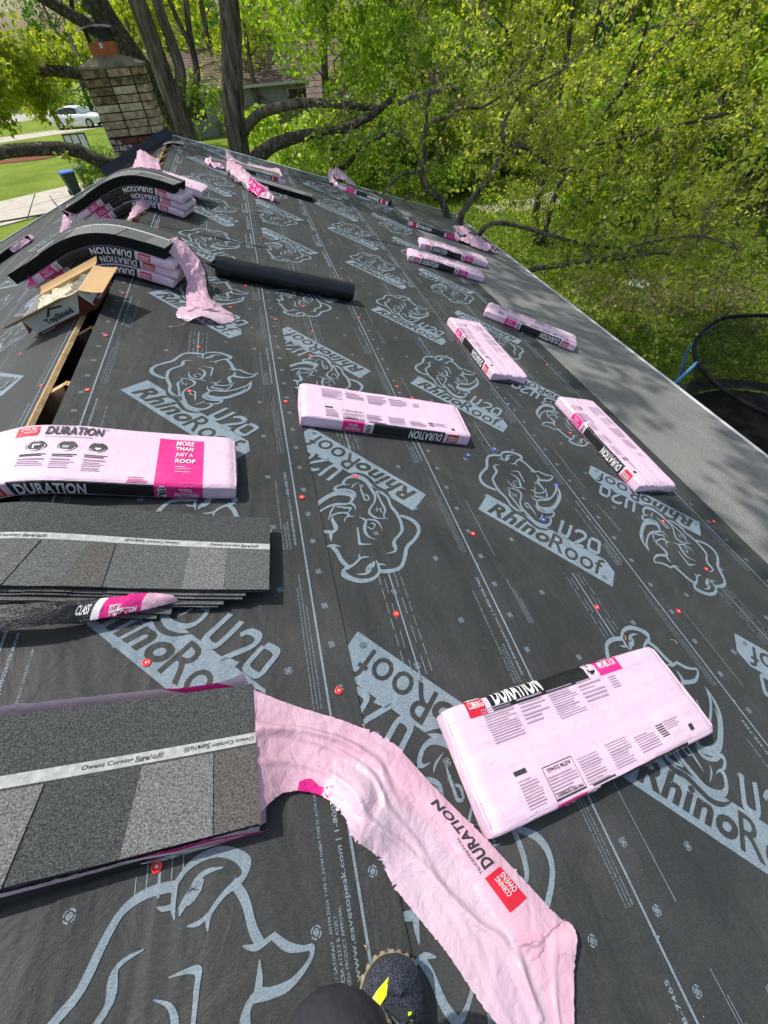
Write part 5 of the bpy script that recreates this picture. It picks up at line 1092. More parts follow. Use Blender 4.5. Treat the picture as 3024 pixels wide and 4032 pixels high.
def make_shoe(T, right=True):
    """trail shoe: toe towards +Y, built about the ball of the foot; sh > sole, upper, laces"""
    sh = empty('shoe', mw=T); sh.parent = person; sh.matrix_parent_inverse = Matrix.Translation(-person.location)
    s = 1 if right else -1
    # outline half widths along y (toe 0.0 .. heel -0.29)
    prof_ = [(0.0, 0.0, 0.0), (-0.004, -0.022, 0.020), (-0.014, -0.038, 0.034), (-0.032, -0.050, 0.043), (-0.060, -0.056, 0.048), (-0.095, -0.056, 0.049), (-0.14, -0.047, 0.044), (-0.19, -0.040, 0.038), (-0.24, -0.038, 0.036), (-0.275, -0.030, 0.029), (-0.292, -0.012, 0.012), (-0.295, 0.0, 0.0)]
    pr = smooth_line(prof_, 6)
    def ring(grow, z, lug=0.0):
        a = [(q[1] * s * (1 + grow / 0.05), q[0] + (grow if k < 12 else 0)) for k, q in enumerate(pr)]; b = [(q[2] * s * (1 + grow / 0.05), q[0] + (grow if k < 12 else 0)) for k, q in enumerate(pr)][::-1]
        o_ = a + b[1:-1]; out = []
        for k, (x, y) in enumerate(o_):
            r = 1 + lug * (1 if (k // 2) % 2 else 0); out.append((x * r, (y + 0.12) * (1 + lug * 0.5 * ((k // 2) % 2)) - 0.12, z + (0.022 * max(0, (y + 0.05) / 0.05) ** 2 * 0.6 if y > -0.05 else 0)))
        return out
    mb = MB(); R_ = [ring(-0.004, 0.0, 0.03), ring(0.001, 0.006, 0.055), ring(0.002, 0.014, 0.05), ring(0.0, 0.019, 0.0)]
    mb.grid(R_, 'shoe_sole', True); mb.add(R_[0], [tuple(range(len(R_[0])))], 'shoe_sole'); mb.build('sole', sh, smooth=False)
    mb = MB(); R_ = [ring(0.0005, 0.018), ring(-0.0005, 0.028), ring(-0.004, 0.037)]; mb.grid(R_, 'shoe_rand', True); mb.build('toe_rand', sh, smooth=True)
    # upper: rings closing towards the instep / collar
    def hgt(y): return 0.050 + 0.040 * max(0, min(1, (-y - 0.05) / 0.09)) + 0.018 * max(0, min(1, (-y - 0.15) / 0.06))
    mb = MB(); rows = []; base = ring(-0.002, 0.036); n = len(base)
    for k, q in enumerate((0, 0.12, 0.28, 0.45, 0.62, 0.8, 0.92, 1.0)):
        row = []
        for (x, y, z) in base:
            cy_ = max(min(y, -0.030), -0.27); sc = 1 - q; yy = y * (1 - 0.0) if not (y > -0.05) else y - (y + 0.05) * q * 0.9
            top = hgt(yy); xx = x * (sc ** 0.55 if q < 1 else 0) ; row.append((xx, yy if q < 1 else yy, z + (top - 0.036) * sin(q * pi / 2)))
        rows.append(row)
    mb.grid(rows, 'shoe_mesh', True); mb.build('upper', sh, smooth=True)
    def upt(x, y, off=0.0015):
        """a point on the upper near (x, y)"""
        wd = 0.05; 
        for a, b in zip(pr, pr[1:]):
            if b[0] <= y <= a[0]: f = (a[0] - y) / (a[0] - b[0] + 1e-9); wd = ((a[2] if x * s > 0 else -a[1]) * (1 - f) + (b[2] if x * s > 0 else -b[1]) * f) - 0.002
        q = 1 - min(1, abs(x) / max(wd, 1e-3)) ** (1 / 0.55); zb = 0.036 + (0.022 * max(0, (y + 0.05) / 0.05) ** 2 * 0.6 if y > -0.05 else 0)
        return Vector((x, y, zb + (hgt(y) - 0.036) * sin(max(0, q) * pi / 2) + off))
    mb = MB()                                          # tongue patch
    rows = [[upt(s * (-0.004) + a * (0.030 - 0.003 * k), -0.058 - 0.011 * k, 0.003) for a in (-1, -0.6, -0.2, 0.2, 0.6, 1)] for k in range(12)]
    mb.grid(rows, 'shoe_overlay'); mb.build('tongue', sh, smooth=True)
    for pts in ([(-0.046, -0.058), (-0.036, -0.044), (-0.020, -0.028), (-0.021, -0.048), (-0.032, -0.060)], [(-0.052, -0.075), (-0.049, -0.075), (-0.051, -0.105), (-0.055, -0.105)]):
        mb = MB(); mb.add([upt(s * a, b, 0.0035) for a, b in pts], [tuple(range(len(pts)))], 'shoe_lime'); mb.build('lime_accent', sh)
    for a, b in ((-0.020, -0.066), (-0.026, -0.088), (-0.030, -0.110), (0.016, -0.062), (0.023, -0.084), (0.028, -0.106)):
        mb = MB(); mb.add([upt(s * (a + p), b + q, 0.0045) for p, q in ((-0.003, 0), (0.003, 0.001), (0.003, -0.008), (-0.003, -0.009))], [(0, 1, 2, 3)], 'shoe_lime'); mb.build('lace_loop', sh)
    mb = MB()
    for k in range(5):
        y = -0.066 - 0.021 * k; w0 = 0.020 + 0.0025 * k
        mb.tube([upt(s * (-w0), y, 0.004), upt(-0.004 * s, y - 0.008, 0.009), upt(s * w0, y - 0.018, 0.004)], 0.0027, 'lace', 6); mb.tube([upt(s * w0, y, 0.004), upt(-0.004 * s, y - 0.010, 0.010), upt(s * (-w0), y - 0.020, 0.004)], 0.0027, 'lace', 6)
    mb.tube([upt(-0.03 * s, -0.10, 0.004), upt(-0.035 * s, -0.075, 0.008), upt(-0.028 * s, -0.06, 0.006), upt(-0.018 * s, -0.072, 0.012), upt(-0.006 * s, -0.10, 0.012)], 0.0026, 'lace', 6)
    mb.build('laces', sh, smooth=True)
    mb = MB(); rows = [[Vector((0.036 * cos(a), -0.225 + 0.058 * sin(a), z + 0.012 * sin(a))) for a in [2 * pi * q / 20 for q in range(20)]] for z in (0.070, 0.092, 0.098, 0.094)]
    mb.grid(rows, 'shoe_rand', True); mb.build('collar', sh, smooth=True)
    return sh
bpy.context.view_layer.update()
make_shoe(RM(1.078, -0.120, radians(-20), 1) @ Matrix.Translation((0, 0, 0.018)) @ Matrix.Scale(1.30, 4))
make_shoe(RM(0.72, -0.245, radians(6), 1) @ Matrix.Translation((0, 0, 0.018)), False)
ph = MB(); ph.box(-0.036, 0.036, -0.004, 0.004, -0.075, 0.075, 'roll_black')
ph_o = ph.build('phone'); ph_o.matrix_world = Matrix(((rt.x, fw.x, up.x, 1.1143 - fw.x * 0.02 - up.x * 0.05), (rt.y, fw.y, up.y, -fw.y * 0.02 - up.y * 0.05), (rt.z, fw.z, up.z, 1.058 - fw.z * 0.02 - up.z * 0.05), (0, 0, 0, 1)))
tag(ph_o, 'black phone held in both hands in front of the person', 'phone')
# ================================================================ GROUND AND THINGS IN THE YARD
m = mat('lawn', (0.06, 0.12, 0.02), 0.95, 0.1); v = coords(m)
c = ramp(m, noise_tex(m, v, 0.35, 5, 0.6), [(0.3, (0.14, 0.22, 0.026)), (0.7, (0.27, 0.35, 0.055))])
c = mixc(m, 0.6, c, ramp(m, noise_tex(m, v, 5, 6, 0.8), [(0.3, (0.40, 0.45, 0.4)), (0.7, (1.25, 1.2, 1.1))]), 'MULTIPLY')
lk(m, c, bsdf(m).inputs['Base Color']); bump(m, noise_tex(m, v, 14, 4, 0.8), 0.9, 0.06)
noisy('concrete', (0.40, 0.36, 0.29), (0.52, 0.47, 0.39), 1.4, 0.9, 0.2, 0.2, 0.004, 40, c3=(0.46, 0.42, 0.35)); noisy('road', (0.36, 0.34, 0.31), (0.46, 0.44, 0.40), 1.1, 0.9, 0.2)
noisy('mulch', (0.16, 0.055, 0.035), (0.26, 0.10, 0.06), 12, 0.95, 0.1, 0.8, 0.03); noisy('leaf_litter', (0.07, 0.055, 0.03), (0.17, 0.13, 0.085), 9, 0.95, 0.1, 0.8, 0.03, 20)
noisy('water', (0.35, 0.38, 0.42), (0.5, 0.52, 0.55), 2, 0.08, 0.6)
def sheet(name, pts, z, mname, kind='structure', label=None):
    me = bpy.data.meshes.new(name); me.from_pydata([(x, y, z) for x, y in pts], [], [tuple(range(len(pts)))]); me.materials.append(M[mname]); o = bpy.data.objects.new(name, me); C.objects.link(o)
    if kind: o['kind'] = kind
    if label: o['label'] = label
    return o
mb = MB(); gx = [-400, -120, -60] + list(range(-50, 81, 5)) + [120, 400]; gy = [-120, -40] + list(range(-30, 121, 5)) + [200, 500]
def gz(x, y): 
    d = 0.25 * nz(x * 0.06, y * 0.06) * min(1, max(0, (abs(x) + abs(y) - 20) / 20)); return GZ + d - (0.0) 
mb.grid([[(x, y, GZ) for x in gx] for y in gy], 'lawn'); tag(mb.build('ground'), 'lawn and ground around the house', kind='structure')
# street, driveway apron, front walk (flush sheets, each a few mm up)
sheet('street', [(-60, 74), (-60, 60), (-34, 64.5), (-12, 72), (10, 80), (10, 89), (-14, 80), (-36, 73)], GZ + 0.012, 'road')
sheet('driveway', [(-40, 50), (-40, 45.2), (-17, 54.0), (-9, 57.5), (-9, 60.5), (-17.5, 57.6)], GZ + 0.010, 'concrete')
# own driveway at the left: concrete slabs with open joints
drv = tag(empty('driveway_slabs', (-12, 29, GZ)), None, None, kind='structure')
A, Bv, Cv = Vector((-9.05, 33.0, GZ)), Vector((-1.0, -4.4, 0)).normalized(), Vector((-0.97, -0.14, 0)).normalized()
# edges follow the house front: the drive runs towards the left-near
dirL = Vector((-11.88 + 7.95, 30.0 - 32.6, 0)).normalized(); dirN = Vector((0.20, -1.0, 0)).normalized()
for i in range(9):
    for j in range(2):
        a = Vector((-6.2, 33.9, GZ + 0.004)) + dirL * (i * 2.45) + dirN * (j * 2.75); g = 0.03
        p = [a + dirL * g + dirN * g, a + dirL * (2.45 - g) + dirN * g, a + dirL * (2.45 - g) + dirN * (2.75 - g), a + dirL * g + dirN * (2.75 - g)]
        mk = MB(); q = [x + Vector((0, 0, 0.035 + 0.004 * ((i + j) % 2))) for x in p]; mk.add(p + q, [(4, 5, 6, 7), (0, 1, 5, 4), (1, 2, 6, 5), (2, 3, 7, 6), (3, 0, 4, 7)], 'concrete')
        mk.v = [tuple(Vector(x) - drv.location) for x in mk.v]; mk.build('slab', drv)
sheet('mulch_bed', [(-14.2 + 2.2 * cos(a), 43.0 + 0.9 * sin(a) + 0.3 * nz(a, 2)) for a in [2 * pi * q / 22 for q in range(22)]], GZ + 0.03, 'mulch')
sheet('leaf_litter', [(10.9 + 2.1 * cos(a) + 0.5 * nz(a * 2, 1), 9.6 + 1.5 * sin(a) - 0.55 * cos(a) + 0.4 * nz(a * 2, 5)) for a in [2 * pi * q / 30 for q in range(30)]], GZ + 0.008, 'leaf_litter')
sheet('puddle', [(10.6 + 0.35 * cos(a) + 0.1 * nz(a * 2, 1), 10.2 + 0.28 * sin(a)) for a in [2 * pi * q / 20 for q in range(20)]], GZ + 0.014, 'water')
sheet('garden_path', [(9.5, 17.8), (11.2, 17.4), (13.6, 17.9), (16.8, 19.8), (17.4, 21.2), (14.6, 19.9), (12.0, 18.9), (9.4, 18.9)], GZ + 0.01, 'concrete')
# grass tufts on the near lawn and fallen leaves
def tri_cloud(name, P3, size, up_bias, cols, label, seed, mname):
    r = np.random.default_rng(seed); n = len(P3); d = r.normal(size=(n, 3)); d[:, 2] = np.abs(d[:, 2]) + up_bias; d /= np.linalg.norm(d, axis=1)[:, None]
    s = r.normal(size=(n, 3)); s -= d * (s * d).sum(1)[:, None]; s /= np.linalg.norm(s, axis=1)[:, None]; sz = size * r.uniform(0.6, 1.4, n)[:, None]
    V3 = np.stack([P3 - s * sz * 0.16, P3 + s * sz * 0.16, P3 + d * sz], 1).reshape(-1, 3)
    return mesh_np(name, V3, 3, r.uniform(size=n), mname)
def mesh_np(name, V3, k, tint, mname, parent=None):
    me = bpy.data.meshes.new(name); nf = len(V3) // k; me.vertices.add(len(V3)); me.vertices.foreach_set('co', V3.astype(np.float32).ravel())
    me.loops.add(len(V3)); me.loops.foreach_set('vertex_index', np.arange(len(V3), dtype=np.int32)); me.polygons.add(nf); me.polygons.foreach_set('loop_start', np.arange(0, len(V3), k, dtype=np.int32))
    at = me.attributes.new('tint', 'FLOAT', 'FACE'); at.data.foreach_set('value', np.asarray(tint, np.float32)); me.materials.append(M[mname]); me.update(calc_edges=True); me.validate()
    o = bpy.data.objects.new(name, me); C.objects.link(o)
    if parent: o.parent = parent
    return o
def leaf_mat(name, cols, trans=0.45, rough=0.38):
    m = mat(name, cols[0], rough, 0.3); a = N(m, 'ShaderNodeAttribute'); a.attribute_name = 'tint'
    st = [(i / max(1, len(cols) - 1), c_) for i, c_ in enumerate(cols)]; col = ramp(m, a.outputs['Fac'], st); lk(m, col, bsdf(m).inputs['Base Color'])
    tr = N(m, 'ShaderNodeBsdfTranslucent'); lk(m, mixc(m, 1.0, col, (1.6, 1.6, 0.6), 'MULTIPLY'), tr.inputs[0])
    mx = N(m, 'ShaderNodeMixShader'); mx.inputs[0].default_value = trans; out = [x for x in m.node_tree.nodes if x.type == 'OUTPUT_MATERIAL'][0]
    lk(m, bsdf(m).outputs[0], mx.inputs[1]); lk(m, tr.outputs[0], mx.inputs[2]); lk(m, mx.outputs[0], out.inputs[0])
leaf_mat('grass_blades', [(0.08, 0.14, 0.018), (0.14, 0.22, 0.028), (0.23, 0.31, 0.05)], 0.4)
leaf_mat('leaf_yellowgreen', [(0.15, 0.21, 0.016), (0.24, 0.31, 0.026), (0.33, 0.39, 0.045), (0.56, 0.58, 0.16)], 0.5)
leaf_mat('leaf_fresh', [(0.11, 0.20, 0.013), (0.19, 0.31, 0.024), (0.28, 0.41, 0.042), (0.52, 0.62, 0.15)], 0.5)
leaf_mat('leaf_deep', [(0.05, 0.12, 0.012), (0.095, 0.20, 0.018), (0.16, 0.28, 0.03)], 0.45)
leaf_mat('leaf_olive', [(0.17, 0.20, 0.018), (0.28, 0.34, 0.028), (0.40, 0.46, 0.055), (0.66, 0.68, 0.20)], 0.55)
leaf_mat('leaf_dry', [(0.12, 0.075, 0.045), (0.20, 0.14, 0.09), (0.42, 0.34, 0.25)], 0.1)
n = 90000; gx_ = RNG.uniform(5.3, 17, n); gy_ = RNG.uniform(-1, 24, n) ** 1.0
P3 = np.stack([gx_, gy_, np.full(n, GZ)], 1); tag(tri_cloud('grass', P3, 0.11, 0.6, None, None, 1, 'grass_blades'), 'blades of grass on the lawn below the eave', 'grass', kind='stuff')
n = 1500; a = RNG.uniform(0, 2 * pi, n); r = np.sqrt(RNG.uniform(0, 1, n)) * 1.25; P3 = np.stack([11.3 + 3.0 * r * np.cos(a), 8.9 + 1.8 * r * np.sin(a) - 0.9 * r * np.cos(a), np.full(n, GZ + 0.02)], 1)
tag(tri_cloud('fallen_leaves', P3, 0.13, 0.0, None, None, 2, 'leaf_dry'), 'dry fallen leaves in a patch on the lawn', 'leaves', kind='stuff')

# ---- trampoline -----------------------------------------------------------
mat('tramp_blue', (0.09, 0.27, 0.62), 0.35, 0.5); mat('tramp_mat', (0.008, 0.008, 0.009), 0.8, 0.2); mat('tramp_pad', (0.015, 0.016, 0.018), 0.6, 0.3)
m = mat('net', (0.01, 0.01, 0.01), 0.8, 0.2); tp = N(m, 'ShaderNodeBsdfTransparent'); mx = N(m, 'ShaderNodeMixShader'); mx.inputs[0].default_value = 0.46
out = [x for x in m.node_tree.nodes if x.type == 'OUTPUT_MATERIAL'][0]; lk(m, tp.outputs[0], mx.inputs[1]); lk(m, bsdf(m).outputs[0], mx.inputs[2]); lk(m, mx.outputs[0], out.inputs[0])
tc = Vector((7.40, 3.24, GZ)); tr_ = tag(empty('trampoline', tuple(tc)), 'round trampoline with black safety net and bent blue poles on the lawn below the eave', 'trampoline')
RT, RM_ = 1.50, 1.42; zm, zt = 0.88, 2.02
def circ(r, z, n=48, ph=0.0): return [(r * cos(2 * pi * i / n + ph), r * sin(2 * pi * i / n + ph), z) for i in range(n)]
mb = MB(); mb.add(circ(RM_ - 0.16, zm - 0.02), [tuple(range(48))], 'tramp_mat'); mb.build('jumping_mat', tr_)
mb = MB(); mb.grid([circ(RM_ - 0.14, zm), circ(RM_ + 0.10, zm + 0.02), circ(RM_ + 0.10, zm - 0.03)], 'tramp_pad', True); mb.build('edge_pad', tr_)
mb = MB(); mb.tube([Vector(p) for p in circ(RM_ + 0.08, zm - 0.05)] + [Vector(circ(RM_ + 0.08, zm - 0.05)[0])], 0.022, 'tramp_blue'); mb.build('frame_ring', tr_)
for k in range(36):
    a = 2 * pi * k / 36; mk = MB(); mk.tube([(cos(a) * (RM_ - 0.19), sin(a) * (RM_ - 0.19), zm - 0.005), (cos(a) * (RM_ - 0.11), sin(a) * (RM_ - 0.11), zm + 0.002)], 0.006, 'tramp_pad', 4); mk.build('spring_loop', tr_)
NP = 6; pts_top = []
for k in range(NP):
    a = radians(158) + 2 * pi * k / NP; ca, sa = cos(a), sin(a); mk = MB()
    mk.tube([(ca * 1.60, sa * 1.60, 0.0), (ca * 1.62, sa * 1.62, 0.9), (ca * 1.72, sa * 1.72, 1.35), (ca * 1.68, sa * 1.68, 1.60), (ca * 1.49, sa * 1.49, zt + 0.02)], 0.021, 'tramp_blue', 10); mk.build('pole', tr_, smooth=True)
    mk = MB(); mk.tube([(ca * 1.50, sa * 1.50, zt), (ca * 1.44, sa * 1.44, zt + 0.03)], 0.026, 'tramp_pad', 8); mk.build('pole_cap', tr_)
    mk = MB(); a2 = a + 0.5; mk.tube([(ca * 1.60, sa * 1.60, 0.02), (cos(a2) * 1.60, sin(a2) * 1.60, 0.02)], 0.02, 'tramp_blue', 8); mk.build('foot', tr_)
def top_pt(a):
    k = (a - radians(158)) / (2 * pi / NP); f = k - math.floor(k); sag = 0.045 * sin(pi * f); return Vector((cos(a) * (1.47 - sag * 0.8), sin(a) * (1.47 - sag * 0.8), zt - sag * 0.7))
mb = MB(); mb.tube([top_pt(2 * pi * i / 72) for i in range(73)], 0.026, 'tramp_mat', 8); mb.build('top_ring', tr_, smooth=True)
mb = MB(); rows = []
for q in range(9):
    t = q / 8; row = []
    for i in range(72):
        a = 2 * pi * i / 72; p = top_pt(a); b = Vector((cos(a) * (RM_ - 0.12), sin(a) * (RM_ - 0.12), zm + 0.01)); pin = 0.10 * sin(pi * t) * (1 + 0.25 * sin(6 * a)); x = p.lerp(b, t); x.x -= cos(a) * pin; x.y -= sin(a) * pin; row.append(x)
    rows.append(row)
mb.grid(rows, 'net', True); mb.build('safety_net', tr_, smooth=True)

# ---- basketball hoop ----------------------------------------------------------
mat('black_paint', (0.012, 0.012, 0.014), 0.5, 0.4); mat('backboard_glass', (0.62, 0.68, 0.68), 0.15, 0.5); mat('rim_orange', (0.5, 0.09, 0.02), 0.5)
hp = tag(empty('basketball_hoop', (-8.0, 34.3, GZ), (0, 0, radians(-4))), 'basketball hoop with clear black-framed backboard on a black pole in the left lawn', 'basketball hoop')
mb = MB(); mb.tube([(0.0, 0.9, 0), (0.0, 0.9, 1.35)], 0.06, 'black_paint', 10); mb.tube([(0.0, 0.9, 1.25), (0, 0.1, 1.5)], 0.035, 'black_paint', 8); mb.tube([(0, 0.9, 0.95), (0, 0.1, 1.20)], 0.035, 'black_paint', 8); mb.build('pole', hp)
mb = MB(); mb.box(-0.45, 0.45, 0.6, 1.4, 0, 0.2, 'black_paint'); mb.build('base', hp)
mb = MB(); mb.box(-0.57, 0.57, -0.012, 0.012, 1.12, 1.84, 'backboard_glass'); mb.build('backboard', hp)
mb = MB()
for x0, x1, z0, z1 in ((-0.60, 0.60, 1.82, 1.88), (-0.60, 0.60, 1.06, 1.12), (-0.60, -0.54, 1.12, 1.82), (0.54, 0.60, 1.12, 1.82), (-0.22, -0.17, 1.12, 1.82), (0.17, 0.22, 1.12, 1.82), (-0.17, 0.17, 1.40, 1.45)): mb.box(x0, x1, -0.03, 0.03, z0, z1, 'black_paint')
mb.build('frame', hp)
mb = MB(); mb.tube([(0.2 * cos(a), -0.26 + 0.2 * sin(a), 1.22) for a in [2 * pi * i / 20 for i in range(21)]], 0.012, 'rim_orange', 6); mb.box(-0.05, 0.05, -0.07, -0.02, 1.17, 1.24, 'rim_orange'); mb.build('rim', hp)
mb = MB(); 
for i in range(10):
    a = 2 * pi * i / 10; mb.tube([(0.2 * cos(a), -0.26 + 0.2 * sin(a), 1.22), (0.11 * cos(a + 0.3), -0.26 + 0.11 * sin(a + 0.3), 0.9)], 0.006, 'white_metal', 4)
mb.build('net', hp)

# ---- wheelie bins ---------------------------------------------------------------
mat('bin_green', (0.012, 0.035, 0.030), 0.5, 0.4); mat('bin_blue', (0.06, 0.17, 0.55), 0.45, 0.4); mat('bin_grey', (0.17, 0.20, 0.21), 0.5, 0.4)
def bin_(x, y, rz, lid, lab):
    r_ = tag(empty('wheelie_bin', (x, y, GZ + 0.04), (0, 0, rz)), lab, 'bin'); r_.scale = (0.86, 0.86, 0.86); mb = MB()
    a = [(-0.24, -0.27), (0.24, -0.27), (0.24, 0.27), (-0.24, 0.27)]; b = [(-0.33, -0.36), (0.33, -0.36), (0.33, 0.36), (-0.33, 0.36)]
    mb.grid([[(p[0], p[1], 0.03) for p in a], [(p[0], p[1], 1.0) for p in b], [(p[0] * 1.06, p[1] * 1.06, 1.0) for p in b], [(p[0] * 1.06, p[1] * 1.06, 1.06) for p in b]], 'bin_green', True); mb.add([(p[0], p[1], 0.03) for p in a], [(3, 2, 1, 0)], 'bin_green'); mb.build('body', r_)
    mb = MB(); mb.grid([[(p[0] * 1.1 * k, p[1] * 1.1 * k, z) for p in b] for k, z in ((1, 1.055), (1, 1.09), (0.9, 1.13), (0.1, 1.16))], lid, True); mb.build('lid', r_)
    for sg in (-1, 1): mb = MB(); mb.tube([(sg * 0.24, 0.33, 0.12), (sg * 0.31, 0.33, 0.12)], 0.12, 'black_paint', 14); mb.build('wheel', r_)
    mb = MB(); mb.tube([(-0.25, 0.42, 1.02), (0.25, 0.42, 1.02)], 0.02, 'bin_green', 6); mb.build('handle', r_)
bin_(-7.85, 29.6, radians(28), 'bin_blue', 'dark green wheelie bin with bright blue lid at the driveway edge'); bin_(-7.35, 30.6, radians(28), 'bin_grey', 'dark wheelie bin with pale grey lid behind the blue-lidded one')

# ---- cars ------------------------------------------------------------------------
mat('car_white', (0.80, 0.81, 0.83), 0.22, 0.6); mat('car_blue', (0.05, 0.16, 0.42), 0.25, 0.6); mat('car_glass', (0.02, 0.025, 0.03), 0.08, 0.7); mat('tyre', (0.015, 0.015, 0.015), 0.85); mat('alloy', (0.5, 0.5, 0.52), 0.3, 0.5, 0.8); mat('lamp_clear', (0.7, 0.72, 0.75), 0.1, 0.6); mat('windscreen', (0.25, 0.33, 0.34), 0.08, 0.7)
def car(x, y, rz, paint, lab):
    """saloon, nose towards +X"""
    r_ = tag(empty('parked_car', (x, y, GZ + 0.02), (0, 0, rz)), lab, 'car')
    st = [(-2.28, 0.45, 0.72, 0.62), (-2.22, 0.34, 0.92, 0.78), (-1.9, 0.26, 1.02, 0.86), (-1.2, 0.22, 1.02, 0.88), (0.0, 0.22, 0.98, 0.89), (1.0, 0.22, 0.94, 0.88), (1.7, 0.24, 0.84, 0.84), (2.12, 0.28, 0.72, 0.74), (2.27, 0.36, 0.58, 0.58)]
    rows = []
    for (xx, zl, zh, hw) in [tuple(p) for p in smooth_line(st, 3)]:
        zm_ = (zl + zh) / 2; rows.append([(xx, -hw * 0.9, zl), (xx, -hw, zl + 0.1), (xx, -hw * 1.0, zm_ + 0.06), (xx, -hw * 0.93, zh - 0.03), (xx, -hw * 0.75, zh), (xx, 0, zh + 0.03), (xx, hw * 0.75, zh), (xx, hw * 0.93, zh - 0.03), (xx, hw, zm_ + 0.06), (xx, hw, zl + 0.1), (xx, hw * 0.9, zl)])
    mb = MB(); mb.grid(rows, paint); mb.add(rows[0], [tuple(range(11))], paint); mb.add(rows[-1], [tuple(range(11))[::-1]], paint); mb.build('body', r_, smooth=True)
    rf = [(-1.75, 1.02, 0.72), (-1.05, 1.38, 0.60), (-0.5, 1.46, 0.58), (0.1, 1.45, 0.58), (0.5, 1.36, 0.60), (1.12, 0.98, 0.74)]
    rows = [[(a, -0.76 if 0 < i < 5 else -w_, 0.98), (a, -w_, z - 0.05), (a, -w_ * 0.8, z), (a, 0, z + 0.02), (a, w_ * 0.8, z), (a, w_, z - 0.05), (a, 0.76 if 0 < i < 5 else w_, 0.98)] for i, (a, z, w_) in enumerate(rf)]
    mb = MB(); mb.grid(rows, None, mf=lambda i, j: ('windscreen' if i == 4 else 'car_glass') if (j in (0, 5)) or i in (0, 4) else paint); mb.build('cabin', r_, smooth=False)
    for sx in (-1.38, 1.38):
        for sy in (-1, 1):
            mb = MB(); mb.tube([(sx, sy * 0.70, 0.33), (sx, sy * 0.895, 0.33)], 0.33, 'tyre', 22); wh = mb.build('wheel', r_)
            mb = MB(); mb.tube([(sx, sy * 0.88, 0.33), (sx, sy * 0.90, 0.33)], 0.21, 'alloy', 16); mb.build('rim', wh)
    for sy in (-1, 1):
        mb = MB(); mb.box(1.95, 2.19, sy * 0.52 - 0.13, sy * 0.52 + 0.13, 0.58, 0.70, 'lamp_clear'); mb.build('headlight', r_)
        mb = MB(); mb.box(0.72, 0.86, sy * 0.95 - 0.07, sy * 0.95 + 0.07, 0.96, 1.08, paint); mb.build('wing_mirror', r_)
    mb = MB(); mb.box(2.16, 2.285, -0.45, 0.45, 0.32, 0.50, 'black_paint'); mb.build('grille', r_)
    mb = MB(); mb.box(2.26, 2.30, -0.16, 0.16, 0.40, 0.47, 'lamp_clear'); mb.build('number_plate', r_)
    return r_
car(-13.3, 58.0, radians(-16), 'car_white', 'white saloon car parked on the grass by the street, seen past the chimney')
car(10.3, 32.3, radians(200), 'car_blue', 'blue car half hidden behind foliage beyond the bushes')
# ---- utility pole and service cables ---------------------------------------------
noisy('weathered_wood', (0.16, 0.13, 0.10), (0.27, 0.23, 0.18), 6, 0.9, 0.1, sc=(8, 8, 1))
up_ = tag(empty('utility_pole', (-12.3, 63.5, GZ)), 'plain weathered wooden utility pole rising from the verge beyond the white car', 'utility pole'); mb = MB(); mb.tube([(0, 0, 0), (0.05, 0, 5), (0.1, 0, 10)], [0.16, 0.14, 0.12], 'weathered_wood', 10); mb.build('pole', up_); mb = MB(); mb.box(-0.9, 1.1, -0.06, 0.06, 9.2, 9.33, 'weathered_wood'); mb.build('crossarm', up_)
def cable(a, b, sag, r, lab):
    a, b = Vector(a), Vector(b); mb = MB(); mb.tube([a.lerp(b, t) - Vector((0, 0, 4 * sag * t * (1 - t))) for t in [i / 24 for i in range(25)]], r, 'black_paint', 6)
    mb.v = [tuple(Vector(p) - a) for p in mb.v]; tag(mb.build('service_cable', loc=a), lab, 'cable', 'overhead service cables')
cable((-9.5, 12.5, -1.35), (-2.2, 9.7, -0.78), 0.06, 0.014, 'thicker twisted cable running in front of the driveway to the far left roof edge')
cable((-9.5, 11.6, -1.72), (-3.4, 9.68, -1.12), 0.06, 0.006, 'thin cable below the twisted one, crossing the grass strip to the roof')
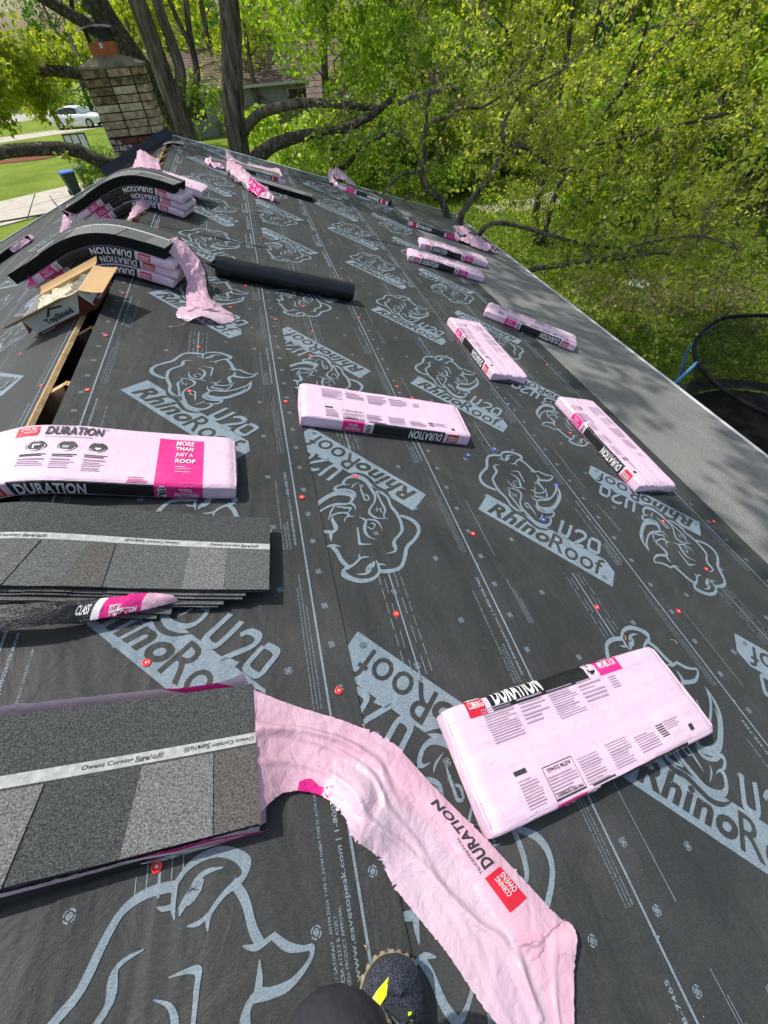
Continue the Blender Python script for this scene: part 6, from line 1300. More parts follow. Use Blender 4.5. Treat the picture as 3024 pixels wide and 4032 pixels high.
# ---- neighbouring houses ------------------------------------------------------------
noisy('roof_brown', (0.13, 0.095, 0.08), (0.20, 0.155, 0.135), 2.2, 0.95, 0.1); noisy('paint_grey', (0.30, 0.31, 0.34), (0.37, 0.38, 0.41), 2, 0.8); noisy('paint_cream', (0.50, 0.47, 0.40), (0.6, 0.57, 0.5), 2, 0.8); noisy('brick_wall', (0.20, 0.10, 0.08), (0.33, 0.19, 0.16), 5, 0.9)
mat('window_glass', (0.03, 0.04, 0.05), 0.08, 0.7); mat('garage_white', (0.6, 0.6, 0.6), 0.5)
def neighbour(x, y, rz, L, W, eave, rise, wall, lab, shingle_rows=11, wins=()):
    """gabled house, ridge along local X; its roof is laid in real overlapping courses"""
    r_ = tag(empty('neighbour_house', (x, y, GZ), (0, 0, rz)), lab, 'house'); mb = MB(); mb.box(-L / 2, L / 2, -W / 2, W / 2, 0, eave, wall); mb.add([(-L / 2, -W / 2, eave), (-L / 2, W / 2, eave), (-L / 2, 0, eave + rise), (L / 2, -W / 2, eave), (L / 2, W / 2, eave), (L / 2, 0, eave + rise)], [(0, 2, 1), (3, 4, 5)], wall); mb.build('wall', r_)
    rf = empty('roof', (0, 0, 0)); rf.parent = r_; o_ = 0.45
    for sg in (-1, 1):
        for k in range(shingle_rows):
            t0, t1 = k / shingle_rows, (k + 1) / shingle_rows + 0.01; f = lambda t: (sg * (W / 2 + o_) * (1 - t), eave - o_ * rise / (W / 2) + (rise + o_ * rise / (W / 2)) * t)
            mb = MB(); n = 40; rows = []
            for (t, dz) in ((t0, 0.0), (t0, 0.045), (t1, 0.02)): rows.append([(-L / 2 - 0.3 + (L + 0.6) * i / n, f(t)[0], f(t)[1] + dz + (0.008 * ((i * 7 + k * 3) % 3))) for i in range(n + 1)])
            mb.grid(rows, 'roof_brown'); mb.build('shingle_course', rf)
    for (wx, wz, ww, wh) in wins:
        for sg in (-1,):
            mb = MB(); mb.box(wx - ww / 2 - 0.07, wx + ww / 2 + 0.07, sg * W / 2 - 0.05, sg * W / 2 + 0.02, wz - 0.07, wz + wh + 0.07, 'garage_white'); fr = mb.build('window', r_)
            for q in (0, 1): mb = MB(); mb.box(wx - ww / 2 + q * ww / 2 + 0.02, wx + q * ww / 2 - 0.02, sg * W / 2 - 0.07, sg * W / 2 - 0.04, wz, wz + wh, 'window_glass'); mb.build('pane', fr)
    mb = MB(); mb.box(-L / 2 - 0.32, L / 2 + 0.32, -W / 2 - o_ - 0.05, -W / 2 - o_ + 0.02, eave - o_ * rise / (W / 2) - 0.14, eave - o_ * rise / (W / 2) + 0.02, 'garage_white'); mb.build('gutter', r_)
    return r_
neighbour(3.0, 48.5, radians(2), 16, 9.0, 2.7, 1.6, 'paint_grey', 'neighbour house with brown shingled roof and grey wall seen between the trunks', 14, ((-5, 1.0, 1.4, 1.1), (2.5, 1.0, 1.4, 1.1), (5.5, 1.0, 1.0, 1.1)))
neighbour(10.5, 37.0, radians(-10), 9, 8, 2.5, 2.0, 'brick_wall', 'small brick house with brown roof showing behind the branches near the blue car', 10, ((-2, 1.0, 1.2, 1.0),))
neighbour(-34.0, 84.0, radians(10), 20, 9, 2.8, 2.2, 'paint_cream', 'cream house across the street, far left behind foliage', 10, ((-5, 1.0, 1.6, 1.1), (1, 1.0, 1.6, 1.1), (6, 1.0, 1.2, 1.1)))
# ================================================================ TREES
m = mat('bark', (0.12, 0.10, 0.08), 0.95, 0.1); v = coords(m, 'Object', (5, 5, 0.6)); f = noise_tex(m, v, 3.0, 6, 0.7, 0.6)
lk(m, ramp(m, f, [(0.36, (0.04, 0.033, 0.025)), (0.52, (0.19, 0.16, 0.12)), (0.68, (0.34, 0.30, 0.23))]), bsdf(m).inputs['Base Color']); bump(m, f, 1.0, 0.05)
m = mat('bark_dark', (0.06, 0.05, 0.04), 0.95, 0.1); v = coords(m, 'Object', (3, 3, 3)); f = noise_tex(m, v, 6.0, 6, 0.7, 0.6)
lk(m, ramp(m, f, [(0.35, (0.03, 0.027, 0.018)), (0.55, (0.12, 0.105, 0.075)), (0.72, (0.34, 0.32, 0.25))]), bsdf(m).inputs['Base Color']); bump(m, f, 1.0, 0.04)
noisy('twig', (0.14, 0.115, 0.08), (0.27, 0.23, 0.17), 5, 0.95, 0.1)
class Leaves:
    def __init__(s, seed): s.r = np.random.default_rng(seed); s.P = []; s.S = []; s.T = []
    def cloud(s, c, rad, n, size, tint=0.5, tv=0.3, squash=0.8, shell=0.5):
        d = s.r.normal(size=(n, 3)); d /= np.linalg.norm(d, axis=1)[:, None]; q = s.r.uniform(shell, 1.0, n)[:, None] ** 0.6
        p = np.array(c) + d * q * rad * np.array((1, 1, squash)); s.P.append(p); s.S.append(np.full(n, size) * s.r.uniform(0.55, 1.35, n)); s.T.append(np.clip(tint + s.r.normal(0, tv, n) , 0, 1))
    def build(s, name, mname, parent, droop=0.35, origin=(0, 0, 0)):
        P3 = np.concatenate(s.P); S = np.concatenate(s.S)[:, None]; T = np.concatenate(s.T); n = len(P3); r = s.r
        nn = r.normal(size=(n, 3)); nn[:, 2] = np.abs(nn[:, 2]) + 0.25; nn /= np.linalg.norm(nn, axis=1)[:, None]
        a = r.normal(size=(n, 3)); a[:, 2] -= droop * 2; a -= nn * (a * nn).sum(1)[:, None]; a /= np.linalg.norm(a, axis=1)[:, None]; b = np.cross(nn, a)
        w_ = 0.36; V3 = np.stack([P3 - a * S * 0.5, P3 + b * S * w_ - a * S * 0.08 + nn * S * 0.06, P3 + a * S * 0.55, P3 - b * S * w_ - a * S * 0.08 + nn * S * 0.06], 1).reshape(-1, 3) - np.array(origin)
        return mesh_np(name, V3, 4, T, mname, parent)
def jitter_path(a, b, n, amp, rs):
    a, b = Vector(a), Vector(b); L_ = (b - a).length
    return [a.lerp(b, i / n) + (Vector((rs.gauss(0, 1), rs.gauss(0, 1), rs.gauss(0, 0.7))) * amp * L_ * (0 if i in (0,) else 1)) for i in range(n + 1)]
def part_of(mb, name, root, smooth=True): 
    og = root.location; mb.v = [tuple(Vector(p) - og) for p in mb.v]; return mb.build(name, root, smooth=smooth)
def full_tree(x, y, h, cr, lab, seed, mname='leaf_fresh', size=0.2, n=9000, zc=0.62, blobs=34, trunk=0.22, squash=1.1, lean=(0, 0), group='trees beyond the roof', droop=0.35, name='leafy_tree', low=0.0):
    rs = random.Random(seed); root = tag(empty(name, (x, y, GZ)), lab, 'tree', group); mb = MB(); top = Vector((x + lean[0], y + lean[1], GZ + h * 0.85)); base = Vector((x, y, GZ))
    pth = smooth_line([base, base.lerp(top, 0.35) + Vector((rs.uniform(-.3, .3), rs.uniform(-.3, .3), 0)), base.lerp(top, 0.7) + Vector((rs.uniform(-.4, .4), 0, 0)), top], 5); k = len(pth)
    mb.tube(pth, [trunk * (1 - 0.85 * i / (k - 1)) + 0.02 + 0.12 * trunk * max(0, 1 - i * 0.8) for i in range(k)], 'bark', 9); part_of(mb, 'trunk', root)
    lv = Leaves(seed); mb = MB(); cz = GZ + h * zc; ch = h * (1 - zc) + 0.2
    for b in range(blobs):
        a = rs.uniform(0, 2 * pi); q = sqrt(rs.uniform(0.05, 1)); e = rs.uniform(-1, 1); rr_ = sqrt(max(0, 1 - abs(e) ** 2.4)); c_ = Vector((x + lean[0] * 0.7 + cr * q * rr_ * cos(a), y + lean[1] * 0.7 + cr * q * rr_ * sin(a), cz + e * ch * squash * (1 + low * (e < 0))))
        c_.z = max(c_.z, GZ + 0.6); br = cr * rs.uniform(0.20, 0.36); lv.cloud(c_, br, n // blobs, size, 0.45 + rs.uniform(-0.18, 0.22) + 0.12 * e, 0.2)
        if b % 2 == 0:
            s0 = Vector(pth[min(k - 1, int(k * min(0.95, max(0.2, (c_.z - GZ) / h * 0.75))))]); mb.tube(jitter_path(s0, c_, 4, 0.05, rs), [trunk * 0.28, trunk * 0.2, trunk * 0.14, trunk * 0.08, 0.012], 'bark', 5)
    part_of(mb, 'limb', root); o = lv.build('crown', mname, root, droop, (x, y, GZ)); return root
# far wall of trees, then the mid ones that fill the middle of the picture
FARW = ['tree at the extreme far left', 'tree left of the cream house', 'tall tree behind the cream house', 'low tree at the street end', 'low bushy tree under the open sky gap', 'tree behind the chimney cap', 'tree over the left end of the brown roof', 'tree over the middle of the brown roof', 'tree over the right end of the brown roof', 'tree behind the small brick house', 'tree far behind the blue car', 'tall tree far behind the round bush', 'tall tree at the top centre right', 'tall tree behind the top right maple', 'tree deep between brown roof and brick house', 'tree deep behind the hanging-leaf maple', 'tree deep behind the twiggy canopy', 'tree deep at the upper right', 'tree at the extreme far right', 'tree left of the brown roof', 'slim tree just behind the brown roof', 'tree filling the gap above the garden path', 'tree right of the garden path', 'tree beyond the leaning trunk', 'tree beyond the trampoline']
rs = random.Random(21); kinds = [('leaf_deep', 'deep green'), ('leaf_fresh', 'fresh green'), ('leaf_yellowgreen', 'yellow-green'), ('leaf_olive', 'olive-tinged')]
far = []
for i, (x, y) in enumerate([(-62, 96), (-50, 90), (-42, 100), (-27, 112), (-22, 110), (-8, 96), (-3, 86), (4, 74), (12, 66), (20, 60), (27, 54), (34, 48), (40, 42), (47, 36), (9, 92), (24, 78), (38, 66), (52, 52), (62, 40), (-6, 64), (0, 54), (30, 36), (38, 30), (46, 24), (54, 14)]):
    k = (i * 7 + 3) % 4; h = rs.uniform(11, 17) if not -30 < x < -20 else 6.5
    where = FARW[i]; where_ = ['far left across the street', 'at the end of the street', 'behind the brown-roofed house', 'in the middle of the far wood', 'in the right of the far wood'][min(4, max(0, int((x + 62) / 25)))]
    full_tree(x, y, h, h * 0.36, '%s %s' % (kinds[k][1], where), 100 + i, kinds[k][0], 0.52, 3600, 0.55, 26, 0.3, group='background woodland trees', low=0.2)
mids = [(5.2, 25.5, 11, 3.4, 'leaf_fresh', 'bright green maple with hanging leaf clusters, right of the straight grey trunk'),
        (8.8, 27.5, 11.5, 3.3, 'leaf_fresh', 'light green maple just right of the hanging-leaf one'),
        (13.0, 25.0, 12, 3.6, 'leaf_yellowgreen', 'yellow-green tree above the round dark bush'),
        (16.5, 21.5, 13, 3.8, 'leaf_fresh', 'tall fresh green tree behind the twiggy one'),
        (20.5, 17.0, 13, 4.0, 'leaf_deep', 'deeper green tree at the right behind the lawn'),
        (24.0, 12.5, 13, 4.0, 'leaf_fresh', 'bright green tree at the right edge above the trampoline'),
        (26.0, 20.0, 15, 4.6, 'leaf_deep', 'dark green tall tree in the upper right corner'),
        (19.0, 28.0, 14, 4.4, 'leaf_yellowgreen', 'yellow-green tree at the top right, further back'),
        (10.5, 33.5, 13, 3.8, 'leaf_yellowgreen', 'yellow-green tree rising behind the blue car'),
        (2.6, 44.0, 13, 4.2, 'leaf_olive', 'sparse olive-yellow tree behind the brown roof'),
        (-4.2, 40.0, 9, 2.6, 'leaf_olive', 'yellowish small-leaved tree between chimney and brown roof'),
        (-15, 72, 13, 4.6, 'leaf_deep', 'dark green tree left of the chimney beyond the street')]
for i, (x, y, h, cr, mn, lab) in enumerate(mids):
    full_tree(x, y, h, cr, lab, 200 + i, mn, 0.175 if y < 30 else 0.26, 17000 if y < 30 else 8000, 0.50, 60, 0.2, 1.15, group='trees of the back garden', droop=0.8 if mn == 'leaf_fresh' else 0.4, low=0.35)
under = [(9.0, 21.5, 4.4, 1.9, 'leaf_fresh', 'low bright bushy sapling left of the garden path'), (13.5, 22.5, 5.2, 2.4, 'leaf_yellowgreen', 'low yellow-green bushy tree behind the garden path'), (18.5, 22.0, 5.5, 2.6, 'leaf_deep', 'dark bushy understorey tree right of the garden path'),
         (16.0, 15.5, 5.6, 2.3, 'leaf_yellowgreen', 'bushy yellow-green tree in front of the leaning trunk'), (20.5, 12.0, 5.5, 2.6, 'leaf_fresh', 'bushy fresh tree behind the leaning trunk'), (13.0, 15.6, 3.8, 1.7, 'leaf_fresh', 'small leafy sapling beside the dry leaf patch'), (19.0, 7.5, 5.0, 2.4, 'leaf_deep', 'dark bushy tree past the trampoline'), (23.0, 17.0, 7, 3.0, 'leaf_fresh', 'broad bushy tree in the right background')]
for i, (x, y, h, cr, mn, lab) in enumerate(under): full_tree(x, y, h, cr, lab, 260 + i, mn, 0.15, 9000, 0.45, 40, 0.10, 1.1, group='understorey of the back garden', droop=0.5, low=0.5)
# ---- the near trees, by their visible limbs -------------------------------------------
def limbs(root, paths, mname, n=10):
    for i, (pts, r0, r1) in enumerate(paths):
        mb = MB(); s = smooth_line(pts, 6); k = len(s); mb.tube(s, [(r0 + (r1 - r0) * j / (k - 1)) * (1 + 0.07 * nz(j * 0.7, i)) for j in range(k)], mname, n); part_of(mb, 'trunk' if i == 0 else 'limb', root)
def twigs(root, lv, starts, rs, mname, reach, count, leafn, lsize, tint=0.5, cl=0.22, droop=-0.1, sub=4, dirb=(0, 0, 0), rad=0.012):
    """fine wandering twigs from points on the limbs, leaves gathered at their ends"""
    mb = MB()
    for c_ in range(count):
        a = Vector(rs.choice(starts)); d = Vector((rs.gauss(0, 1) + dirb[0], rs.gauss(0, 1) + dirb[1], rs.gauss(0, 0.6) + dirb[2])).normalized(); L_ = reach * rs.uniform(0.45, 1.15); p = a.copy(); pts = [p.copy()]; nseg = 6
        for q in range(nseg):
            d = (d + Vector((rs.gauss(0, 0.28), rs.gauss(0, 0.28), rs.gauss(0, 0.25) + droop * 0.3))).normalized(); p = p + d * L_ / nseg; pts.append(p.copy())
        mb.tube(pts, [rad * (1 - 0.8 * q / nseg) for q in range(nseg + 1)], mname, 4, False)
        for s_ in range(sub):
            i0 = rs.randint(2, nseg); q = pts[i0]; d2 = (d + Vector((rs.gauss(0, 0.9), rs.gauss(0, 0.9), rs.gauss(0, 0.6) + droop))).normalized(); e = q + d2 * L_ * rs.uniform(0.15, 0.38); mid = q.lerp(e, 0.5) + Vector((rs.gauss(0, .04), rs.gauss(0, .04), rs.gauss(0, .04)))
            mb.tube([q, mid, e], [rad * 0.45, rad * 0.3, rad * 0.15], mname, 3, False)
            if leafn: lv.cloud(e, cl, leafn, lsize, tint, 0.25, 0.8, 0.1); lv.cloud(mid, cl * 0.7, leafn // 3, lsize, tint, 0.25, 0.8, 0.1)
    return part_of(mb, 'twigs', root, False)
# T1: straight trunk beyond the rake
r1 = tag(empty('large_tree', (0.85, 12.0, GZ)), 'tall straight grey-barked tree beyond the rake, one smooth limb arching right', 'tree')
limbs(r1, [([(0.85, 12, GZ), (0.95, 12, -0.6), (1.10, 12, 0.3), (1.37, 12, 1.4), (1.5, 12.1, 3.0), (1.6, 12.2, 5.5)], 0.235, 0.15), ([(1.12, 11.95, -0.30), (1.45, 11.7, -0.05), (1.87, 11, 0.10), (2.35, 10.9, 0.13), (3.0, 10.9, 0.06), (3.81, 11, -0.06), (4.5, 11, 0.06), (5.3, 11, 0.12)], 0.095, 0.04),
   ([(1.5, 12.1, 2.6), (2.4, 11.6, 3.8), (3.4, 10.8, 4.8), (4.6, 10.2, 5.6)], 0.12, 0.04), ([(1.55, 12.2, 3.6), (0.6, 12.0, 5.2), (-0.4, 11.5, 6.5)], 0.11, 0.04)], 'bark', 12)
lv = Leaves(301); rs = random.Random(301); twigs(r1, lv, [(2.35, 10.9, 0.13), (3.0, 10.9, 0.06), (3.81, 11, -0.06), (4.5, 11, 0.06), (5.3, 11, 0.12)], rs, 'twig', 0.9, 34, 5, 0.075, 0.6, 0.16)
for c_ in [(3.6, 9.0, 5.4), (4.9, 8.2, 5.8), (4.6, 10.6, 5.6), (2.2, 11.0, 6.2), (5.6, 9.6, 5.2), (3.0, 12.6, 6.6), (0.2, 11.2, 6.8), (6.2, 8.4, 5.6), (5.3, 7.0, 6.2)]: lv.cloud(c_, 1.25, 900, 0.13, 0.5, 0.25)
sx_, sy_ = sdir.x / sdir.z, sdir.y / sdir.z          # high crown over the roof; its dapples fall along the eave
rq = random.Random(77)
for q in range(105):
    u_, y_ = rq.uniform(3.75, 6.2), rq.uniform(-1.0, 9.5); h_ = rq.uniform(9, 13); lv.cloud((u_ * CT + sx_ * h_, y_ + sy_ * h_, -1.4 + h_), rq.uniform(0.3, 0.6), 62, 0.15, 0.5, 0.25)
for q in range(18):
    a_, y_ = rq.uniform(7, 12), rq.uniform(3, 9); h_ = rq.uniform(11, 15); lv.cloud((a_ + sx_ * h_, y_ + sy_ * h_, GZ + h_), rq.uniform(0.8, 1.3), 260, 0.16, 0.5, 0.25)
mb = MB(); 
for e_ in ((1.4, 9.5, 8.8), (-0.6, 7.5, 10.0), (1.0, 6.0, 9.4), (3.5, 9.0, 9.5), (6.5, 10.5, 10.0)): mb.tube(jitter_path((1.6, 12.2, 5.4), e_, 5, 0.03, rq), [0.13, 0.10, 0.08, 0.06, 0.04, 0.02], 'bark', 7)
part_of(mb, 'limb', r1)
lv.build('crown', 'leaf_yellowgreen', r1, 0.5, r1.location)
# T2: double leaning trunk right of the chimney
r2 = tag(empty('large_tree', (-0.05, 13.0, GZ)), 'forked dark-barked tree right of the chimney, two thick trunks leaning left', 'tree')
limbs(r2, [([(0.0, 13, GZ), (-0.08, 13, -0.4), (-0.18, 13, 0.35), (-0.25, 13, 1.5), (-0.45, 13.1, 3.2), (-0.5, 13.2, 5.0)], 0.225, 0.12), ([(-0.12, 13.0, 0.1), (0.14, 13, 0.55), (0.14, 13, 1.0), (0.10, 13, 1.6), (0.25, 13, 3.0), (0.7, 13, 4.5)], 0.115, 0.08), ([(0.08, 13.3, 0.0), (0.42, 13.3, 0.45), (0.50, 13.3, 1.0), (0.62, 13.3, 1.6), (0.9, 13.4, 3.2)], 0.075, 0.05), ([(0.48, 13.3, 0.9), (0.30, 13.4, 1.5), (0.2, 13.5, 2.6)], 0.05, 0.035)], 'bark', 12)
lv = Leaves(302); rs = random.Random(302)
for c_ in [(-0.5, 12.8, 5.6), (0.9, 13.2, 4.9), (0.4, 12.2, 6.0), (-1.6, 12.4, 5.4)]: lv.cloud(c_, 1.1, 700, 0.13, 0.5, 0.25)
twigs(r2, lv, [(0.62, 13.3, 1.3), (0.5, 13.3, 0.6), (0.42, 13.3, 0.4)], rs, 'twig', 0.9, 12, 8, 0.085, 0.6, 0.15); lv.build('crown', 'leaf_fresh', r2, 0.7, r2.location)
# T3: big old tree behind the chimney with limbs to the left
r3 = tag(empty('large_tree', (-0.2, 13.9, GZ)), 'big old tree directly behind the chimney, mossy limbs reaching out left over the lawn', 'tree')
limbs(r3, [([(-0.15, 13.8, GZ), (-0.22, 13.8, -0.6), (-0.55, 13.8, 0.35), (-0.95, 13.8, 1.2), (-1.25, 13.8, 2.0), (-1.7, 13.8, 3.2)], 0.26, 0.20), ([(-0.95, 13.7, 1.05), (-1.6, 13.5, 1.45), (-2.35, 13.3, 1.95), (-3.4, 13.2, 2.7)], 0.12, 0.07), ([(-0.75, 13.7, 0.55), (-1.5, 13.5, 0.60), (-2.3, 13.4, 0.74), (-3.4, 13.3, 0.78), (-4.6, 13.2, 1.0)], 0.105, 0.075), ([(-0.35, 13.5, -0.75), (-0.95, 12.6, -0.72), (-1.55, 11.6, -0.52), (-2.05, 11.5, -0.24), (-2.7, 11.3, -0.14), (-3.4, 11.2, -0.16), (-4.2, 11.1, -0.4)], 0.125, 0.09), ([(-1.55, 13.6, 1.45), (-1.45, 13.6, 1.8), (-1.65, 13.6, 2.3)], 0.05, 0.03)], 'bark_dark', 12)
lv = Leaves(303); rs = random.Random(303)
twigs(r3, lv, [(-3.4, 13.2, 2.7), (-3.0, 13.4, 0.76), (-3.4, 13.3, 0.8), (-3.9, 13.3, 1.5)], rs, 'twig', 1.15, 34, 34, 0.105, 0.55, 0.24, -0.2)
for c_ in [(-4.3, 15, 0.45), (-3.75, 15, 0.50), (-3.3, 15, 0.70), (-4.6, 15, 1.1), (-3.8, 15, 1.2), (-2.6, 15.5, 0.80), (-4.9, 15, 2.0), (-3.7, 15.5, 2.0), (-2.9, 16, 1.0)]: lv.cloud(c_, 0.46, 520, 0.12, 0.5, 0.25)
twigs(r3, lv, [(-1.55, 11.6, -0.52), (-2.05, 11.5, -0.24)], rs, 'twig', 0.6, 3, 5, 0.08, 0.6, 0.10, -0.3)
for c_ in [(-1.9, 13.0, 4.6), (-3.2, 12.2, 5.0), (-1.0, 13.0, 5.2), (-2.6, 11.0, 5.6)]: lv.cloud(c_, 1.2, 800, 0.13, 0.5, 0.25)
lv.build('crown', 'leaf_yellowgreen', r3, 0.9, r3.location)
# T4: rough limb rising from behind the rake edge
r4 = tag(empty('medium_tree', (0.75, 10.95, GZ)), 'crooked rough-barked tree behind the rake edge, its limb below the smooth one', 'tree')
limbs(r4, [([(0.75, 11.0, GZ), (0.95, 10.9, -1.6), (1.18, 10.6, -0.62), (1.40, 10.5, -0.44), (1.62, 10.5, -0.35), (1.95, 10.5, -0.29), (2.29, 10.5, -0.26), (2.65, 10.5, -0.26), (3.03, 10.5, -0.22), (3.49, 10.5, -0.10), (3.9, 10.5, 0.1)], 0.14, 0.05), ([(2.9, 11.2, GZ), (2.78, 11.0, -1.3), (2.72, 10.9, -0.7), (2.95, 10.9, -0.3)], 0.07, 0.03), ([(2.95, 11.5, GZ), (2.9, 11.4, -1.25), (3.1, 11.3, -0.9), (3.5, 11.2, -0.6), (4.1, 11.0, -0.4)], 0.10, 0.03)], 'bark_dark', 10)
lv = Leaves(304); rs = random.Random(304); twigs(r4, lv, [(2.29, 10.5, -0.26), (3.03, 10.5, -0.22), (3.49, 10.5, -0.10), (3.5, 11.2, -0.6), (4.1, 11.0, -0.4), (2.78, 11, -1.0)], rs, 'twig', 1.0, 44, 9, 0.075, 0.6, 0.16, -0.15)
for c_ in [(1.9, 14.0, -1.2), (2.4, 14.5, -0.9), (1.6, 15, -0.6), (2.9, 14.2, -1.6), (2.2, 15, -1.6), (3.1, 15, -0.7)]: lv.cloud(c_, 0.55, 420, 0.13, 0.62, 0.25)
lv.build('crown', 'leaf_fresh', r4, 0.8, r4.location)
# T5: multi-stemmed small tree at the eave corner, wide twiggy canopy over the lawn
r5 = tag(empty('twiggy_tree', (4.95, 9.2, GZ)), 'wide twiggy tree with sparse young olive leaves, bare forking stems at the eave corner', 'tree')
limbs(r5, [([(5.0, 9.2, GZ), (4.85, 9.2, -2.2), (4.51, 9.2, -1.29), (4.23, 9.2, -1.06), (4.07, 9.2, -0.78), (4.15, 9.2, -0.56), (4.09, 9.2, -0.33), (4.14, 9.2, -0.19), (4.16, 9.2, 0.06), (4.26, 9.2, 0.45)], 0.075, 0.028),
   ([(4.14, 9.2, -0.22), (4.27, 9.2, -0.11), (4.52, 9.2, -0.08), (4.78, 9.2, 0.02), (5.15, 9.2, 0.0), (5.6, 9.3, 0.15)], 0.036, 0.018), ([(4.07, 9.2, -0.76), (3.72, 9.2, -0.77), (3.51, 9.2, -0.87), (3.3, 9.2, -1.03)], 0.03, 0.012), ([(4.23, 9.2, -1.06), (3.9, 9.2, -1.09), (3.72, 9.2, -1.18)], 0.028, 0.012),
   ([(5.0, 9.1, GZ), (4.9, 9.0, -2.3), (4.73, 8.8, -1.5), (4.89, 8.8, -1.23), (5.21, 8.8, -0.91), (5.47, 8.8, -0.56), (5.76, 8.8, -0.50), (6.05, 8.8, -0.63), (6.5, 8.8, -0.90), (7.2, 8.9, -1.0)], 0.075, 0.022), ([(5.47, 8.8, -0.56), (5.4, 8.8, -0.2), (5.7, 8.9, 0.15), (6.4, 9.0, 0.35)], 0.035, 0.015), ([(4.3, 9.2, -1.1), (4.15, 9.2, -0.9), (3.95, 9.3, -0.45), (3.6, 9.3, -0.2)], 0.02, 0.01),
   ([(4.95, 8.9, -2.4), (4.84, 8, -1.46), (5.26, 8, -1.41), (6.24, 8, -1.72), (7.03, 8, -1.96), (8.27, 8, -2.24)], 0.05, 0.018), ([(5.1, 8.6, -3.0), (5.58, 7.5, -2.09), (6.06, 7.5, -2.06), (7.49, 7.5, -2.11), (8.65, 7.5, -2.2), (10.2, 7.6, -2.9)], 0.06, 0.015), ([(7.0, 7.5, -2.1), (7.6, 7.2, -1.8), (8.6, 7.0, -1.75), (9.6, 7.0, -2.1)], 0.025, 0.01)], 'bark', 9)
lv = Leaves(305); rs = random.Random(305)
st5 = [(4.26, 9.2, 0.45), (4.16, 9.2, 0.06), (4.52, 9.2, -0.08), (4.78, 9.2, 0.02), (5.15, 9.2, 0.0), (5.6, 9.3, 0.15), (5.76, 8.8, -0.5), (6.05, 8.8, -0.63), (6.5, 8.8, -0.9), (7.2, 8.9, -1.0), (5.7, 8.9, 0.15), (6.4, 9.0, 0.35), (6.24, 8, -1.72), (7.03, 8, -1.96), (8.27, 8, -2.24), (7.49, 7.5, -2.11), (8.65, 7.5, -2.2), (7.6, 7.2, -1.8), (8.6, 7.0, -1.75)]
twigs(r5, lv, st5[4:], rs, 'twig', 1.7, 130, 9, 0.078, 0.6, 0.14, -0.05, 5, (0.5, 0, 0.15), 0.009); twigs(r5, lv, st5[:4], rs, 'twig', 1.3, 26, 3, 0.07, 0.5, 0.15, -0.05, 5, (0.2, 0, 0.15), 0.009)
twigs(r5, lv, [(3.3, 9.2, -1.03), (3.51, 9.2, -0.87), (3.72, 9.2, -1.18), (3.6, 9.3, -0.2), (4.07, 9.2, -0.78)], rs, 'twig', 0.8, 26, 2, 0.06, 0.5, 0.12, -0.3, 5, rad=0.007)
twigs(r5, lv, [(7.03, 8, -1.96), (8.27, 8, -2.24), (7.49, 7.5, -2.11), (8.65, 7.5, -2.2), (9.6, 7.0, -2.1), (10.2, 7.6, -2.9), (8.6, 7.0, -1.75)], rs, 'twig', 1.9, 60, 9, 0.08, 0.65, 0.17, -0.05, 5, (0.5, 0.2, 0.1), 0.009)
lv.build('crown', 'leaf_olive', r5, 0.5, r5.location)
# T6: second twiggy tree further right, its canopy filling the right of the frame
r6 = tag(empty('twiggy_tree', (9.6, 14.0, GZ)), 'second twiggy tree further right, dark double trunk and hazy yellow-olive canopy', 'tree')
limbs(r6, [([(9.6, 14, GZ), (9.35, 14, -2.9), (9.45, 13.9, -1.6), (9.2, 13.6, 0.0), (8.8, 13.2, 1.4)], 0.12, 0.05), ([(9.8, 14, GZ), (9.9, 14, -2.8), (10.2, 13.8, -1.6), (10.9, 13.4, -0.4), (11.8, 13.0, 0.6)], 0.10, 0.04), ([(9.4, 13.9, -1.5), (8.3, 13.2, -0.6), (7.2, 12.6, 0.0)], 0.05, 0.02), ([(10.2, 13.8, -1.6), (11.6, 12.6, -1.2), (13.2, 11.6, -0.8), (14.5, 11.0, -0.2)], 0.06, 0.02), ([(10.9, 13.4, -0.4), (10.6, 12.8, 0.6), (10.2, 12.4, 1.8)], 0.05, 0.02)], 'bark_dark', 8)
lv = Leaves(306); rs = random.Random(306)
twigs(r6, lv, [(9.2, 13.6, 0), (8.8, 13.2, 1.4), (11.8, 13, 0.6), (10.9, 13.4, -0.4), (7.2, 12.6, 0), (8.3, 13.2, -0.6), (13.2, 11.6, -0.8), (14.5, 11, -0.2), (10.2, 12.4, 1.8), (12.4, 12.1, -1.0), (10.6, 12.8, 0.6)], rs, 'twig', 2.3, 120, 12, 0.09, 0.6, 0.18, 0.0, 5)
twigs(r6, lv, [(9.4, 13.9, -2.2), (9.9, 14, -2.4), (11.6, 12.6, -1.2), (13.2, 11.6, -0.9), (12.0, 13.0, -2.0)], rs, 'twig', 2.4, 34, 12, 0.085, 0.6, 0.2, -0.15, 5)
lv.build('crown', 'leaf_olive', r6, 0.5, r6.location)
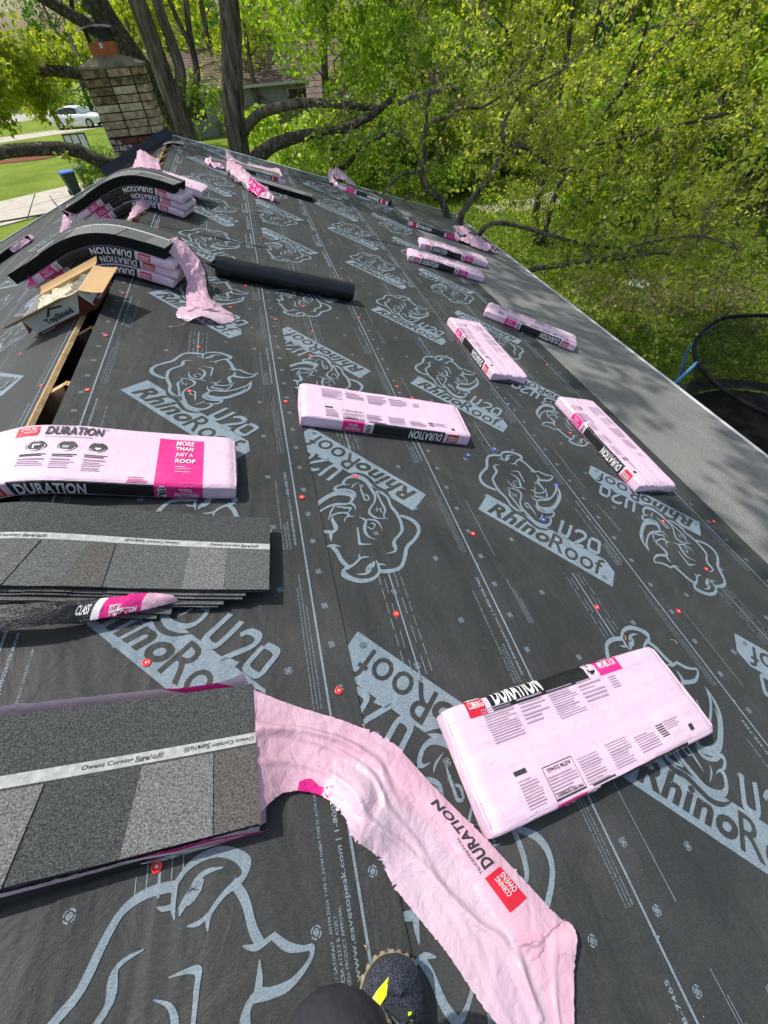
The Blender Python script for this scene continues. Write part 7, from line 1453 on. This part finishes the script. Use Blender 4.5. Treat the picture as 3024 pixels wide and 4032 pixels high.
# T7: leaning dark trunk at the right edge with sunlit leaves
r7 = tag(empty('leaning_tree', (17.9, 13.4, GZ)), 'dark leaning trunk at the right edge with bright sunlit leaves above', 'tree')
limbs(r7, [([(17.6, 13.4, GZ - 0.1), (17.95, 13.6, -3.4), (18.8, 13.8, -2.4), (20.2, 14.0, -1.2), (21.5, 14, 0.6)], 0.26, 0.14), ([(18.8, 13.8, -2.4), (17.6, 13.0, -1.0), (16.2, 12.2, 0.2), (15.2, 11.8, 1.4)], 0.10, 0.03), ([(20.2, 14.0, -1.2), (19.2, 13.0, 0.2), (18.2, 12.4, 1.8)], 0.10, 0.03)], 'bark_dark', 9)
lv = Leaves(307); rs = random.Random(307); twigs(r7, lv, [(16.2, 12.2, 0.2), (15.2, 11.8, 1.4), (18.2, 12.4, 1.8), (19.2, 13, 0.2), (17.6, 13, -1.0), (21.5, 14, 0.6)], rs, 'twig', 2.6, 90, 40, 0.13, 0.5, 0.32, 0.0, 5, rad=0.02)
lv.build('crown', 'leaf_fresh', r7, 0.5, r7.location)
# shrubs
def shrub(x, y, rx, h, lab, mn, seed, size=0.07, n=5000):
    rt_ = tag(empty('round_shrub', (x, y, GZ)), lab, 'shrub'); lv = Leaves(seed); rs = random.Random(seed)
    for k in range(26):
        a = rs.uniform(0, 2 * pi); q = sqrt(rs.random()) * 0.75; lv.cloud((x + rx * q * cos(a), y + rx * q * sin(a), GZ + h * (0.25 + 0.5 * rs.random() * (1 - 0.5 * q))), rx * 0.36, n // 26, size, 0.35, 0.25)
    mb = MB(); [mb.tube([(x, y, GZ), (x + rx * 0.4 * cos(a), y + rx * 0.4 * sin(a), GZ + h * 0.6)], 0.03, 'bark_dark', 5) for a in (0, 1.3, 2.6, 3.9, 5.2)]; part_of(mb, 'stem', rt_); lv.build('foliage', mn, rt_, 0.1, rt_.location)
shrub(-6.2, 30.2, 1.4, 2.4, 'rounded dark green shrub beside the wheelie bins', 'leaf_deep', 401)
shrub(9.6, 25.8, 1.5, 1.7, 'clipped round dark bush on the far lawn below the blue car', 'leaf_deep', 402)
shrub(6.0, 27.5, 1.1, 1.4, 'smaller dark bush left of the clipped round one', 'leaf_deep', 403)
shrub(-30, 80, 2.5, 2.6, 'low dark hedge shrub across the street', 'leaf_deep', 404, 0.2, 3000); shrub(-22, 84, 3.0, 3.0, 'second broad dark shrub across the street nearer the pole', 'leaf_deep', 405, 0.2, 3000)
